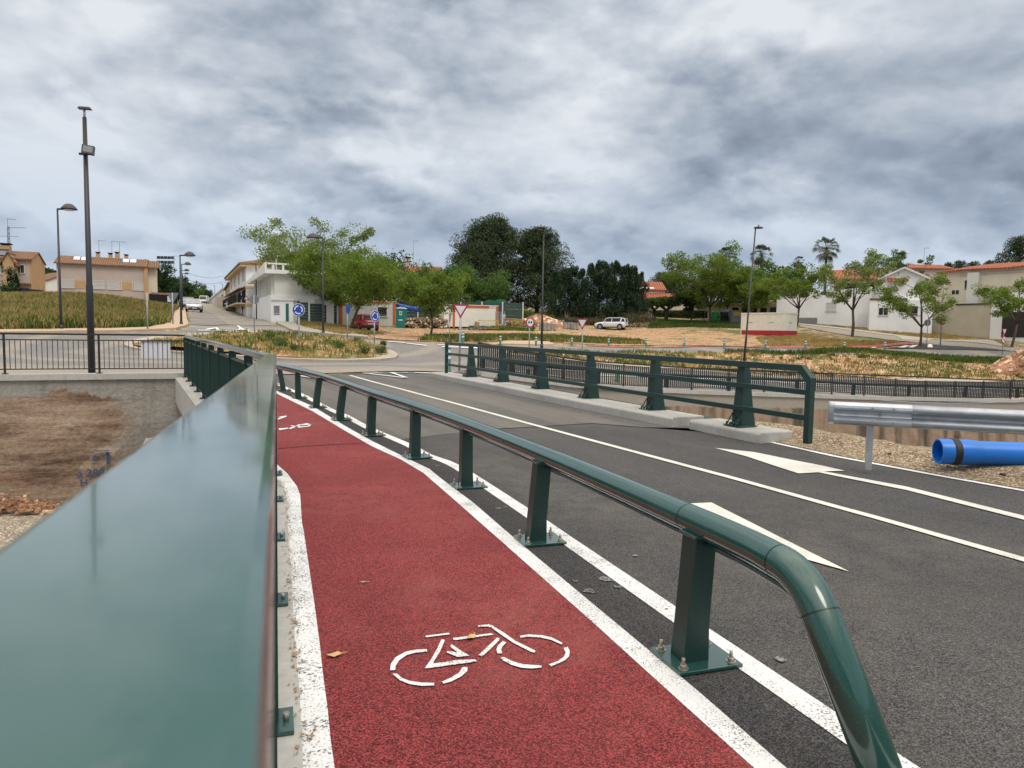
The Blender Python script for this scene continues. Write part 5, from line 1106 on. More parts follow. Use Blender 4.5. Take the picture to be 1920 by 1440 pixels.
b = P(462.5, 585.5, 84); b.z = Ht(b.x, b.y); h = up(462.5, 553.5, b); t = signpost('small red-edged warning triangle next to the square blue sign', b, h, 0); polyplate([(-.35, h - .55), (.35, h - .55), (0, h)], -.06, -.05, M['sign_red'], 'sign_rim', t); polyplate([(-.2, h - .47), (.2, h - .47), (0, h - .15)], -.065, -.062, M['sign_white'], 'sign_face', t)
b = P(842.5, 640, 49); b.z = Ht(b.x, b.y); h = up(843, 588, b); t = signpost('thin dark sign seen edge-on left of the large give-way triangle', b, h, R(80)); polyplate([(-.35, h), (.35, h), (0, h - .6)], -.05, -.04, M['sign_back'], 'sign_face', t)
b = P(1321, 604, 104); b.z = Ht(b.x, b.y); h = up(1322, 568, b); t = signpost('small pale round sign on a tall thin pole left of the green recycling dome', b, up(1321, 556, b), 0); disc(.32, .01, h - .32, M['sign_white'], 'sign_face', t, -.06)

# bollards
def mk_bollard(label, b, h, group):
    r = thing('bollard', label, 'bollard', b, 0, group); s = h / .75
    MB().lathe([(.0, 0), (.10 * s, 0), (.10 * s, .05 * s), (.075 * s, .07 * s), (.075 * s, .72 * s), (.05 * s, .75 * s), (0, .75 * s)], 12).build('body', M['bol_green'], r)
    for z in (.40, .58): MB().lathe([(.079 * s, z * s), (.079 * s, (z + .09) * s)], 12).build('reflective_band', M['sign_white'], r)
    return r
bl = [(868,645.5),(938,647.6),(1005,648.8),(1072,649.8),(1141,650.6),(1211,651.4),(1283,652.3),(1358,653.3),(1435,654.3),(1510,655),(1583,655.8),(1659,656.2)]
where = ['under the large give-way triangle', 'left of the round no-overtaking sign', 'just right of the no-overtaking sign', 'left of the smaller give-way sign', 'below the white car parked on the dirt', 'right of the white car, before the open dirt', 'left of the centre of the open dirt', 'left of the leaning lamp post', 'below the red skirt of the cabin', 'right of the red-skirted cabin', 'below the second tree trunk by the side road', 'at the start of the red crossing']
first = None
for i, (px, py) in enumerate(bl):
    b = G(px, py); lab = 'short green bollard with two white bands ' + where[i]
    if first is None: first = mk_bollard(lab, b, .78, 'green bollards along the far road')
    else: dup(first, b, 0, lab)
bz = [(840,699,.9,'behind the left end of the parapet'),(990,712,.9,'seen between the third and fourth parapet posts'),(1158,717,.9,'behind the fence right of the fourth parapet post'),(1365,731,.9,'behind the fence left of the nearest parapet post')]
for px, py, h, wv in bz: mk_bollard('larger green and white bollard ' + wv, G(px, py), h, 'green bollards behind the far fence')

# overhead cables across the street
a = P(352, 525, 92); c = P(420, 527, 120)
mb = MB()
for dz in (0, .9):
    pts_ = [a.lerp(c, t) + Vector((0, 0, dz - .5 * math.sin(math.pi * t))) for t in np.linspace(0, 1, 9)]; mb.tube(pts_, .02, 4)
tag(mb.build('overhead_cable', M['dark_pole']), 'thin overhead cables crossing the street between the lamps', 'cable')

# ======================= CARS =======================
def wheel(par, x, y, r, side):
    w_ = MB(); w_.tube([(x, y - .11, r), (x, y + .11, r)], r, 20, smooth=False); o = w_.build('wheel', M['tyre'], par)
    s_ = side; MB().tube([(x, y + s_ * .112, r), (x, y + s_ * .122, r)], r * .66, 16, smooth=False).build('rim', M['rim'], o); return o
def car(label, base, rz, paint, L=4.35, W=1.82, H_=1.58, group=None):
    """length along X, nose at +X"""
    c = thing('parked_car', label, 'car', base, rz, group); hw = W / 2
    # stations: x, z_bottom, z_belt(top of lower body), half width
    S_ = [(-L / 2, .42, .80, .80), (-L / 2 + .08, .30, .98, .90), (-L / 2 + .45, .24, 1.02, .985), (-.9, .22, 1.0, 1.0), (.2, .22, .98, 1.0), (L / 2 - 1.35, .22, .98, 1.0), (L / 2 - .75, .24, .92, .97), (L / 2 - .25, .28, .82, .90), (L / 2 - .05, .34, .70, .80), (L / 2, .42, .62, .72)]
    mb = MB(); n_ = 8
    for x, zb, zt_, k in S_:
        w_ = hw * k
        for y_, z_ in ((-w_ * .92, zb), (-w_, zb + .18), (-w_, zt_ - .14), (-w_ * .93, zt_), (w_ * .93, zt_), (w_, zt_ - .14), (w_, zb + .18), (w_ * .92, zb)): mb.v.append((x, y_, z_))
    for i in range(len(S_) - 1):
        for j in range(n_): a = i * n_ + j; b_ = i * n_ + (j + 1) % n_; mb.f.append((a, b_, b_ + n_, a + n_)); mb.sm.append(True)
    mb.f.append(tuple(range(n_))); mb.sm.append(False); mb.f.append(tuple(range((len(S_) - 1) * n_, len(S_) * n_))); mb.sm.append(False)
    body = mb.build('body', paint, c)
    # greenhouse (glass) and roof
    Gs_ = [(-L / 2 + .08, .98, .86, 0.), (-L / 2 + .26, 1.0, .80, .86), (-L / 2 + .70, 1.0, .78, 1.0), (.15, .98, .80, 1.0), (.55, .98, .80, .90), (L / 2 - 1.25, .97, .84, 0.)]
    mb = MB()
    for x, zb, kw, up_ in Gs_:
        zt2 = zb + .02 + (H_ - .05 - zb) * up_; 
        for y_, z_ in ((-hw * .90, zb), (-hw * (.90 - .14 * up_), zt2), (hw * (.90 - .14 * up_), zt2), (hw * .90, zb)): mb.v.append((x, y_, z_))
    for i in range(len(Gs_) - 1):
        for j in range(4): a = i * 4 + j; b_ = i * 4 + (j + 1) % 4; mb.f.append((a, b_, b_ + 4, a + 4)); mb.sm.append(False)
    mb.build('window', M['glass'], c)
    mb = MB(); mb.add([(x, s_ * hw * .775, z) for x, z in ((-L / 2 + .14, H_ - .13), (-L / 2 + .70, H_ - .01), (.15, H_ - .01), (.62, H_ - .12)) for s_ in (-1, 1)] + [(x, s_ * hw * .80, z - .07) for x, z in ((-L / 2 + .14, H_ - .13), (-L / 2 + .70, H_ - .01), (.15, H_ - .01), (.62, H_ - .12)) for s_ in (-1, 1)],
       [(0, 1, 3, 2), (2, 3, 5, 4), (4, 5, 7, 6), (8, 9, 11, 10), (10, 11, 13, 12), (12, 13, 15, 14), (0, 2, 10, 8), (2, 4, 12, 10), (4, 6, 14, 12), (1, 3, 11, 9), (3, 5, 13, 11), (5, 7, 15, 13), (0, 1, 9, 8), (6, 7, 15, 14)]); mb.build('roof', paint, c)
    for s_ in (-1, 1):
        for a_, b_, w_ in (((L / 2 - 1.28, s_ * hw * .87, .98), (.58, s_ * hw * .765, H_ - .13), .07), ((-.25, s_ * hw * .905, .98), (-.25, s_ * hw * .775, H_ - .06), .07), ((-L / 2 + .75, s_ * hw * .90, .98), (-L / 2 + .62, s_ * hw * .785, H_ - .08), .16), ((-L / 2 + .10, s_ * hw * .84, .98), (-L / 2 + .24, s_ * hw * .77, H_ - .12), .14)): MB().bar(a_, b_, w_).build('pillar', paint, c)
    MB().b2(-L / 2 - .03, -L / 2 + .2, -hw * .86, hw * .86, .30, .52).build('bumper', M['plastic'], c); MB().b2(L / 2 - .2, L / 2 + .03, -hw * .72, hw * .72, .28, .46).build('bumper', M['plastic'], c)
    for s_ in (-1, 1): MB().b2(-L / 2 + .9, L / 2 - 1.0, s_ * hw * .985 - .02, s_ * hw * .985 + .02, .22, .36).build('side_skirt', M['plastic'], c)
    for x_ in (-L / 2 + .82, L / 2 - .85):
        for s_ in (-1, 1):
            mb = MB(); mb.tube([(x_, s_ * (hw - .02), .37), (x_, s_ * (hw + .008), .37)], .40, 20, smooth=False); mb.build('wheel_arch', M['plastic'], c); wheel(c, x_, s_ * (hw - .10), .335, s_)
    for s_ in (-1, 1):
        mb = MB(); mb.b2(-L / 2 - .005, -L / 2 + .14, s_ * hw * .52, s_ * hw * .90, .80, .92); mb.build('tail_light', M['tail'], c)
        mb = MB(); mb.b2(L / 2 - .22, L / 2 - .02, s_ * hw * .48, s_ * hw * .84, .60, .72); mb.build('headlight', M['head'], c)
        mb = MB(); mb.box((.55, s_ * (hw + .08), 1.02), (.12, .20, .13)); mb.build('mirror', paint, c)
    MB().b2(-L / 2 - .015, -L / 2 + .02, -.26, .26, .60, .71).build('number_plate', M['plate'], c)
    MB().b2(L / 2 + .0, L / 2 + .036, -.26, .26, .38, .49).build('number_plate', M['plate'], c); MB().b2(L / 2 - .05, L / 2 + .012, -.45, .45, .50, .60).build('grille', M['plastic'], c)
    return c
def setbase(px, py): return G(px, py)
b = setbase(683, 620); car('red hatchback parked under the trees beside the grey site cabin', b, R(118), M['car_red'], L=4.2, W=1.8, H_=1.56)
b = setbase(1146, 617.5); car('white crossover parked on the dirt in front of the dark hedge', b, R(158), M['car_white'], L=4.35)
b = P(363.5, 586.8, 85.5); b.z = Ht(b.x, b.y) + .06; car('white car facing the camera at the left kerb of the street', b, R(-64), M['car_white'], L=4.2)
b = P(352, 579.5, 96); b.z = Ht(b.x, b.y) + .05; car('grey car half hidden behind the white one at the left kerb', b, R(-64), M['car_grey'], L=4.2)
b = P(437, 584.3, 101); b.z = Ht(b.x, b.y) + .05; car('cream-white crossover seen from behind at the right kerb of the street', b, R(113), M['car_white'], L=4.2)
b = P(382, 571.5, 165); b.z = Ht(b.x, b.y) + .05; car('tiny pale vehicle coming down the far end of the street', b, R(-75), M['car_white'], L=4.6, H_=1.9)

# ======================= PEOPLE =======================
def person(label, base, rz, h, top_m, leg_m, stride=.25, arm=.0, shorts=False):
    s = h / 1.72
    J = {'pel': (0, 0, .95), 'wst': (0, 0, 1.08), 'chs': (0, .01, 1.30), 'nck': (0, .01, 1.47), 'hdb': (0, .02, 1.55), 'hdm': (0, .03, 1.63), 'hdt': (0, .02, 1.71)}
    E = [('pel', 'wst'), ('wst', 'chs'), ('chs', 'nck'), ('nck', 'hdb'), ('hdb', 'hdm'), ('hdm', 'hdt')]
    Rd = {'pel': .145, 'wst': .125, 'chs': .145, 'nck': .055, 'hdb': .065, 'hdm': .088, 'hdt': .045}
    for sd, sn in ((-1, 'l'), (1, 'r')):
        f = stride * sd
        J.update({'hp' + sn: (.09 * sd, 0, .90), 'kn' + sn: (.10 * sd, f * .45 + .03, .50), 'an' + sn: (.10 * sd, f * .9 - .02, .09), 'to' + sn: (.11 * sd, f * .9 + .14, .035),
                  'sh' + sn: (.17 * sd, .0, 1.40), 'el' + sn: (.25 * sd, -f * .25, 1.13), 'wr' + sn: (.26 * sd, -f * .5 + .08, .90), 'pm' + sn: (.26 * sd, -f * .52 + .10, .83)})
        E += [('pel', 'hp' + sn), ('hp' + sn, 'kn' + sn), ('kn' + sn, 'an' + sn), ('an' + sn, 'to' + sn), ('chs', 'sh' + sn), ('sh' + sn, 'el' + sn), ('el' + sn, 'wr' + sn), ('wr' + sn, 'pm' + sn)]
        Rd.update({'hp' + sn: .09, 'kn' + sn: .06, 'an' + sn: .042, 'to' + sn: .038, 'sh' + sn: .062, 'el' + sn: .042, 'wr' + sn: .030, 'pm' + sn: .034})
    ks = list(J); 
    def skin(name, keys, grow, mat, par, extra=None):
        idx = [k_ for k_ in ks if k_ in keys]; me = bpy.data.meshes.new(name); me.from_pydata([tuple(c_ * s for c_ in J[k_]) for k_ in idx], [(idx.index(a), idx.index(b_)) for a, b_ in E if a in idx and b_ in idx], [])
        o = bpy.data.objects.new(name, me); C.objects.link(o); md = o.modifiers.new('skin', 'SKIN'); sv = me.skin_vertices[0].data
        for i, k_ in enumerate(idx): r_ = (Rd[k_] + grow) * s; sv[i].radius = (r_ * (1.15 if k_ in ('pel', 'wst', 'chs') else 1), r_ * (.8 if k_ in ('pel', 'wst', 'chs') else 1)); 
        sv[0].use_root = True
        sb_ = o.modifiers.new('sub', 'SUBSURF'); sb_.levels = sb_.render_levels = 1
        dg = bpy.context.evaluated_depsgraph_get(); m2 = bpy.data.meshes.new_from_object(o.evaluated_get(dg)); bpy.data.objects.remove(o)
        if extra:
            bm = bmesh.new(); bm.from_mesh(m2); tmp = bpy.data.meshes.new('t'); tmp.from_pydata(extra.v, [], extra.f); bm.from_mesh(tmp); bm.to_mesh(m2); bm.free()
        m2.materials.clear(); m2.materials.append(mat); m2.polygons.foreach_set('use_smooth', [True] * len(m2.polygons)); o = bpy.data.objects.new(name, m2); C.objects.link(o); o.parent = par; return o
    root = thing('person', label, 'person', base, rz)
    fm = MB()
    for sd, sn in ((-1, 'l'), (1, 'r')):
        p_ = Vector(J['pm' + sn]) * s
        for q in range(4):
            a0 = p_ + Vector((0, (-.03 + q * .02), -.02)) * s; fm.tube([a0, a0 + Vector((0, .005, -.045)) * s, a0 + Vector((-sd * .012, .012, -.075 + .008 * abs(q - 1.5))) * s], [.009 * s, .008 * s, .006 * s], 5)
        a0 = p_ + Vector((0, .035, .02)) * s; fm.tube([a0, a0 + Vector((0, .022, -.025)) * s, a0 + Vector((0, .022, -.05)) * s], [.010 * s, .009 * s, .007 * s], 5)
    hd = Vector((0, .115, 1.63)) * s; fm.tube([hd + Vector((0, -.03, .02)) * s, hd + Vector((0, .012, -.015)) * s], [.008 * s, .014 * s], 5)
    body = skin('body', set(ks), 0, M['skin'], root, fm)
    skin('shirt', {'wst', 'chs', 'nck', 'shl', 'shr', 'ell', 'elr', 'pel'} - {'nck'}, .016, top_m, root)
    legs = {'pel', 'hpl', 'hpr', 'knl', 'knr'} | (set() if shorts else {'anl', 'anr'}); skin('trousers', legs, .018, leg_m, root)
    mb = MB(); mb.lathe([(.0, .115 * s), (.06 * s, .10 * s), (.092 * s, .05 * s), (.098 * s, .0), (.085 * s, -.05 * s)], 12, (0, -.005 * s, 1.64 * s)); mb.build('hair', M['hair'], root)
    for sd, sn in ((-1, 'l'), (1, 'r')):
        a0 = Vector(J['an' + sn]) * s; mb = MB(); mb.box((a0.x, a0.y + .06 * s, .035 * s), (.10 * s, .28 * s, .075 * s), 0, .8); mb.build('shoe', M['cl_black'], root)
    return root
b = P(521, 606, 68.5); b.z = Ht(b.x, b.y) + .14; person('person in dark shirt and navy trousers on the right pavement behind the no-parking sign', b, R(180), 1.72, M['cl_grey'], M['cl_navy'], .12)
b = P(456.5, 584, 87.5); b.z = Ht(b.x, b.y) + .14; person('person in pale top and black shorts walking up the right pavement of the street', b, R(10), 1.7, M['cl_white'], M['cl_black'], .3, shorts=True)
b = P(1367, 602, 103); b.z = Ht(b.x, b.y); person('person in pale blue top and black trousers standing at the dark recycling bins', b, R(90), 1.72, M['cl_blue'], M['cl_black'], .2)
b = P(1221.5, 597, 110); b.z = Ht(b.x, b.y); person('small person in white top and orange shorts beside the hedge under the pollarded trees', b, R(150), 1.7, M['cl_white'], M['cl_orange'], .2, shorts=True)
# ======================= BUILDINGS =======================
def win(par, x, z, w_, h, y, mat='shutter', frame='white_frame', bars=0, axis='y', sgn=-1, sill=True):
    """window on the plane y (facing sgn*y), or on x when axis='x' (then 'x' is measured along y)"""
    def bx(a0, a1, d0, d1, z0, z1, name, m_, p_):
        mb = MB()
        if axis == 'y': mb.b2(a0, a1, y + sgn * d0, y + sgn * d1, z0, z1)
        else: mb.b2(y + sgn * d0, y + sgn * d1, a0, a1, z0, z1)
        return mb.build(name, m_, p_)
    o = bx(x - w_ / 2, x + w_ / 2, -.05, .012, z, z + h, 'window', M[mat], par)
    t = .06
    mb = MB()
    for a0, a1, z0, z1 in ((x - w_ / 2 - t, x + w_ / 2 + t, z + h, z + h + t), (x - w_ / 2 - t, x - w_ / 2, z, z + h), (x + w_ / 2, x + w_ / 2 + t, z, z + h), (x - .03, x + .03, z, z + h) if mat == 'glass' else (x - w_ / 2, x + w_ / 2, z + h * .12, z + h * .12 + .04)):
        if axis == 'y': mb.b2(a0, a1, y - sgn * .02, y + sgn * .045, z0, z1)
        else: mb.b2(y - sgn * .02, y + sgn * .045, a0, a1, z0, z1)
    mb.build('frame', M[frame], o)
    if sill: bx(x - w_ / 2 - .12, x + w_ / 2 + .12, 0, .12, z - .08, z - .003, 'sill', M[frame], o)
    if bars:
        mb = MB()
        for i in range(bars):
            a = x - w_ / 2 + w_ * (i + .5) / bars
            if axis == 'y': mb.b2(a - .015, a + .015, y + sgn * .10, y + sgn * .13, z, z + h)
        mb.build('bars', M['black'], o)
    return o
def gable_roof(par, x0, x1, y0, y1, ze, rise, mat, over=.35, axis='x', name='roof', th=.16):
    """ridge along axis; a shell with thickness"""
    mb = MB()
    if axis == 'x':
        ym = (y0 + y1) / 2; sl_ = rise / (ym - y0); prof = [(y0 - over, ze - over * sl_), (ym, ze + rise), (y1 + over, ze - over * sl_), (y1 + over, ze - over * sl_ + th), (ym, ze + rise + th), (y0 - over, ze - over * sl_ + th)]
        mb.prism(prof, 'x', x0 - .2, x1 + .2)
    else:
        xm = (x0 + x1) / 2; sl_ = rise / (xm - x0); prof = [(x0 - over, ze - over * sl_), (xm, ze + rise), (x1 + over, ze - over * sl_), (x1 + over, ze - over * sl_ + th), (xm, ze + rise + th), (x0 - over, ze - over * sl_ + th)]
        mb.prism(prof, 'y', y0 - .2, y1 + .2)
    return mb.build(name, mat, par)
def gable_wall(par, x0, x1, y0, y1, z0, ze, rise, mat, axis='x', name='wall'):
    mb = MB()
    if axis == 'x': mb.prism([(y0, z0), (y1, z0), (y1, ze), ((y0 + y1) / 2, ze + rise), (y0, ze)], 'x', x0, x1)
    else: mb.prism([(x0, z0), (x1, z0), (x1, ze), ((x0 + x1) / 2, ze + rise), (x0, ze)], 'y', y0, y1)
    return mb.build(name, mat, par)
def antenna(par, x, y, z, h=2.2):
    mb = MB(); mb.tube([(x, y, z), (x, y, z + h)], .03, 5); mb.bar((x - .1, y, z + h), (x + .9, y, z + h), .04)
    for i in range(5): mb.bar((x + i * .2, y - .3, z + h), (x + i * .2, y + .3, z + h), .03)
    mb.build('antenna', M['antenna'], par)
def chimney(par, x, y, z, w_=.8, h=1.5, mat='orange_wall'):
    o = MB().b2(x - w_ / 2, x + w_ / 2, y - w_ / 2, y + w_ / 2, z, z + h).build('chimney', M[mat], par); MB().b2(x - w_ * .6, x + w_ * .6, y - w_ * .6, y + w_ * .6, z + h + .15, z + h + .3).build('cap', M['dark'], o)
    MB().b2(x - w_ * .35, x + w_ * .35, y - w_ * .35, y + w_ * .35, z + h, z + h + .15).build('flue', M['dark'], o)
def site(a, b, zoff=0.0):
    """building frame: a,b = world points of the left and right bottom corners of its front"""
    rz = face_from(a, b); return (a.x, a.y, a.z + zoff), rz, (Vector((b.x, b.y, 0)) - Vector((a.x, a.y, 0))).length
def PZ(px, d, z): q = P(px, 600, d); return Vector((q.x, q.y, z))

# --- left row house ---
a, b = PZ(109, 104, 3.6), PZ(278, 109, 3.6); loc, rz, L = site(a, b)
h = thing('row_house', 'long two-storey cream row house with brown tiled roof and several chimneys above the grassy bank', 'house', loc, rz)
ez = 6.7
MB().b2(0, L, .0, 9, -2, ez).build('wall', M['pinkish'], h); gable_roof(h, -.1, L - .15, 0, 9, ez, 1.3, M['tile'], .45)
MB().prism([(0, ez), (9, ez), (4.5, ez + 1.26)], 'x', .02, L - .3).build('gable', M['cream'], h)
MB().b2(L, L + 1.25, 1.2, 9.4, -2, ez + .0).build('wall', M['beige'], h); gable_roof(h, L + .1, L + 1.4, .6, 9, ez - .1, 1.25, M['tile'], .2)
MB().b2(L - .45, L + .05, -.25, .3, -2, ez + .2).build('pier', M['orange_wall'], h)
for x in (1.9, 6.8, 11.1 - 1.2, 0): pass
fx_ = lambda px: (px - 109) / (278 - 109) * L
for px in (127, 182, 215, 262): win(h, fx_(px), 3.15, 1.75, 1.15, 0, 'shutter')
for p0, p1 in ((139, 164), (226, 251)): MB().b2(fx_(p0), fx_(p1), -.04, .1, 3.1, 4.25).build('panel', M['orange_wall'], h)
MB().b2(-.6, L - .2, -1.2, .1, 1.0, 1.25).build('canopy', M['rust'], h)
MB().prism([(-2.6, .55), (.05, 1.35), (.05, 1.45), (-2.6, .65)], 'x', -.8, 4.2).build('awning', M['orange_wall'], h)
MB().prism([(-2.4, .45), (.05, 1.55), (.05, 1.65), (-2.4, .55)], 'x', fx_(231), L - .3).build('porch_roof', M['rust'], h)
MB().b2(fx_(258), L - .5, -.06, .1, -2, .5).build('door', M['dark'], h)
for px, zz2, hh2 in ((180, 1.15, 1.1), (204, 1.3, .9), (217, .8, 1.6), (235, 1.3, .8)): chimney(h, fx_(px), 4.3, ez + zz2 - .3, .55, hh2)
for px in (182, 207, 222): antenna(h, fx_(px), 4.5, ez + 1.2, 2.8)
for p0, p1 in ((137, 163), (230, 256)):
    mb = MB(); y_ = 2.2; z_ = ez + y_ * 1.9 / 4.5 + .28
    for q0, q1 in ((p0, (p0 + p1) / 2 - 1), ((p0 + p1) / 2 + 1, p1)): mb.add([(fx_(q0), 1.6, ez + .75), (fx_(q1), 1.6, ez + .75), (fx_(q1), 2.9, ez + 1.3), (fx_(q0), 2.9, ez + 1.3), (fx_(q0), 1.6, ez + .65), (fx_(q1), 1.6, ez + .65), (fx_(q1), 2.9, ez + 1.15), (fx_(q0), 2.9, ez + 1.15)], [(0, 1, 2, 3), (4, 5, 6, 7), (0, 1, 5, 4), (2, 3, 7, 6)])
    mb.build('solar_panel', M['solar_w'], h)
# --- left pair ---
a, b = PZ(-75, 88, 3.9), PZ(62, 91, 3.9); loc, rz, L = site(a, b)
h = thing('house', 'two-storey cream house with ochre side wall and brown tiled roof at the left edge', 'house', loc, rz); ez = 5.65
fx_ = lambda px: (px + 75) / 137 * L
gable_wall(h, 0, L, 0, 8, -2, ez, 1.15, M['pinkish']); gable_roof(h, 0, L, 0, 8, ez, 1.15, M['tile'], .4)
mb = MB(); mb.prism([(-.01, -2), (8.01, -2), (8.01, ez + .02), (4, ez + 1.17), (-.01, ez + .02)], 'x', L - .15, L + .05); mb.build('side_wall', M['orange_wall'], h)
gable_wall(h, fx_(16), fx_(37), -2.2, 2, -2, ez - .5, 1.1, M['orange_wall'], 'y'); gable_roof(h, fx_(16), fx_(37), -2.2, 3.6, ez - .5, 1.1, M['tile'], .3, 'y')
MB().b2(0, fx_(15.5), -1.6, .2, -2, ez - 1.0).build('wall', M['pinkish'], h)
win(h, fx_(4), 3.6, 1.1, 1.1, -1.6); win(h, fx_(41), 3.9, .8, 1.0, 0, 'glass'); win(h, fx_(-12), 3.6, 1.1, 1.1, -1.6)
MB().b2(fx_(38), fx_(56), -.05, .1, .2, 2.0).build('door', M['glass'], h); MB().b2(fx_(38), fx_(61), -1.0, .1, 2.4, 2.6).build('canopy', M['tile'], h)
MB().b2(fx_(-3), fx_(16), -2.6, -1.5, .9, 1.1).build('canopy', M['tile'], h)
chimney(h, fx_(1), 3.6, ez + .7, 1.1, 1.2); antenna(h, fx_(5), 4, ez + 2, 3.4)
mb = MB(); mb.add([(fx_(-8), .5, ez + .45), (fx_(13), .5, ez + .45), (fx_(13), 2.4, ez + 1.35), (fx_(-8), 2.4, ez + 1.35), (fx_(-8), .5, ez + .35), (fx_(13), .5, ez + .35), (fx_(13), 2.4, ez + 1.2), (fx_(-8), 2.4, ez + 1.2)], [(0, 1, 2, 3), (4, 5, 6, 7), (0, 1, 5, 4), (1, 2, 6, 5), (2, 3, 7, 6)]); mb.build('solar_panel', M['solar'], h)
# lattice radio mast behind
b = PZ(22, 130, 6); r = thing('radio_mast', 'thin lattice radio mast rising behind the left house', 'mast', b); ht = up(22, 424, b); mb = MB()
for sx in (-.35, .35): mb.bar((sx, 0, 0), (sx * .4, 0, ht), .08)
for i in range(14): z_ = ht * i / 14; k_ = .35 * (1 - .6 * i / 14); mb.bar((-k_, 0, z_), (k_, 0, z_ + ht / 14), .05)
mb.bar((-1.8, 0, ht * .86), (1.8, 0, ht * .86), .06); mb.bar((0, 0, ht * .98), (3.2, 0, ht * .98), .08); mb.build('lattice', M['antenna'], r)
b = PZ(328, 150, 7); r = thing('radio_mast', 'faint thin antenna mast above the trees left of the street', 'mast', b); ht = up(328, 480, b)
mb = MB(); mb.tube([(0, 0, 0), (0, 0, ht)], .07, 5); mb.bar((0, 0, ht), (1.6, 0, ht), .07); mb.bar((-.6, 0, ht * .93), (.6, 0, ht * .93), .06); mb.build('pole', M['antenna'], r)
# small white house between
a, b = PZ(72, 120, 4), PZ(93, 118, 4); loc, rz, L = site(a, b); h = thing('house', 'small white house peeking between the two left houses', 'house', loc, rz); gable_wall(h, -3, L, 0, 7, -2, 4.6, 1.5, M['white']); gable_roof(h, -3, L, 0, 7, 4.6, 1.5, M['tile'], .2)
win(h, L - 1.5, 2.6, .7, .9, 0, 'glass'); win(h, L - 1.5, .3, .7, 1.1, 0, 'glass')
# low walls / fence near the houses
def lowwall(name, label, cat, a, b, h_, mat, th=.2, base=-1.0):
    r = thing(name, label, cat, a, face_from(a, b)); L_ = (Vector((b.x, b.y)) - Vector((a.x, a.y))).length
    mb = MB(); mb.add([(0, -th / 2, base), (L_, -th / 2, base + b.z - a.z), (L_, th / 2, base + b.z - a.z), (0, th / 2, base), (0, -th / 2, h_), (L_, -th / 2, h_ + b.z - a.z), (L_, th / 2, h_ + b.z - a.z), (0, th / 2, h_)], [(3, 2, 1, 0), (4, 5, 6, 7), (0, 1, 5, 4), (1, 2, 6, 5), (2, 3, 7, 6), (3, 0, 4, 7)]); mb.build('panel', mat, r); return r
a, b = P(280, 566, 84), P(332, 569, 88); r = lowwall('garden_wall', 'low ochre garden wall topped by dark screening, right of the row house', 'wall', a, b, -.1 + .0, M['orange_wall'], .25, -2)
L_ = (b - a).length; MB().b2(0, L_, -.05, .05, -.1, .95).build('screen', M['black'], r); MB().b2(L_ * .62, L_ * .74, -.12, -.08, .1, .8).build('notice', M['sign_white'], r)
a2, b2 = P(284, 556, 90), P(331, 558, 95); lowwall('shed_wall', 'dusty pink low wall behind the dark screening', 'wall', a2, b2, .55, M['cl_orange'] if False else mat_basic('pink_brick', (.33, .18, .14), .9, .15, 2), .3, -3)
a, b = P(41, 556, 80), P(82, 559, 80); lowwall('garden_fence', 'dark mesh garden fence under the ochre house wall', 'fence', a, b, .9, M['black'], .06)

# --- street, right side: white corner building with ribs ---
C1 = PZ(508, 66.5, 0.4); C1b = PZ(474, 83, 2.0)       # street face runs from the near corner up the street
loc, rz, L = site(C1b, C1); zb = 0.0
h = thing('white_building', 'white two-storey corner building with vertical ribs and a flat parapet roof', 'building', (C1b.x, C1b.y, 1.2), face_from(C1b, C1))
ztop = lambda px, py, p: up(px, py, Vector((p.x, p.y, 1.2)))
z_e = ztop(508, 513, C1); z_m = ztop(508, 552.5, C1)
WD = 5.6
MB().b2(0, L, .35, WD, -2, z_e).build('wall', M['white2'], h); MB().b2(-.1, L + .1, 0, WD + .2, -2, z_m).build('ground_floor', M['white'], h)
MB().b2(-.9, L + .5, -.55, WD + .4, z_e, z_e + .22).build('roof_slab', M['white'], h)
MB().prism([(-.9, z_e + .22), (L + .5, z_e + .22), (L + .5, z_e + 1.0), (L * .5, z_e + .62), (-.9, z_e + .24)], 'y', -.55, -.38).build('parapet', M['white'], h)
MB().b2(L + .3, L + .5, -.35, WD + .4, z_e + .22, z_e + .36).build('parapet', M['white'], h)
for i in range(7): MB().b2(L + .32, L + .48, .1 + i * .9, .28 + i * .9, z_e + .36, z_e + .84).build('baluster', M['white'], h)
MB().b2(L + .28, L + .52, -.3, WD + .3, z_e + .84, z_e + .97).build('handrail', M['white'], h)
for i in range(9): MB().b2(1 + i * (L - 1.6) / 8 - .12, 1 + i * (L - 1.6) / 8 + .12, .1, .4, z_m, z_e).build('rib', M['white2'], h)
for i in range(8): win(h, 1 + (i + .5) * (L - 1.6) / 8, z_m + .3, 1.15, (z_e - z_m) * .55, .35, 'sign_back', sill=False)
for y_ in (2.2,): win(h, y_, z_m - 1.9, .7, 1.5, L + .1, 'dark', axis='x', sgn=1); win(h, 4.4, z_m - 1.9, .8, 1.6, L + .1, 'shutter', axis='x', sgn=1)
win(h, 4.5, z_m + .5, 3.4, 1.6, L, 'white_frame', axis='x', sgn=1)
# white gate lodge with green door
a, b = P(534, 605, 63.5), P(549, 606, 63.5); a.z = b.z = Ht(a.x, a.y); loc, rz, L = site(a, b); h = thing('gate_lodge', 'small white gate pier block with a narrow green door', 'gate', loc, rz); H1 = up(540, 563, a)
MB().b2(-1.2, L + .05, 0, 1.2, -1, H1).build('wall', M['white'], h); MB().b2(L - .62, L - .35, -.02, .1, 0, H1 * .86).build('door', M['bol_green'], h); MB().b2(-1.3, L + .15, -.1, 1.3, H1, H1 + .1).build('cap', M['white2'], h)
win(h, -.7, H1 * .35, .5, H1 * .4, 0, 'sign_back', sill=False)
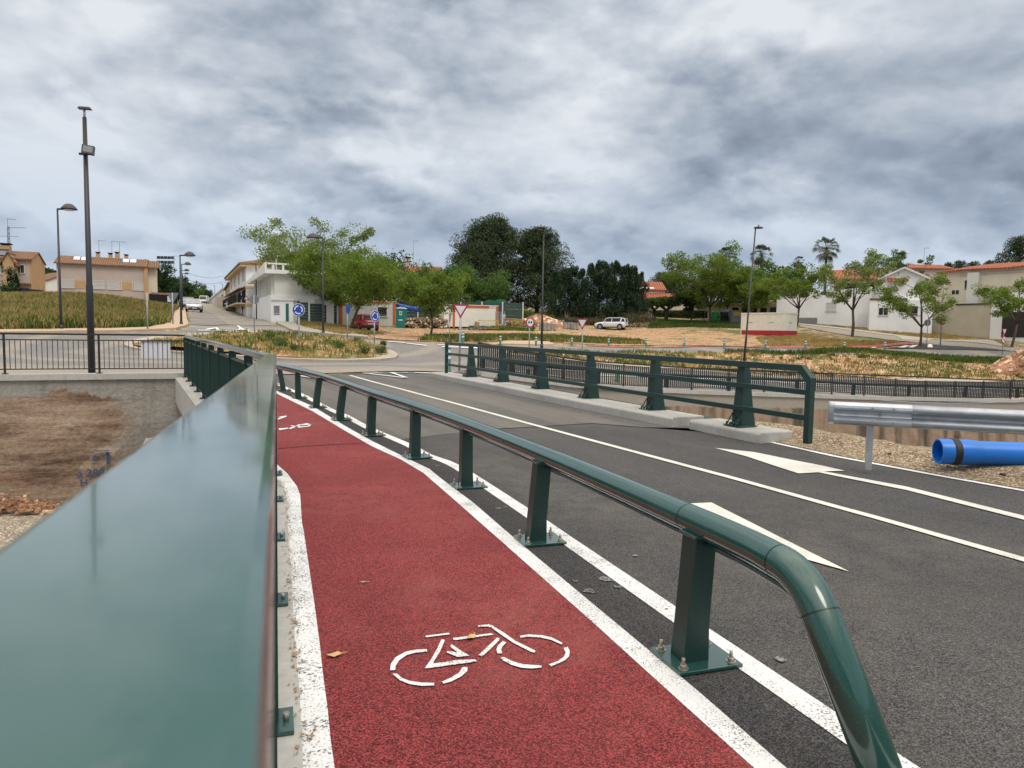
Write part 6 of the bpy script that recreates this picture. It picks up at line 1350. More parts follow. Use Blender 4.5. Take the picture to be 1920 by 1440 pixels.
# --- three-storey balcony building ---
C2 = PZ(462.5, 84, 1.6); C2b = PZ(432, 110, 2.5)
h = thing('apartment_building', 'three-storey white and ochre building with overhanging brown roof and dark balconies', 'building', (C2b.x, C2b.y, 1.6), face_from(C2b, C2)); L = (Vector(C2b.xy) - Vector(C2.xy)).length
z_e = up(462.5, 496, Vector((C2.x, C2.y, 1.6))); W2 = 13.0
MB().b2(0, L, 0, W2, -2, z_e).build('wall', M['white'], h)
mb = MB(); rr_ = [(-.7, -.8, z_e), (L + .6, -.8, z_e), (L + .6, W2 + .6, z_e), (-.7, W2 + .6, z_e), (3.5, W2 / 2, z_e + 1.7), (L - 3.5, W2 / 2, z_e + 1.7)]
mb.add(rr_ + [(x, y, z + .18) for x, y, z in rr_], [(0, 1, 2, 3), (6, 7, 11, 10), (7, 8, 11), (8, 9, 10, 11), (9, 6, 10), (0, 1, 7, 6), (1, 2, 8, 7), (2, 3, 9, 8), (3, 0, 6, 9)]); mb.build('roof', M['tile'], h)
MB().b2(-.6, L + .5, -.7, W2 + .5, z_e - .25, z_e - .01).build('soffit', M['yellow_trim'], h)
f1, f2 = z_e * .36, z_e * .66
for z_ in (f1, f2): MB().b2(-.05, L + .05, -.08, W2, z_ - .35, z_).build('band', M['yellow_trim'], h)
for i in range(4):
    x_ = L * (i + .5) / 4; o = MB().b2(x_ - L / 8.6, x_ + L / 8.6, -1.15, .1, f1 - .05, f1 + .1).build('balcony', M['yellow_trim'], h); mb = MB()
    for j in range(16): xx = x_ - L / 9 + j * L / 72; mb.b2(xx - .03, xx + .03, -1.1, -1.06, f1 + .1, f1 + 1.15)
    mb.b2(x_ - L / 9, x_ + L / 9, -1.12, -1.04, f1 + 1.15, f1 + 1.22); mb.b2(x_ - L / 9, x_ + L / 9, -1.02, -.98, f1 + .15, f1 + 1.0); mb.build('railing', M['black'], o)
    MB().b2(x_ - L / 12, x_ + L / 12, -.05, .1, f1 + .1, f2 - .5).build('door', M['dark'], h); MB().prism([(-.9, f2 - .45), (.0, f2 - .2), (0, f2 - .1), (-.9, f2 - .35)], 'x', x_ - L / 9, x_ + L / 9).build('canopy', M['tile'], h)
    win(h, x_ - .7, f2 + .7, .8, 1.5, 0, 'glass', sill=False); win(h, x_ + .9, f2 + .7, .8, 1.5, 0, 'shutter', sill=False)
# further blocks up the street
for px0, px1, d0, d1, ty, m_, lab, nm in ((432, 423, 112, 135, 531, 'orange_wall', 'narrow ochre houses with climbing plants beyond the balcony building', 'row_house'), (422, 391, 140, 215, 541, 'white2', 'long plain white building near the top of the street', 'white_building')):
    a = PZ(px1, d1, 4); b = PZ(px0, d0, 4); h = thing(nm, lab, 'building', a, face_from(a, b)); L = (Vector(a.xy) - Vector(b.xy)).length; ztt = up(px0, ty, b)
    MB().b2(0, L, 0, 12, -3, ztt).build('wall', M[m_], h)
    for i in range(5): win(h, L * (i + .5) / 5, ztt * .55, L / 14, 1.3, 0, 'glass', sill=False)
    MB().b2(-.2, L + .2, -.3, 12.2, ztt, ztt + .25).build('roof', M['tile'] if m_ == 'orange_wall' else M['white_frame'], h)
a = P(403.5, 574, 145); b = P(424, 579.5, 112); lowwall('garden_wall', 'low cream garden wall with pale pillars on the right of the street', 'wall', a, b, 1.9, M['cream'], .3)

# --- pale house behind the leafy trees, and site hoarding ---
a, b = PZ(690, 120, 4), PZ(820, 120, 4); loc, rz, L = site(a, b); h = thing('house', 'white house with orange roof half hidden behind the leafy trees', 'house', loc, rz); e_ = up(755, 517, a)
gable_wall(h, 0, L, 0, 9, -2, e_, 1.9, M['white']); gable_roof(h, 0, L, 0, 9, e_, 1.9, M['tile_red'], .4); chimney(h, L * .52, 4, e_ + 1.4, .9, 1.9, 'cream'); antenna(h, L * .60, 4.2, e_ + 1.8, 4.6)
win(h, L * .4, e_ - 2.2, 1.1, 1.2, 0, 'glass')
# house behind right of hedge
a, b = PZ(1186, 128, 4), PZ(1252, 128, 4); loc, rz, L = site(a, b); h = thing('house', 'peach house with two red tiled roofs behind the pollarded trees', 'house', loc, rz); e_ = up(1230, 541, a)
gable_wall(h, 0, L, 3, 11, -2, e_, 1.6, M['cream']); gable_roof(h, 0, L, 3, 11, e_, 1.6, M['tile_red'], .3); MB().b2(0, L + 4, 0, 3, -2, e_ * .60).build('wall', M['cream'], h)
MB().prism([(-.4, e_ * .60), (3.1, e_ * .60 + 1.4), (3.1, e_ * .60 + 1.55), (-.4, e_ * .60 + .15)], 'x', 1.6, L + 2).build('porch_roof', M['tile_red'], h); chimney(h, .8, 5, e_ + .4, 1.3, 1.3, 'cream')
win(h, L * .55, e_ - 1.6, .8, 1.0, 3, 'shutter'); win(h, L * .75, e_ - 1.6, .8, 1.0, 3, 'shutter'); MB().b2(L + 2, L + 4, -.05, .1, .2, 1.6).build('garage_door', M['sign_back'], h)
mb = MB(); mb.add([(1.0, 3.2, e_ + .25), (4.4, 3.2, e_ + .25), (4.4, 5.4, e_ + 1.1), (1.0, 5.4, e_ + 1.1), (1.0, 3.2, e_ + .1), (4.4, 3.2, e_ + .1), (4.4, 5.4, e_ + .9), (1.0, 5.4, e_ + .9)], [(0, 1, 2, 3), (4, 5, 6, 7), (0, 1, 5, 4), (1, 2, 6, 5), (3, 0, 4, 7)]); mb.build('solar_panel', M['solar_w'], h)
# arcade building behind the bins
a, b = PZ(1370, 112, 3.6), PZ(1458, 108, 3.4); loc, rz, L = site(a, b); h = thing('shop_building', 'low cream building with dark shopfront openings behind the bins', 'building', loc, rz); e_ = up(1400, 571, a)
MB().b2(-6, L, 0, 8, -2, e_ + .6).build('wall', M['beige'], h); MB().b2(-6, L + .3, -1.4, .2, e_ - .1, e_ + .4).build('canopy', M['cream'], h)
for i in range(5): MB().b2(i * L / 5 + .25, (i + 1) * L / 5 - .25, -.06, .1, .2, e_ - .5).build('shop_window', M['dark'] if i % 2 else M['glass'], h)

# --- right white houses ---
dR_ = 92.0
a, b = PZ(1455, 96, 1.9), PZ(1632, 90, 1.9); loc, rz, L = site(a, b); h = thing('white_wall', 'long plain white wall with one shuttered window behind the young trees', 'wall', loc, rz); fx_ = lambda px: (px - 1455) / (1632 - 1455) * L
zt1 = up(1500, 552, a.lerp(b, .25)); zt2 = up(1600, 538, a.lerp(b, .8))
mb = MB(); mb.prism([(0, -1), (fx_(1632), -1), (fx_(1632), zt2), (fx_(1540), zt1 + .3), (0, zt1)], 'y', 0, .4); mb.build('panel', M['white'], h)
win(h, fx_(1560), up(1560, 583, a), 1.15, 1.05, 0, 'shutter')
MB().b2(fx_(1490), fx_(1535), -.06, .05, -.6, up(1510, 595.5, a)).build('tiled_plinth', M['mosaic'], h)
a, b = PZ(1552, 97, 1.9), PZ(1640, 94, 1.9); loc, rz, L = site(a, b); h = thing('house', 'white house with a low orange tiled roof behind the long white wall', 'house', loc, rz); e_ = up(1590, 525, a)
gable_wall(h, 0, L, 0, 8, -1, e_, 1.3, M['white']); gable_roof(h, 0, L, 0, 8, e_, 1.5, M['tile_red'], .3); MB().b2(1, L, -.05, .1, e_ - 1.6, e_ - .5).build('window', M['dark'], h)
a, b = PZ(1640, 88, 1.7), PZ(1748, 86, 1.5); loc, rz, L = site(a, b); fx_ = lambda px: (px - 1640) / 108 * L
h = thing('house', 'white gabled house with barred window and small black window under a brown ledge', 'house', loc, rz); e_ = up(1740, 523, b); rise = up(1695, 504, a.lerp(b, .5)) - e_
gable_wall(h, fx_(1652), L - .7, 1.2, 10, -1.5, e_, rise, M['white'], 'y'); gable_roof(h, fx_(1652), L - .7, 1.2, 10, e_, rise, M['tile_red'], .35, 'y')
mb = MB(); zf_ = e_; xm = (fx_(1652) + L - .7) / 2
for sx in (-1, 1): mb.bar((xm, .95, zf_ + rise + .12), (xm + sx * ((L - .7 - fx_(1652)) / 2 + .45), .95, zf_ - .1), .34, .22)
mb.build('bargeboard', M['white_frame'], h)
zl = up(1690, 564, a.lerp(b, .4)); MB().b2(-.6, L, 0, 1.3, -1.5, zl).build('wall', M['white'], h); MB().b2(-.62, fx_(1700), -.08, .4, zl, zl + .22).build('ledge', M['rust'], h)
MB().prism([(.6, zf_ - .5), (1.25, zf_ - .1), (1.25, zf_ + .05), (.6, zf_ - .35)], 'x', fx_(1663), fx_(1700)).build('porch_roof', M['tile_red'], h)
win(h, fx_(1655.5), up(1655, 590.5, a), 1.0, .85, 0, 'glass'); win(h, fx_(1710), up(1710, 590, a), 1.15, 1.05, 0, 'dark', bars=7); antenna(h, fx_(1683), .9, zf_ + .2, .9)
win(h, fx_(1672), zl + .7, .9, 1.1, 1.2, 'shutter'); 
# beige block
a, b = PZ(1762, 88, 1.0), PZ(1985, 76, .6); loc, rz, L = site(a, b); fx_ = lambda px: L * (px - 1762) / 223
h = thing('house', 'large beige house with wavy red roof and white wall patch at the right edge', 'house', loc, rz); e1 = up(1770, 518, a); e2 = up(1895, 511, a.lerp(b, .58)); 
MB().b2(fx_(1762), L, 0, 9, -1.5, e1 + .5).build('wall', M['beige'], h)
MB().b2(fx_(1818), fx_(1841), -.35, .1, up(1830, 572, a), e1 + .2).build('chimney_breast', M['white2'], h)
mb = MB(); xs_ = np.linspace(-.5, L + .5, 26); vs = []
for x_ in xs_:
    zz_ = e1 + .35 + .012 * x_ * x_ * .15 + .12 * math.sin(x_ * .55)
    for y_, dz in ((-.5, 0), (-.5, .16), (5.5, 1.15), (5.5, .9)): vs.append((x_, y_, zz_ + dz))
mb.add(vs, [(i * 4 + j, i * 4 + (j + 1) % 4, i * 4 + 4 + (j + 1) % 4, i * 4 + 4 + j) for i in range(25) for j in range(4)]); mb.build('roof', M['tile_red'], h)
MB().b2(fx_(1800), L, -.12, .05, e1 - .1, e1 + .1).build('cornice', M['cream'], h); win(h, fx_(1814), up(1815, 545, a), .45, 1.1, 0, 'dark', sill=False); win(h, fx_(1792), up(1790, 553, a), .9, .5, 0, 'glass', sill=False)
r = thing('yard_wall', 'plain beige yard wall with a dark corrugated edge below the large beige house', 'wall', loc, rz); zy = up(1800, 574, a) 
MB().b2(fx_(1748), fx_(1884), -1.6, -1.3, -2.5, zy).build('panel', M['beige_dk'], r); MB().b2(fx_(1812), fx_(1884), -1.7, -1.1, zy + .0, zy + .14).build('edge', M['dark'], r)
r = thing('white_wall', 'bright white wall at the right edge of the photo behind the last young tree', 'wall', loc, rz); MB().b2(fx_(1884), fx_(1990), -1.8, -1.4, -2.5, up(1900, 556, a)).build('panel', M['white'], r); MB().b2(fx_(1906), fx_(1960), -1.86, -1.7, .6, up(1915, 588, a)).build('opening', M['dark'], r)
# distant roofs right
a, b = PZ(1700, 120, 4), PZ(1760, 120, 4); loc, rz, L = site(a, b); h = thing('house', 'farther house with pale eaves peeking over between the two right houses', 'house', loc, rz); e_ = up(1740, 503, a); gable_wall(h, 0, L + 2, 0, 8, -2, e_, .9, M['pinkish']); gable_roof(h, 0, L + 2, 0, 8, e_, .9, M['tile_red'], .4); antenna(h, L * .85, 4, e_ + .7, 3.2); antenna(h, L * .2, 4, e_ + .7, 2.2)
# embankment strip between side road and walls : soil on the ground sheet

# ======================= SITE OBJECTS =======================
a, b = P(637, 607.5, 77), P(741, 610.5, 79.5); a.z = Ht(a.x, a.y); b.z = a.z; loc, rz, L = site(a, b); H1 = up(742, 567, b) 
h = thing('site_cabin', 'grey site cabin with orange frame and white window behind the red car', 'cabin', (loc[0], loc[1], b.z), rz)
MB().b2(0, L, 0, 2.4, -.3, H1).build('wall', M['cabin'], h)
for x_ in (0.0, L - .28): MB().b2(x_, x_ + .30, -.04, .2, -.3, H1 + .02).build('corner_post', M['orange'], h)
MB().b2(.3, L * .86, -.05, .1, H1 - .22, H1 + .05).build('top_rail', M['orange'], h); MB().b2(L * .86, L - .28, -.05, .1, H1 - .12, H1 + .05).build('top_rail', M['white_frame'], h)
MB().b2(-.05, L + .05, -.1, 2.45, H1 + .05, H1 + .12).build('roof', M['cabin_w'], h)
win(h, L * .76, H1 * .38, 1.0, 1.0, 0, 'dark', bars=4); MB().b2(L * .28, L * .44, -.03, .05, .0, H1 * .85).build('door', M['white_frame'], h)
a, b = P(849, 609.5, 77), P(933, 612, 78.5); a.z = b.z = Ht(b.x, b.y); loc, rz, L = site(a, b); H1 = up(933, 575, b)
h = thing('site_cabin', 'cream site cabin with orange edges behind the large give-way sign', 'cabin', loc, rz)
MB().b2(-1.0, L, 0, 2.4, .15, H1).build('wall', M['cabin_w'], h)
for x_ in (-.02, L - .2): MB().b2(x_, x_ + .24, -.04, .2, .0, H1 + .02).build('corner_post', M['orange'], h)
MB().b2(.2, L - 1.0, -.05, .1, H1 - .2, H1 + .05).build('top_rail', M['orange'], h); MB().b2(L - 1.0, L - .2, -.05, .1, H1 - .12, H1 + .05).build('top_rail', M['white_frame'], h); MB().b2(-1.05, L + .05, -.08, 2.45, H1 + .05, H1 + .12).build('roof', M['cabin_w'], h)
b = P(751, 609.5, 76); b.z = Ht(b.x, b.y); H1 = up(750, 575, b); w_ = 17 / 1331 * 78
h = thing('portable_toilet', 'teal portable toilet with white roof next to the grey cabin', 'portable toilet', b)
MB().b2(-w_ / 2, w_ / 2, 0, 1.1, 0, H1 * .9).build('body', M['teal'], h); MB().prism([(-w_ / 2 - .05, H1 * .9), (w_ / 2 + .05, H1 * .9), (w_ * .3, H1 * .97), (0, H1), (-w_ * .3, H1 * .97)], 'y', -.05, 1.15).build('roof', M['white_frame'], h)
d_ = MB().b2(-w_ * .42, w_ * .42, -.03, .02, .1, H1 * .85).build('door', M['teal'], h); MB().b2(-.14, .16, -.045, -.032, H1 * .6, H1 * .6 + .42).build('notice', M['sign_white'], d_); MB().b2(-.22, .22, -.045, -.032, H1 * .34, H1 * .34 + .14).build('label', M['sign_white'], d_)
MB().b2(-.09, .11, -.05, -.046, H1 * .6 + .12, H1 * .6 + .3).build('pictogram', M['sign_back'], d_)
# tarp slung between cabins
mb = MB(); A_ = P(742, 567.5, 79.5); B_ = P(824, 573, 79.5); n_ = 16; vs = []
for i in range(n_ + 1):
    t = i / n_; p = A_.lerp(B_, t); sag = .55 * math.sin(math.pi * t); hgt_ = .18 + .40 * math.sin(math.pi * min(1, t * 1.15)) ** .7
    for dy, dz in ((0, 0), (-.08, -.04), (-.10 - .04 * math.sin(i * 2), -hgt_ * .6), (-.03, -hgt_), (.05, -hgt_), (.06, 0)): vs.append((p.x, p.y + dy, p.z - sag * .55 + dz + .02 * math.sin(i * 3)))
mb.add(vs, [(i * 6 + j, i * 6 + (j + 1) % 6, i * 6 + 6 + (j + 1) % 6, i * 6 + 6 + j) for i in range(n_) for j in range(6)], True); tag(mb.build('tarpaulin', M['tarp']), 'rolled blue tarpaulin slung between the two site cabins', 'tarpaulin')
# green hoarding
def hoarding(label, pts_, topy, n_):
    r = thing('hoarding', label, 'fence', pts_[0], face_from(pts_[0], pts_[-1])); a, b = pts_[0], pts_[-1]; L_ = (Vector(b.xy) - Vector(a.xy)).length; H_ = topy; bh = H_ * .155
    for i in range(n_):
        x0 = L_ * i / n_; x1 = L_ * (i + 1) / n_; zb = (b.z - a.z) * i / n_; mb = MB()
        for j in range(7): mb.b2(x0 + .08, x1 - .0, -.03 + .01 * (j % 2), .04, zb + j * H_ / 7 - (.6 if j == 0 else 0), zb + (j + 1) * H_ / 7 - .02)
        mb.build('panel', M['panel_green'], r)
    for i in range(n_ + 1): x0 = L_ * i / n_; zb = (b.z - a.z) * i / n_; MB().b2(x0 - .07, x0 + .07, -.09, .08, zb - .5, zb + H_ + .06).build('post', M['white_frame'], r)
    return r
a = P(551, 604.5, 66); b = P(632, 606, 69.5); a.z = Ht(a.x, a.y); b.z = Ht(b.x, b.y); hoarding('dark green panel fence behind the blue roundabout sign', [a, b], up(551, 565.5, a), 3)
a = P(742, 606, 85); b = P(980, 600, 89); a.z = Ht(a.x, a.y) - .2; b.z = Ht(b.x, b.y) + .1; hoarding('long green slatted fence with pale posts behind the site cabins', [a, b], up(980, 567.5, b), 6)
mb = MB(); A_, B_ = P(872, 571, 92), P(948, 566, 92); k_ = 14; vs = []
for i in range(k_ + 1):
    t = i / k_; p = A_.lerp(B_, t)
    for dz, dy in ((-1, 0), (.35 + .12 * math.sin(i * 1.7), .1 * math.sin(i)), (.35 + .12 * math.sin(i * 1.7), .1 * math.sin(i) + .03), (-1, .03)): vs.append((p.x, p.y + dy, p.z + dz))
mb.add(vs, [(i * 4 + j, i * 4 + (j + 1) % 4, i * 4 + 4 + (j + 1) % 4, i * 4 + 4 + j) for i in range(k_) for j in range(4)]); tag(mb.build('netting', M['net_green']), 'bright green netting above the slatted fence right of the cream cabin', 'netting')
# rock generator
def rocks(name, label, cat, cells, mat, kind=None, parent=None):
    mb = MB(); ico = None
    for (x, y, z, s) in cells:
        o_ = len(mb.v); rr_ = [random.uniform(.7, 1.15) for _ in range(8)]; i_ = 0
        a = random.uniform(0, 3)
        vs = []
        for sx, sy, sz in ((-1,-1,-1),(1,-1,-1),(1,1,-1),(-1,1,-1),(-1,-1,1),(1,-1,1),(1,1,1),(-1,1,1)):
            k_ = rr_[i_] * (.75 if sz > 0 else 1); i_ += 1; X, Y = sx * s * k_, sy * s * .8 * k_; vs.append((x + X * math.cos(a) - Y * math.sin(a), y + X * math.sin(a) + Y * math.cos(a), z + sz * s * .6 * k_))
        mb.add(vs, [(3, 2, 1, 0), (4, 5, 6, 7), (0, 1, 5, 4), (1, 2, 6, 5), (2, 3, 7, 6), (3, 0, 4, 7)])
    o = mb.build(name, mat, parent); 
    if kind: o['kind'] = kind
    return tag(o, label, cat)
cl = []
A_, B_ = P(760, 609, 76), P(838, 610, 76)
for i in range(260):
    t = random.random(); p = A_.lerp(B_, t); hh_ = random.random() ** .8 * (1.0 - .35 * abs(t - .5)) * 1.25; cl.append((p.x, p.y + random.uniform(0, 1.4), Ht(p.x, p.y) + hh_, random.uniform(.12, .26)))
rocks('stone_pile', 'long low pile of rough stones under the blue tarpaulin', 'stone pile', cl, M['stone'])
cl = []
for i in range(200):
    t = random.random(); p = P(948, 605, 80).lerp(P(1004, 603, 84), t); cl.append((p.x, p.y + random.uniform(0, 1.4), Ht(p.x, p.y) + random.random() * .9, random.uniform(.10, .24)))
rocks('stone_pile', 'rubble pile behind the yellow barriers at the end of the green fence', 'stone pile', cl, M['stone'])
def heap(name, label, cx_, cy_, rx, ry, hh_, mat, nrock, seed, rs=(.08, .2)):
    random.seed(seed); mb = MB(); n1_, n2_ = 28, 10; gz = Ht(cx_, cy_); ph = [random.uniform(0, 6) for _ in range(4)]
    f = lambda a, r: hh_ * (1 - r ** 1.25) * (1 + .18 * math.sin(3 * a + ph[0]) + .12 * math.sin(7 * a + ph[1]) * r)
    vs = [(cx_, cy_, gz + hh_)]
    for i in range(1, n2_ + 1):
        r = i / n2_
        for j in range(n1_): a = 2 * math.pi * j / n1_; k_ = 1 + .12 * math.sin(2 * a + ph[2]) + .07 * math.sin(5 * a + ph[3]); x = cx_ + rx * r * k_ * math.cos(a); y = cy_ + ry * r * k_ * math.sin(a); vs.append((x, y, (Ht(x, y) - .12 if i == n2_ else gz * (1 - r) + Ht(x, y) * r + f(a, r) + random.uniform(-.06, .06) * hh_)))
    fs = [(0, 1 + j, 1 + (j + 1) % n1_) for j in range(n1_)] + [(1 + i * n1_ + j, 1 + (i + 1) * n1_ + j, 1 + (i + 1) * n1_ + (j + 1) % n1_, 1 + i * n1_ + (j + 1) % n1_) for i in range(n2_ - 1) for j in range(n1_)]
    mb.add(vs, fs, True)
    for _ in range(nrock):
        a = random.uniform(0, 6.28); r = random.random() ** .6; x = cx_ + rx * r * math.cos(a); y = cy_ + ry * r * math.sin(a); z = gz * (1 - r) + Ht(x, y) * r + max(0, f(a, min(r, 1))); s = random.uniform(*rs)
        mb.box((x, y, z), (s * 2, s * 1.6, s * 1.2), random.uniform(0, 3), random.uniform(.4, .9))
    return tag(mb.build(name, mat), label, 'earth heap')
q = P(1905, 690, 54); heap('earth_heap', 'orange rubble and earth heap at the right edge beyond the far fence', q.x + .8, q.y, 2.7, 2.2, 1.75, M['rock_or'], 1100, 3, (.04, .16))
q = P(1008, 606, 92); heap('earth_heap', 'orange earth heap between the green fence and the hedge', q.x, q.y, 4.4, 2.5, 1.25, M['rock_or'], 160, 4)
q = P(26, 905, 17.6); 
random.seed(12); cl = []
for _ in range(420):
    t_ = random.random() ** 1.5; p0_ = P(-40 + 150 * t_, 905 + 26 * t_, 18.2 + random.gauss(-.25, .3)); cl.append((p0_.x, p0_.y, -3.2 + random.random() * .42 * (1 - t_), random.uniform(.02, .075)))
rocks('rubble_bank', 'orange rubble at the foot of the left ravine wall', 'rubble', cl, M['rock_or'], 'stuff')
# brushwood/roots at the foot of the right-hand wall
# paver pallets
def pallet(px, py, d, w_, h_, label, dd=1.0):
    b = P(px, py, d); b.z = Ht(b.x, b.y); r = thing('paver_stack', label, 'paver stack', b, R(8), 'stacks of grey pavers'); mb = MB(); n_ = 4
    for i in range(n_):
        for j in range(3): x0 = -w_ / 2 + j * w_ / 3; mb.b2(x0 + .02, x0 + w_ / 3 - .02, 0, dd, .12 + i * (h_ - .12) / n_ + .015, .12 + (i + 1) * (h_ - .12) / n_ - .015)
    mb.build('pavers', M['paver'], r); mb = MB()
    for x0 in (-w_ / 2, -.06, w_ / 2 - .12): mb.b2(x0, x0 + .12, 0, dd, 0, .11)
    mb.build('pallet', M['wood'], r)
for args in ((1022, 621.5, 79, 1.1, .95, 'stack of grey pavers just right of the dark lamp post, first of the front pair'), (1036, 620.5, 80, .9, .85, 'stack of grey pavers, second of the front pair by the lamp post'), (1050.5, 614.5, 92, 1.1, .95, 'stack of grey pavers at the left of the back row'), (1066, 616, 89, 1.1, .9, 'stack of grey pavers in the middle of the back row'), (1078, 616, 89, 1.0, .9, 'stack of grey pavers right in the back row beside the small give-way sign'), (986, 617, 80, 1.6, .45, 'low pile of pale slabs left of the no-overtaking sign')): pallet(*args)
# yellow barriers
def ybar(px, py, d, label, rz=0.1):
    b = P(px, py, d); b.z = Ht(b.x, b.y); r = thing('barrier', label, 'barrier', b, rz, 'yellow works barriers'); mb = MB()
    for x_ in (-1.1, 1.1): mb.tube([(x_, 0, 0), (x_, 0, 1.1)], .03, 6)
    mb.tube([(-1.1, 0, 1.1), (1.1, 0, 1.1)], .03, 6); mb.tube([(-1.1, 0, .3), (1.1, 0, .3)], .03, 6); mb.build('frame', M['yellow'], r); mb = MB()
    for i in range(12): mb.tube([(-1 + i * .18, 0, .3), (-1 + i * .18, 0, 1.1)], .012, 4)
    mb.build('bars', M['yellow'], r)
ybar(915, 616, 75, 'yellow works barrier standing in front of the cream cabin'); ybar(962, 612, 79, 'yellow works barrier left of the others by the rubble pile', .3); ybar(978, 613, 78, 'yellow works barrier just left of the no-overtaking sign', -.2)
b = P(938, 613, 77); b.z = Ht(b.x, b.y); r = thing('fence_panels', 'leaning stack of grey mesh fence panels at the corner of the cream cabin', 'fence panels', b, .2); mb = MB()
for i in range(7): mb.bar((-.5 + i * .17, .1 * i % .3, 0), (-.35 + i * .17 - .2, .1, 2.0), .05)
mb.build('panels', M['galv_pole'], r)
b = P(944, 604.5, 79); b.z = Ht(b.x, b.y); r = thing('notice_board', 'small blank white notice beside the leaning fence panels', 'notice', b); MB().b2(-.03, .03, -.02, .02, 0, 1.5).build('post', M['galv_pole'], r); MB().b2(-.2, .2, -.05, -.03, 1.2, 1.6).build('board', M['sign_white'], r)
b = P(894, 610, 76); b.z = Ht(b.x, b.y); r = thing('timber_box', 'small brown timber stack against the cream cabin', 'timber', b); MB().b2(-.25, .25, 0, .3, 0, .85).build('planks', M['wood'], r)
b = P(868, 612, 75); b.z = Ht(b.x, b.y); cl = [(b.x + random.uniform(-1, 2.6), b.y + random.uniform(-.3, .5), b.z + random.random() * .25, random.uniform(.08, .2)) for _ in range(40)]; rocks('debris', 'scattered dark debris along the base of the cream cabin', 'debris', cl, M['sign_back'])
# white cabin with red skirt
a, b = P(1389, 627.5, 83.5), P(1468, 632, 79); z0 = Ht(b.x, b.y); a.z = b.z = z0; loc, rz, L = site(a, b); H1 = up(1468, 588, b)
h = thing('site_cabin', 'cream site container with a red skirt standing on blocks under a young tree', 'cabin', loc, rz); D_ = 2.6
MB().b2(0, L, 0, D_, .62, H1).build('wall', M['cabin_w'], h); MB().b2(.12, L + .02, -.02, D_ + .02, .05, .62).build('skirt', M['cabin_red'], h); MB().b2(-.04, L + .05, -.05, D_ + .05, H1, H1 + .14).build('roof_edge', M['cabin_w'], h)
MB().b2(-.03, .08, -.03, .08, .1, H1).build('corner_post', M['cabin_w'], h); MB().b2(L - .08, L + .035, -.035, .08, .6, H1).build('corner_post', M['cabin_w'], h)
for x_ in (L * .22, L * .72): MB().b2(x_ - .3, x_ + .3, -.03, .02, H1 * .60, H1 * .60 + .05).build('vent', M['sign_back'], h)
MB().b2(L - .01, L + .045, D_ * .4, D_ * .6, H1 * .6, H1 * .6 + .05).build('vent', M['sign_back'], h)
for x_ in (.3, L - 1.0, L * .5): MB().b2(x_ - .25, x_ + .3, -.35, .1, -.3, .10).build('block', M['wood'], h)
# recycling containers
b = P(1341, 604, 103); b.z = Ht(b.x, b.y) ; H1 = up(1341, 582, b); r = thing('recycling_container', 'bright green dome recycling container beside the pavement', 'container', b); s = H1
MB().lathe([(.0, 0), (.62, 0), (.68, .5), (.68, s * .62), (.60, s * .82), (.35, s * .96), (0, s)], 20).build('shell', M['igloo'], r); MB().tube([(.25, -.66, s * .48), (.25, -.70, s * .48)], .14, 12).build('opening', M['dark'], r)
b = P(1357, 603, 104); b.z = Ht(b.x, b.y); r = thing('waste_container', 'dark grey rounded waste container behind the person in pale blue', 'container', b); MB().prism([(-.7, 0), (.7, 0), (.75, 1.2), (.5, 1.75), (-.2, 1.95), (-.7, 1.5)], 'x', -.75, .85).build('shell', M['bin_grey'], r); MB().b2(-.6, .7, -.73, -.70, .5, 1.0).build('front_panel', M['dark'], r)
b = P(1381, 607, 99); b.z = Ht(b.x, b.y); r = thing('waste_container', 'grey container with a yellow panel left of the red-skirted cabin', 'container', b); MB().b2(-.75, .75, 0, 1.2, 0, 1.95).build('shell', M['sign_back'], r); MB().b2(-.5, .55, -.03, .0, 1.2, 1.75).build('yellow_panel', M['bin_yellow'], r)
# fallen leaves on the lane
for px, py, s, rz_, lab in ((627, 1234, .034, .4, 'pale yellow fallen leaf near the left edge of the red lane'), (884, 1200, .030, 1.2, 'yellow fallen leaf lying on the frame of the painted bicycle'), (681, 1096.5, .022, .1, 'thin dry leaf farther up the red lane')):
    b = G(px, py); b.z += .014; r = [(1.0 * s, 0, .003), (.5 * s, .55 * s, .006), (-.2 * s, .65 * s, .0), (-.9 * s, .3 * s, .004), (-.8 * s, -.3 * s, .008), (-.1 * s, -.5 * s, 0), (.6 * s, -.45 * s, .006), (1.5 * s, .12 * s, .0)]
    if 'thin' in lab: r = [(x_ * 1.2, y_ * .3, z_) for x_, y_, z_ in r]
    mb = MB(); mb.add([(0, 0, .008)] + r[:7], [(0, i + 1, (i + 1) % 7 + 1) for i in range(7)]); mb.bar((.9 * s, 0, .003), (1.6 * s, .15 * s, .002), .003)
    o = mb.build('fallen_leaf', M['leaf_fall'], None, recalc=False); o.location = b; o.rotation_euler = (0, 0, rz_); tag(o, lab, 'leaf')
# paint spatter on the dark strip and road
random.seed(21)
for px, py, s in ((1103,1111,.045),(1135,1089,.055),(1158,1103,.03),(1079,1092,.02),(935,955,.03),(948,952,.018),(1003,941,.02),(915,938,.018),(820,874,.03),(850,880,.02),(873,884,.02),(742,838,.03),(1462,1239,.03),(1250,1145,.012),(1190,1044,.02)):
    c_ = G(px, py); mb = MB(); n_ = 11; mb.add([(c_.x, c_.y, c_.z + .010)] + [(c_.x + s * random.uniform(.45, 1.1) * math.cos(6.283 * i / n_), c_.y + s * random.uniform(.45, 1.1) * math.sin(6.283 * i / n_), c_.z + .010) for i in range(n_)], [(0, i + 1, (i + 1) % n_ + 1) for i in range(n_)]); mb.build('paint_spatter', M['spatter'], recalc=False)['kind'] = 'structure'
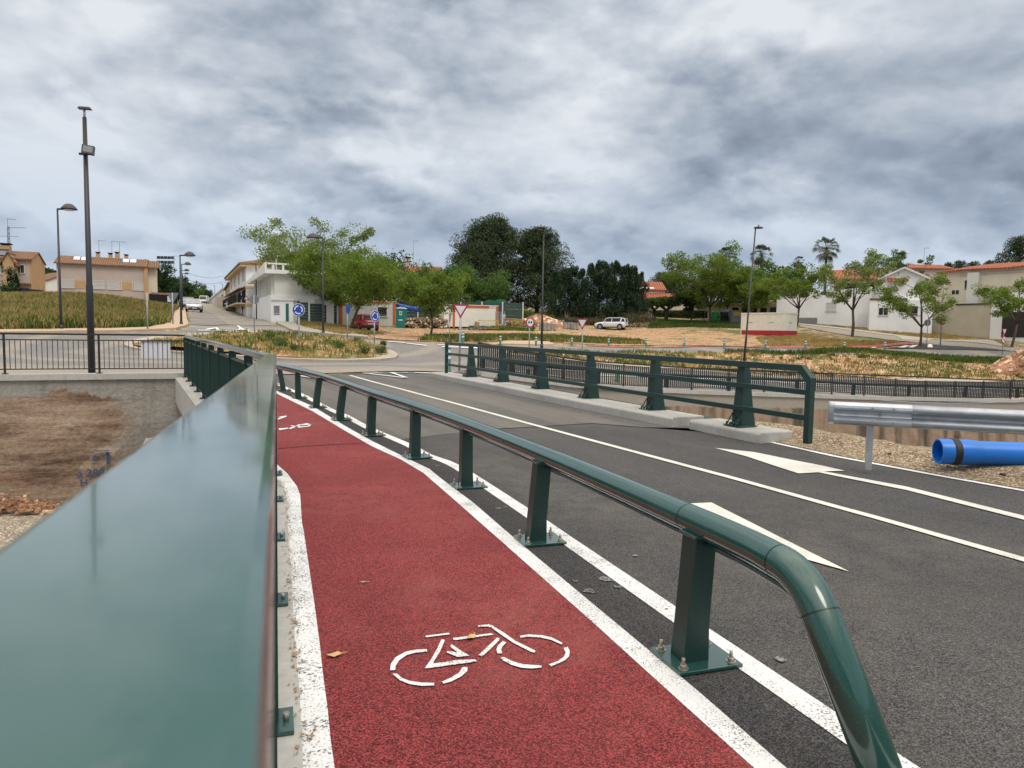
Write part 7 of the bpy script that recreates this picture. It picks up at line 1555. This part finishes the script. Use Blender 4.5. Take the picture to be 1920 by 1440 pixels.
# loose litter of leaves and grit along the ledge, stuff
random.seed(5); mb = MB()
for _ in range(420):
    t = random.random(); y_ = 1.2 + 5.6 * t; x_ = float(np.interp(y_, [p[1] for p in outL[::-1]], [p[0] for p in outL[::-1]])) + random.gauss(-.0, .018); s = random.uniform(.003, .011); z_ = near_z(y_) + .016
    a = random.uniform(0, 6); mb.add([(x_ + s * math.cos(a + k_ * 2.1), y_ + s * 1.5 * math.sin(a + k_ * 2.1), z_ + random.uniform(0, .006)) for k_ in range(3)], [(0, 1, 2)])
tag(mb.build('leaf_litter', M['wood'], recalc=False), 'dry leaf litter and grit along the edge of the concrete ledge', 'litter', kind='stuff')
random.seed(8); cl = []
for _ in range(900):
    x_ = random.uniform(3.6, 12); y_ = random.uniform(4, 10.4); cl.append((x_, y_, vmound(x_, y_) + .0, random.uniform(.008, .028)))
cl = [c_ for c_ in cl if c_[1] > np.interp(c_[0], [p[0] for p in sorted(vg)], [p[1] for p in sorted(vg)]) + .05 and c_[1] < (8.3 if c_[0] > 5.9 else 8.6) ]
rocks('gravel_stones', 'loose stones scattered on the gravel verge', 'stones', cl, M['stone'], 'stuff')
for px, py in ((1668, 852), (1778, 876), (1806, 883), (1880, 891)):
    b = onz(px, py, .12); rocks('clod', {1668: 'dark clod on the gravel between the guard rail post and the pipe', 1778: 'dark clod just below the open mouth of the blue pipe', 1806: 'second dark clod right of the pipe mouth, nearer the road', 1880: 'dark clod under the right end of the blue pipe'}[px], 'clod', [(b.x, b.y, b.z + .01, .024)], M['bark_dk'])
# ======================= VEGETATION =======================
rng = np.random.default_rng(3)
def quads(name, cen, size, mat, parent=None, aspect=1.0, upbias=0.0, world_off=(0, 0, 0)):
    n = len(cen); d = rng.normal(size=(n, 3)); d /= np.linalg.norm(d, axis=1)[:, None]
    e_ = rng.normal(size=(n, 3)); e_[:, 2] += upbias * 2; e_ -= (e_ * d).sum(1)[:, None] * d; e_ /= np.linalg.norm(e_, axis=1)[:, None]; f_ = np.cross(d, e_)
    s = size * rng.uniform(.6, 1.35, n)[:, None]; a = e_ * s; b = f_ * s * aspect
    v = np.stack([cen - a, cen - b * .9 + a * .1, cen + a, cen + b * .9 - a * .1], 1).reshape(-1, 3)
    me = bpy.data.meshes.new(name); me.vertices.add(4 * n); me.vertices.foreach_set('co', v.astype('f').ravel()); me.loops.add(4 * n); me.loops.foreach_set('vertex_index', np.arange(4 * n, dtype=np.int32))
    me.polygons.add(n); me.polygons.foreach_set('loop_start', np.arange(0, 4 * n, 4, dtype=np.int32)); me.polygons.foreach_set('loop_total', np.full(n, 4, np.int32)); me.update(calc_edges=True); me.materials.append(mat)
    o = bpy.data.objects.new(name, me); C.objects.link(o)
    if parent is not None: o.parent = parent
    return o
def ball(n, c, r, hollow=.35):
    d = rng.normal(size=(n, 3)); d /= np.linalg.norm(d, axis=1)[:, None]; q = (hollow + (1 - hollow) * rng.random(n) ** .6)[:, None]; return np.array(c) + d * q * np.array(r)
def branches(H_, W_, fork, nl, seed, bend=.1, rad=.12, spread=1.0, lean=(0, 0)):
    """returns MB with trunk + limbs, and list of twig ends"""
    rd = random.Random(seed); mb = MB(); ends = []
    top = Vector((lean[0] * .5 + rd.uniform(-bend, bend), lean[1] + rd.uniform(-bend, bend), fork)); mb.tube([(0, 0, -.2), (0, 0, .1), (top.x * .3 + bend * .4, top.y * .3, fork * .45), top], [rad * 1.25, rad * 1.05, rad * .85, rad * .75], 9)
    for i in range(nl):
        a = 2 * math.pi * (i + rd.uniform(-.25, .25)) / nl; rr_ = W_ / 2 * rd.uniform(.55, .95) * spread; e_ = Vector((top.x + rr_ * math.cos(a), top.y + rr_ * math.sin(a), fork + (H_ - fork) * rd.uniform(.45, .85)))
        if i == 0: e_ = Vector((top.x + rd.uniform(-.3, .3), top.y, H_ * .92))
        m1 = top.lerp(e_, .4) + Vector((rd.uniform(-.15, .15), rd.uniform(-.15, .15), -.06 * W_ * rd.random() + .12)); mb.tube([top, m1, e_], [rad * .62, rad * .42, rad * .14], 6)
        for k_ in range(5):
            t = rd.uniform(.3, 1.0); s0 = top.lerp(m1, t * 2) if t < .4 else m1.lerp(e_, min(1, (t - .4) / .6)); b_ = a + rd.uniform(-1.1, 1.1); l_ = W_ * rd.uniform(.14, .32)
            e2 = s0 + Vector((math.cos(b_) * l_, math.sin(b_) * l_, rd.uniform(.05, .9) * l_)); mb.tube([s0, s0.lerp(e2, .5) + Vector((0, 0, .05)), e2], [rad * .24, rad * .16, rad * .06], 4); ends.append(e2)
            for _ in range(2):
                e3 = e2 + Vector((rd.uniform(-1, 1), rd.uniform(-1, 1), rd.uniform(-.2, .9))) * (W_ * .10); mb.tube([s0.lerp(e2, .7), e3], [rad * .10, rad * .04], 3); ends.append(e3)
        ends.append(e_)
    return mb, ends
def tree(label, base, H_, W_, fork, mat, n=7000, leaf=.13, seed=1, nl=5, clump=.11, dense=.6, bark='bark', group=None, name='tree', rad=None, fill=0, lean=(0, 0), flat=.75, spread=1.0, bend=.1):
    t = thing(name, label, 'tree', base, 0, group); mb, ends = branches(H_, W_, fork, nl, seed, bend, rad or H_ * .019, spread, lean); mb.build('trunk', M[bark], t)
    cs = []; per = max(10, int(n * (1 - fill) / len(ends)))
    for e_ in ends:
        r = W_ * clump * rng.uniform(.6, 1.35); cs.append(ball(int(per * rng.uniform(.5, 1.5)), e_, (r, r, r * flat)))
    if fill:
        zc_ = (fork * .8 + H_) / 2; nf = int(n * fill / 60)
        for _ in range(nf):
            c_ = ball(1, (lean[0], 0, zc_), (W_ / 2 * .86, W_ / 2 * .86, (H_ - fork * .8) / 2 * .9), .25)[0]; r = W_ * clump * rng.uniform(.5, 1.2); cs.append(ball(60, c_, (r, r, r * .8)))
    quads('crown', np.concatenate(cs), leaf, M[mat], t, .55); return t
def TB(px, py, d=None):
    if d is None: return G(px, py)
    q = P(px, py, d); q.z = Ht(q.x, q.y); return q
# trees on the left of the site
b = TB(600, 604, 74); tree('airy pale-green tree with open crown over the white building and the left green fence', b, up(575, 432, b), 10.5, 2.2, 'leaf_pal', 20000, .115, 11, 9, .085, fill=.25, bark='bark', spread=1.05, lean=(-.8, 0), rad=.16)
b = TB(606, 596, 80); tree('dense dark-leaved low tree in front of the white building', b, up(580, 520, b) , 6.5, 1.6, 'leaf_dk', 9000, .15, 12, 5, .14, fill=.5, lean=(-1.6, 0))
b = TB(628, 607.5, 70); tree('yellow-green tree with pale peeling trunk left of the red car', b, up(640, 462, b), 8.4, 2.0, 'leaf_yg', 24000, .115, 13, 6, .10, fill=.3, lean=(.6, 0))
b = TB(657, 622.5, 61); tree('forked yellow-green tree growing beside the red car', b, up(695, 472, b), 7.6, 2.1, 'leaf_yg', 23000, .105, 14, 6, .11, fill=.35, lean=(1.6, 0), spread=.95)
b = TB(712, 600, 84); tree('dark leafy tree behind the grey site cabin', b, up(700, 500, b), 8.5, 2.0, 'leaf_dk', 10000, .15, 15, 6, .13, fill=.5)
b = TB(807, 634.6, 53); tree('small bright green tree with leaning forked trunk in front of the blue tarpaulin', b, up(815, 511, b), 5.4, 1.9, 'leaf_yg', 16000, .085, 16, 6, .12, fill=.4, lean=(.3, 0), bend=.3)
b = TB(770, 598, 92); tree('green tree behind the portable toilet and tarpaulin', b, up(770, 515, b), 6.5, 1.6, 'leaf_mid', 9000, .15, 17, 5, .14, fill=.5)
b = TB(850, 598, 93); tree('broad mid-green tree behind the cream site cabin', b, up(850, 498, b), 7.2, 1.8, 'leaf_mid', 9500, .15, 18, 5, .13, fill=.45)
b = TB(915, 598, 95); tree('rounded green tree between the cream cabin and the big pine', b, up(910, 512, b), 6.6, 1.6, 'leaf_mid', 9000, .14, 19, 5, .13, fill=.4)
# big pines
def pine(label, b, H_, W_, seed, n=14000, low=.12):
    t = thing('pine_tree', label, 'tree', b); rd = random.Random(seed); mb = MB(); mb.tube([(0, 0, -.3), (.2, 0, H_ * .4), (.1, 0, H_ * .85)], [H_ * .028, H_ * .02, H_ * .006], 9); cs = []
    N_ = 80
    for i in range(N_):
        a = rd.uniform(0, 6.28); u_ = rd.random() ** .75; z_ = H_ * (low + (1 - low) * u_); w_ = W_ / 2 * (math.sin(math.pi * min(1, .22 + .74 * u_)) ** .8) * rd.uniform(.15, .95); c_ = Vector((w_ * math.cos(a), w_ * math.sin(a), z_ * .97))
        mb.tube([(0.1, 0, max(.5, z_ - .18 * H_)), c_], [H_ * .006, .03], 4); r = W_ * rd.uniform(.10, .19); cs.append(ball(int(n / N_), c_, (r, r, r * .72), .5))
    mb.build('trunk', M['bark_dk'], t); quads('crown', np.concatenate(cs), .20, M['leaf_pine'], t, .35, .5); return t
b = TB(925, 598, 122); pine('huge dark rounded pine, taller left half of the pair behind the lamp post', b, up(928, 414, b), 16.5, 31, 48000)
b = TB(1006, 596, 119); pine('slightly lower dark pine merging with the huge pine on its right', b, up(1010, 434, b), 12.5, 32, 36000)
b = TB(880, 596, 126); pine('smaller dark pine leaning out at the left foot of the huge pine', b, up(876, 450, b), 7.5, 33, 16000)
# cypress-like hedge
def cyp(label, b, H_, W_, seed, n=9000, group=None, mat='leaf_cyp'):
    t = thing('conifer_tree', label, 'tree', b, 0, group); rd = random.Random(seed); mb = MB(); mb.tube([(0, 0, -.2), (0, 0, H_ * .9)], [.16, .03], 7); mb.build('trunk', M['bark_dk'], t); cs = []
    for i in range(34):
        u_ = rd.random(); z_ = H_ * (.05 + .90 * u_); w_ = W_ / 2 * (1 - u_ ** 3.2) * rd.uniform(.2, .98); a = rd.uniform(0, 6.28); r = W_ * .18 * (1.1 - .45 * u_); cs.append(ball(int(n / 38), (w_ * math.cos(a), w_ * math.sin(a), z_), (r, r, r * 1.7), .3))
    for i in range(5): cs.append(ball(int(n / 60), (rd.uniform(-.7, .7), rd.uniform(-.5, .5), H_ * rd.uniform(.86, .97)), (.30, .30, .60), .2))
    quads('crown', np.concatenate(cs), .14, M[mat], t, .38, .8); return t
hd = [(1040,512,3.4),(1057,503,3.0),(1072,500,3.2),(1090,505,2.8),(1106,497,3.2),(1122,490,3.4),(1138,493,3.2),(1153,490,3.2),(1169,500,3.0),(1183,495,3.2),(1196,512,2.8)]
nth = ['leftmost', 'second', 'third', 'fourth', 'fifth', 'sixth', 'seventh', 'eighth', 'ninth', 'tenth', 'rightmost']
for i, (px, ty, w_) in enumerate(hd):
    b = TB(px, 601, 104 + (i % 3) * 1.2); cyp(nth[i] + ' dark conifer in the dense row behind the white crossover, counted from the left', b, up(px, ty, b), w_ * 1.3, 50 + i, group='row of dark conifers')
# scrub in front of the hedge
def bush(label, b, r, mat, n, name='shrub', leaf=.10, parent=None, zs=.7, seed=0, group=None):
    t = thing(name, label, 'shrub', b, 0, group); cs = []
    for _ in range(9): a = rng.uniform(0, 6.28); q = rng.uniform(0, .6); cs.append(ball(n // 9, (r[0] * q * math.cos(a), r[1] * q * math.sin(a), r[2] * rng.uniform(.25, .7)), (r[0] * .5, r[1] * .5, r[2] * .42), .2))
    c_ = np.concatenate(cs); c_[:, 2] = np.abs(c_[:, 2]); quads('foliage', c_, leaf, M[mat], t, .4, .5)
    mb = MB()
    for _ in range(6): a = rng.uniform(0, 6.28); mb.tube([(0, 0, -.05), (r[0] * .5 * math.cos(a), r[1] * .5 * math.sin(a), r[2] * .7)], [.03, .008], 4)
    mb.build('stem', M['bark_dk'], t); return t
for i, (px, py, d, rx, rz_, m_, lb) in enumerate(((1075,604,98,2.6,1.1,'scrub','low dry scrub bush at the left end of the hedge foot'),(1112,603,99,2.8,1.0,'scrub','low dry scrub bush under the middle conifers'),(1165,603,99,2.6,1.2,'scrub','grey-brown bush behind the roof of the white crossover'),(1198,606,98,3.0,1.9,'scrub','largest grey-brown bush right of the white crossover'),(1025,604,95,2.2,1.5,'leaf_pale' if False else 'leaf_mid','green bush between the orange heap and the first conifer'),(985,598,97,2.2,1.9,'leaf_mid','green bush above the orange earth heap'))):
    b = TB(px, py, d); bush(lb, b, (rx, 1.6, rz_), m_, 2600, seed=i)
# pines far behind, right
for px, ty, w_, d, lb in ((1240,512,5.6,165,'far rounded dark pine left of the pair behind the peach house'),(1262,510,6.2,165,'far rounded dark pine right of the pair behind the peach house')):
    b = TB(px, 560, d); pine(lb, b, up(px, ty, b), w_ * 1.25, int(px), 6000, .35)
# pollarded mulberries
def pollard(label, b, H_, W_, seed):
    t = thing('pollarded_tree', label, 'tree', b); rd = random.Random(seed); mb = MB(); f_ = H_ * .42; mb.tube([(0, 0, -.2), (0, 0, f_)], [.30, .24], 9); cs = []
    for i in range(5):
        a = 6.28 * i / 5 + rd.random(); e_ = Vector((math.cos(a) * W_ * .3, math.sin(a) * W_ * .3, f_ + H_ * .22)); mb.tube([(0, 0, f_ * .95), (e_ * .6 + Vector((0, 0, f_ * .35))), e_], [.17, .15, .10], 7); cs.append(ball(520, e_ + Vector((0, 0, H_ * .10)), (W_ * .26, W_ * .26, H_ * .20), .2))
    cs.append(ball(700, (0, 0, H_ * .80), (W_ * .35, W_ * .35, H_ * .17), .2)); mb.build('trunk', M['bark'], t); quads('crown', np.concatenate(cs), .15, M['leaf_mid'], t, .6)
b = TB(1226, 600, 108); pollard('pollarded tree with ball crown, left one before the peach house', b, up(1226, 556, b), 3.4, 1)
b = TB(1249, 602, 106); pollard('pollarded tree with forked trunk, right one before the peach house', b, up(1252, 554, b), 4.2, 2)
b = TB(1207, 599, 112); pollard('small pollarded tree at the end of the conifer row', b, up(1207, 562, b), 2.4, 3)
# clipped hedge
a, bb = TB(1224, 600, 112), TB(1326, 602, 110); L_ = (bb - a).length; t = thing('hedge', 'long low clipped dark hedge behind the grass verge', 'hedge', a, face_from(a, bb))
c_ = rng.random((9000, 3)) * np.array([L_, 1.0, 1.15]); c_[:, 2] += -.1; quads('foliage', c_, .10, M['leaf_dk'], t, .6)
# right hand group
b = TB(1331, 603, 100); tree('large airy yellow-green tree over the green recycling dome', b, up(1325, 470, b), 10.5, 2.4, 'leaf_yg', 24000, .14, 21, 8, .085, fill=.4, spread=1.0)
b = TB(1296, 601, 104); tree('dark dense tree left of the large airy one', b, up(1290, 530, b), 5.0, 1.6, 'leaf_dk', 7000, .16, 22, 5, .14, fill=.5)
b = TB(1362, 602, 108); tree('dark green tree standing behind the bins', b, up(1362, 505, b), 6.6, 2.0, 'leaf_mid', 9000, .17, 23, 5, .13, fill=.5)
b = TB(1408, 604, 98); tree('bright yellow-green bushy tree behind the leaning lamp post', b, up(1405, 517, b), 6.8, 2.3, 'leaf_yg', 13000, .14, 24, 6, .12, fill=.45)
b = TB(1437, 602, 112); tree('tall dark leafy tree rising behind the yellow-green one', b, up(1440, 488, b), 6.8, 2.2, 'leaf_mid', 10000, .17, 25, 6, .12, fill=.45)
b = TB(1478, 602, 104); tree('leafy green tree just behind the corner of the long white wall', b, up(1476, 490, b), 5.8, 2.2, 'leaf_mid', 8000, .16, 26, 5, .12, fill=.3)
b = TB(1490, 629, 82); tree('young forked tree at the right end of the red-skirted cabin', b, up(1500, 498, b), 6.4, 2.9, 'leaf_yg', 9000, .115, 27, 6, .085, bend=.35, lean=(.6, 0), spread=1.05)
b = TB(1598, 632, 76); tree('young spreading tree in front of the long white wall, left of the barred window', b, up(1592, 484, b), 7.0, 2.8, 'leaf_pal', 9500, .10, 28, 6, .075, spread=1.05, bend=.2)
b = TB(1660, 600, 112); tree('wide pale tree behind the gabled white house', b, up(1660, 478, b), 8.8, 2.4, 'leaf_mid', 9000, .15, 29, 7, .075, spread=1.1)
b = TB(1725, 650, 64); tree('small bushy green tree planted at the crossing before the gabled house', b, up(1727, 522, b), 6.0, 1.75, 'leaf_yg', 9500, .085, 30, 6, .085, spread=1.05)
b = TB(1897, 648, 60); tree('young tree leaning right above the orange rubble heap', b, up(1895, 524, b), 5.0, 2.0, 'leaf_yg', 9000, .085, 34, 6, .09, spread=1.0, lean=(.7, 0), bend=.2)
# palms
def palm(label, b, H_, r, seed, n=46):
    t = thing('palm_tree', label, 'tree', b); rd = random.Random(seed); MB().tube([(0, 0, -.2), (.1, 0, H_ * .5), (0, 0, H_)], [.26, .2, .2], 9).build('trunk', M['bark'], t)
    cr = MB()
    for i in range(n):
        a = rd.uniform(0, 6.28); el = rd.uniform(-1.15, 1.35); l_ = r * .52; c0_ = Vector((0, 0, H_)); dr = Vector((math.cos(a) * math.cos(el), math.sin(a) * math.cos(el), math.sin(el))); e_ = c0_ + dr * l_; cr.tube([c0_, e_], [.03, .02], 3)
        sd = dr.cross(Vector((0, 0, 1))); sd = sd.normalized() if sd.length > .1 else Vector((1, 0, 0)); u2 = sd.cross(dr)
        for k_ in range(11):
            th = (k_ - 5) * .23; dv = (dr * math.cos(th) + sd * math.sin(th)).normalized(); tip = e_ + dv * r * .50 * (1 - .03 * abs(k_ - 5)) + Vector((0, 0, -r * .16 * (1 + .1 * abs(k_ - 5)))); m_ = e_ + dv * r * .28
            wv = dv.cross(u2).normalized() * .055; cr.add([e_, m_ - wv, tip, m_ + wv], [(0, 1, 2, 3)])
    cr.build('crown', M['leaf_palm'], t, recalc=False)
    sk = MB()
    for i in range(40): a = rd.uniform(0, 6.28); sk.bar((0.1 * math.cos(a), .1 * math.sin(a), H_ - .1), (.5 * math.cos(a), .5 * math.sin(a), H_ - rd.uniform(.8, 1.9)), .07, .02)
    sk.build('dead_fronds', M['wood'], t)
b = TB(1543, 600, 118); palm('tall fan palm standing clear above the young trees', b, up(1543, 466, b), 2.5, 1)
b = TB(1423, 600, 122); palm('fan palm right behind the leaning lamp post', b, up(1424, 478, b), 2.2, 2); b = TB(1357, 600, 124); palm('fan palm whose top barely shows above the large airy tree', b, up(1357, 482, b), 2.2, 3)
b = TB(1492, 600, 122); palm('small distant palm tuft left of the tall fan palm', b, up(1492, 490, b), 1.2, 4, 24)
# horizon pines right
for px, ty, w_, d, lb in ((1775,492,5,175,'dark pine beyond the beige roof, first of the row'),(1797,489,7,175,'dark pine beyond the beige roof, second of the row'),(1822,491,7,175,'dark pine beyond the beige roof, third of the row'),(1852,488,6.5,175,'dark pine beyond the beige roof, fourth and squarest of the row'),(1700,495,7,180,'dark pine behind the farther house with pale eaves'),(1735,494,7,180,'dark pine right behind the antenna of the farther house')):
    b = TB(px, 560, d); pine(lb, b, up(px, ty, b), w_, int(px), 5000, .3)
b = TB(1905, 560, 135); pine('big dark pine at the right edge above the tiled roof', b, up(1912, 446, b), 9, 77, 11000, .3)
# left side
for px, ty, w_, d, mt, lb in ((97,503,5,135,'leaf_dk','dark tree between the left house and the row house'),(86,498,3.5,140,'leaf_dk','small dark tree top above the little white house'),(301,500,5.0,118,'leaf_dk','dark tree right behind the end of the row house'),(318,522,6.5,124,'leaf_dk','lower dark tree below the floodlight tower'),(336,521,5.5,128,'leaf_dk','dark tree behind the dome lamps of the street'),(372,542,9,240,'leaf_dk','rounded dark tree closing the view at the top of the street'),(356,550,7,200,'leaf_mid','lighter green tree left of the one closing the street')):
    b = TB(px, 575, d); tree(lb, b, up(px, ty, b), w_, 1.5, mt, 5500, .20 if d < 150 else .3, int(px), 5, .15, fill=.6, bark='bark_dk')
for px, ty, lb in ((20.5, 503, 'slim dark cypress against the projecting gable of the left house'), (31, 513, 'shorter slim cypress right beside the first one')):
    b = TB(px, 556, 83); cyp(lb, b, up(px, ty, b), .9, int(px), 1800)
b = TB(12, 556, 82); bush('round green bush at the foot of the left house', b, (1.6, 1.2, 2.0), 'leaf_dk', 1800)

# ---------- grass and weeds (stuff) ----------
def blades(name, label, pts_, hmin, hmax, wid, mat, per=3):
    n = len(pts_) * per; base = np.repeat(np.array(pts_), per, 0); base[:, :2] += rng.normal(0, .10, (n, 2)); h = rng.uniform(hmin, hmax, n); a = rng.uniform(0, 6.28, n); ln = rng.normal(0, .28, (n, 2)) * h[:, None]
    w_ = np.stack([np.cos(a), np.sin(a), np.zeros(n)], 1) * wid; top = base + np.stack([ln[:, 0], ln[:, 1], h], 1); mid = base + np.stack([ln[:, 0] * .3, ln[:, 1] * .3, h * .55], 1)
    v = np.stack([base - w_ * .5, base + w_ * .5, mid + w_ * .45, top, mid - w_ * .45], 1).reshape(-1, 3); me = bpy.data.meshes.new(name)
    me.vertices.add(5 * n); me.vertices.foreach_set('co', v.astype('f').ravel()); me.loops.add(5 * n); me.loops.foreach_set('vertex_index', np.arange(5 * n, dtype=np.int32)); me.polygons.add(n); me.polygons.foreach_set('loop_start', np.arange(0, 5 * n, 5, dtype=np.int32)); me.polygons.foreach_set('loop_total', np.full(n, 5, np.int32)); me.update(calc_edges=True); me.materials.append(mat)
    o = bpy.data.objects.new(name, me); C.objects.link(o); return tag(o, label, 'grass', kind='stuff')
def scatter(poly, n, patch=None, thr=.0, seed=1, zadd=0.0, zf=None):
    """random terrain points inside a world polygon, thinned into patches by sine noise"""
    r = np.random.default_rng(seed); x0, x1 = min(p[0] for p in poly), max(p[0] for p in poly); y0, y1 = min(p[1] for p in poly), max(p[1] for p in poly); out = []
    while len(out) < n:
        q = r.random((4000, 2)) * [x1 - x0, y1 - y0] + [x0, y0]
        if patch:
            k_ = max(3, int((x1 - x0) * (y1 - y0) * patch * .5)); cc_ = r.random((k_, 2)) * [x1 - x0, y1 - y0] + [x0, y0]; sd_ = r.uniform(.12, .75, k_) / max(.35, 1 + thr); i_ = r.integers(0, k_, 4000)
            q2 = cc_[i_] + r.normal(size=(4000, 2)) * sd_[i_][:, None] * [1.5, .8]; mk = r.random(4000) < (.80 if thr > 0 else .45); q[mk] = q2[mk]
        for p in q:
            if in_poly(p, poly): out.append((p[0], p[1]))
        if len(q) == 0: break
    out = np.array(out[:n]); z = tps(out) if zf is None else np.array([zf(*p) for p in out]); return np.column_stack([out, z + zadd])
mound_w = Gs([(-200,622),(0,621),(100,620),(200,618.5),(275,615),(303,610),(322,592),(330,583)]) + [tuple(P(px, 560, d).xy) for px, d in ((330,86),(290,84),(240,84),(150,84),(60,82),(-60,82),(-220,80))]
blades('tall_grass', 'tall dry straw-coloured grass covering the left bank', scatter(mound_w, 24000, .25, -1.0, 5), .25, .85, .07, M['grass_dry'])
blades('tall_grass', 'green weeds growing among the dry grass of the left bank', scatter(mound_w, 21000, .30, -.3, 6), .25, .8, .09, M['grass_green'])
gb2 = Gs([(215,615),(262,600),(300,606),(283,615),(255,617.5)]); blades('green_weeds', 'patch of bright green weeds at the foot of the left bank by the bare post', scatter(gb2, 2600, None, 0, 7), .25, .6, .08, M['leaf_mid'] if False else M['grass_green'])
blades('island_weeds', 'dry weeds on the roundabout island', scatter(ins, 1500, .7, .3, 8, .15, lambda x, y: Ht(x, y) + imound(x, y)), .06, .22, .04, M['grass_dry'])
blades('island_weeds', 'green weeds on the roundabout island', scatter(ins, 650, .9, 1.3, 9, .15, lambda x, y: Ht(x, y) + imound(x, y)), .10, .34, .05, M['grass_green'])
SBw = Gs(sb); blades('bank_weeds', 'green weeds on the soil bank between the two right-hand roads', scatter(SBw, 3000, .9, 1.15, 10, .1), .08, .30, .05, M['grass_green'])
blades('bank_weeds', 'dry weeds on the soil bank between the two right-hand roads', scatter(SBw, 2000, .8, .8, 11, .1), .08, .26, .045, M['grass_dry'])
ve = Gs([(1360,662.5),(1500,664),(1700,667),(1990,672),(1990,680),(1700,672),(1500,667.5),(1360,664.5)]); blades('verge_weeds', 'green grass fringe along the lower edge of the far right road', scatter(ve, 4200, .5, -.4, 12, .1), .12, .40, .06, M['grass_green'])
v3 = Gs([(790,640),(870,642),(950,639),(1060,642),(1210,646),(1200,640),(1080,634),(960,630),(860,632),(800,634)]); blades('verge_weeds', 'mixed weeds between the far road and the dirt site', scatter(v3, 5200, .5, -.2, 13, .04), .12, .42, .07, M['grass_green']); blades('verge_weeds', 'dry weeds between the far road and the dirt site', scatter(v3, 4000, .5, -.6, 14, .04), .1, .35, .06, M['grass_dry'])
v4 = Gs([(1215,616),(1300,613),(1390,616),(1390,606),(1300,603),(1225,602)]); blades('verge_grass', 'grass verge in front of the clipped hedge', scatter(v4, 6000, .4, -.9, 15), .12, .4, .10, M['grass_green'])
v5 = Gs([(1480,632),(1600,640),(1690,643),(1640,648),(1560,650),(1440,648),(1420,634)]); blades('verge_weeds', 'dry brown weeds around the young trees beside the side road', scatter(v5, 6000, .4, -.3, 16), .08, .3, .07, M['grass_dry'])
v6 = Gs([(555,606),(640,612),(660,622),(720,628),(640,630),(600,622),(560,612)]); blades('verge_weeds', 'weeds under the trees beside the red car', scatter(v6, 6000, .5, -.7, 17), .08, .35, .06, M['grass_dry']); blades('verge_weeds', 'green weeds under the trees beside the red car', scatter(v6, 3000, .5, .2, 18), .08, .3, .06, M['grass_green'])
v7 = Gs([(880,620),(1000,622),(1000,616),(880,614)]); blades('verge_weeds', 'dark weeds in front of the yellow barriers', scatter(v7, 2600, .5, -.4, 19), .1, .4, .07, M['grass_green'])
v8 = Gs([(1500,609),(1600,616),(1740,634),(1880,647),(1880,636),(1740,618),(1600,612)]); blades('bank_grass', 'short dry grass on the bank below the right-hand walls', scatter(v8, 5000, .4, -.8, 20), .06, .22, .08, M['grass_dry'])
# individual island tufts that stand out
for px, py, s, lb in ((1+684, 672, .55, 'green weed tuft near the front right of the island, largest one'), (715, 668, .38, 'green weed tuft right at the turned roundabout sign post'), (639, 663, .4, 'low green tuft in the middle of the island'), (508, 648, .42, 'green tuft left of the face-on roundabout sign'), (527, 662, .5, 'wide green tuft before the face-on roundabout sign'), (552, 667, .34, 'small tuft at the foot of the face-on roundabout sign'), (719, 656.5, .3, 'small weed at the right rim of the island')):
    q = G(px, py); q.z += .12 + imound(q.x, q.y); bush(lb, q, (s, s, s), 'leaf_mid', 420, 'weed_tuft', .045, group='weed tufts on the island')
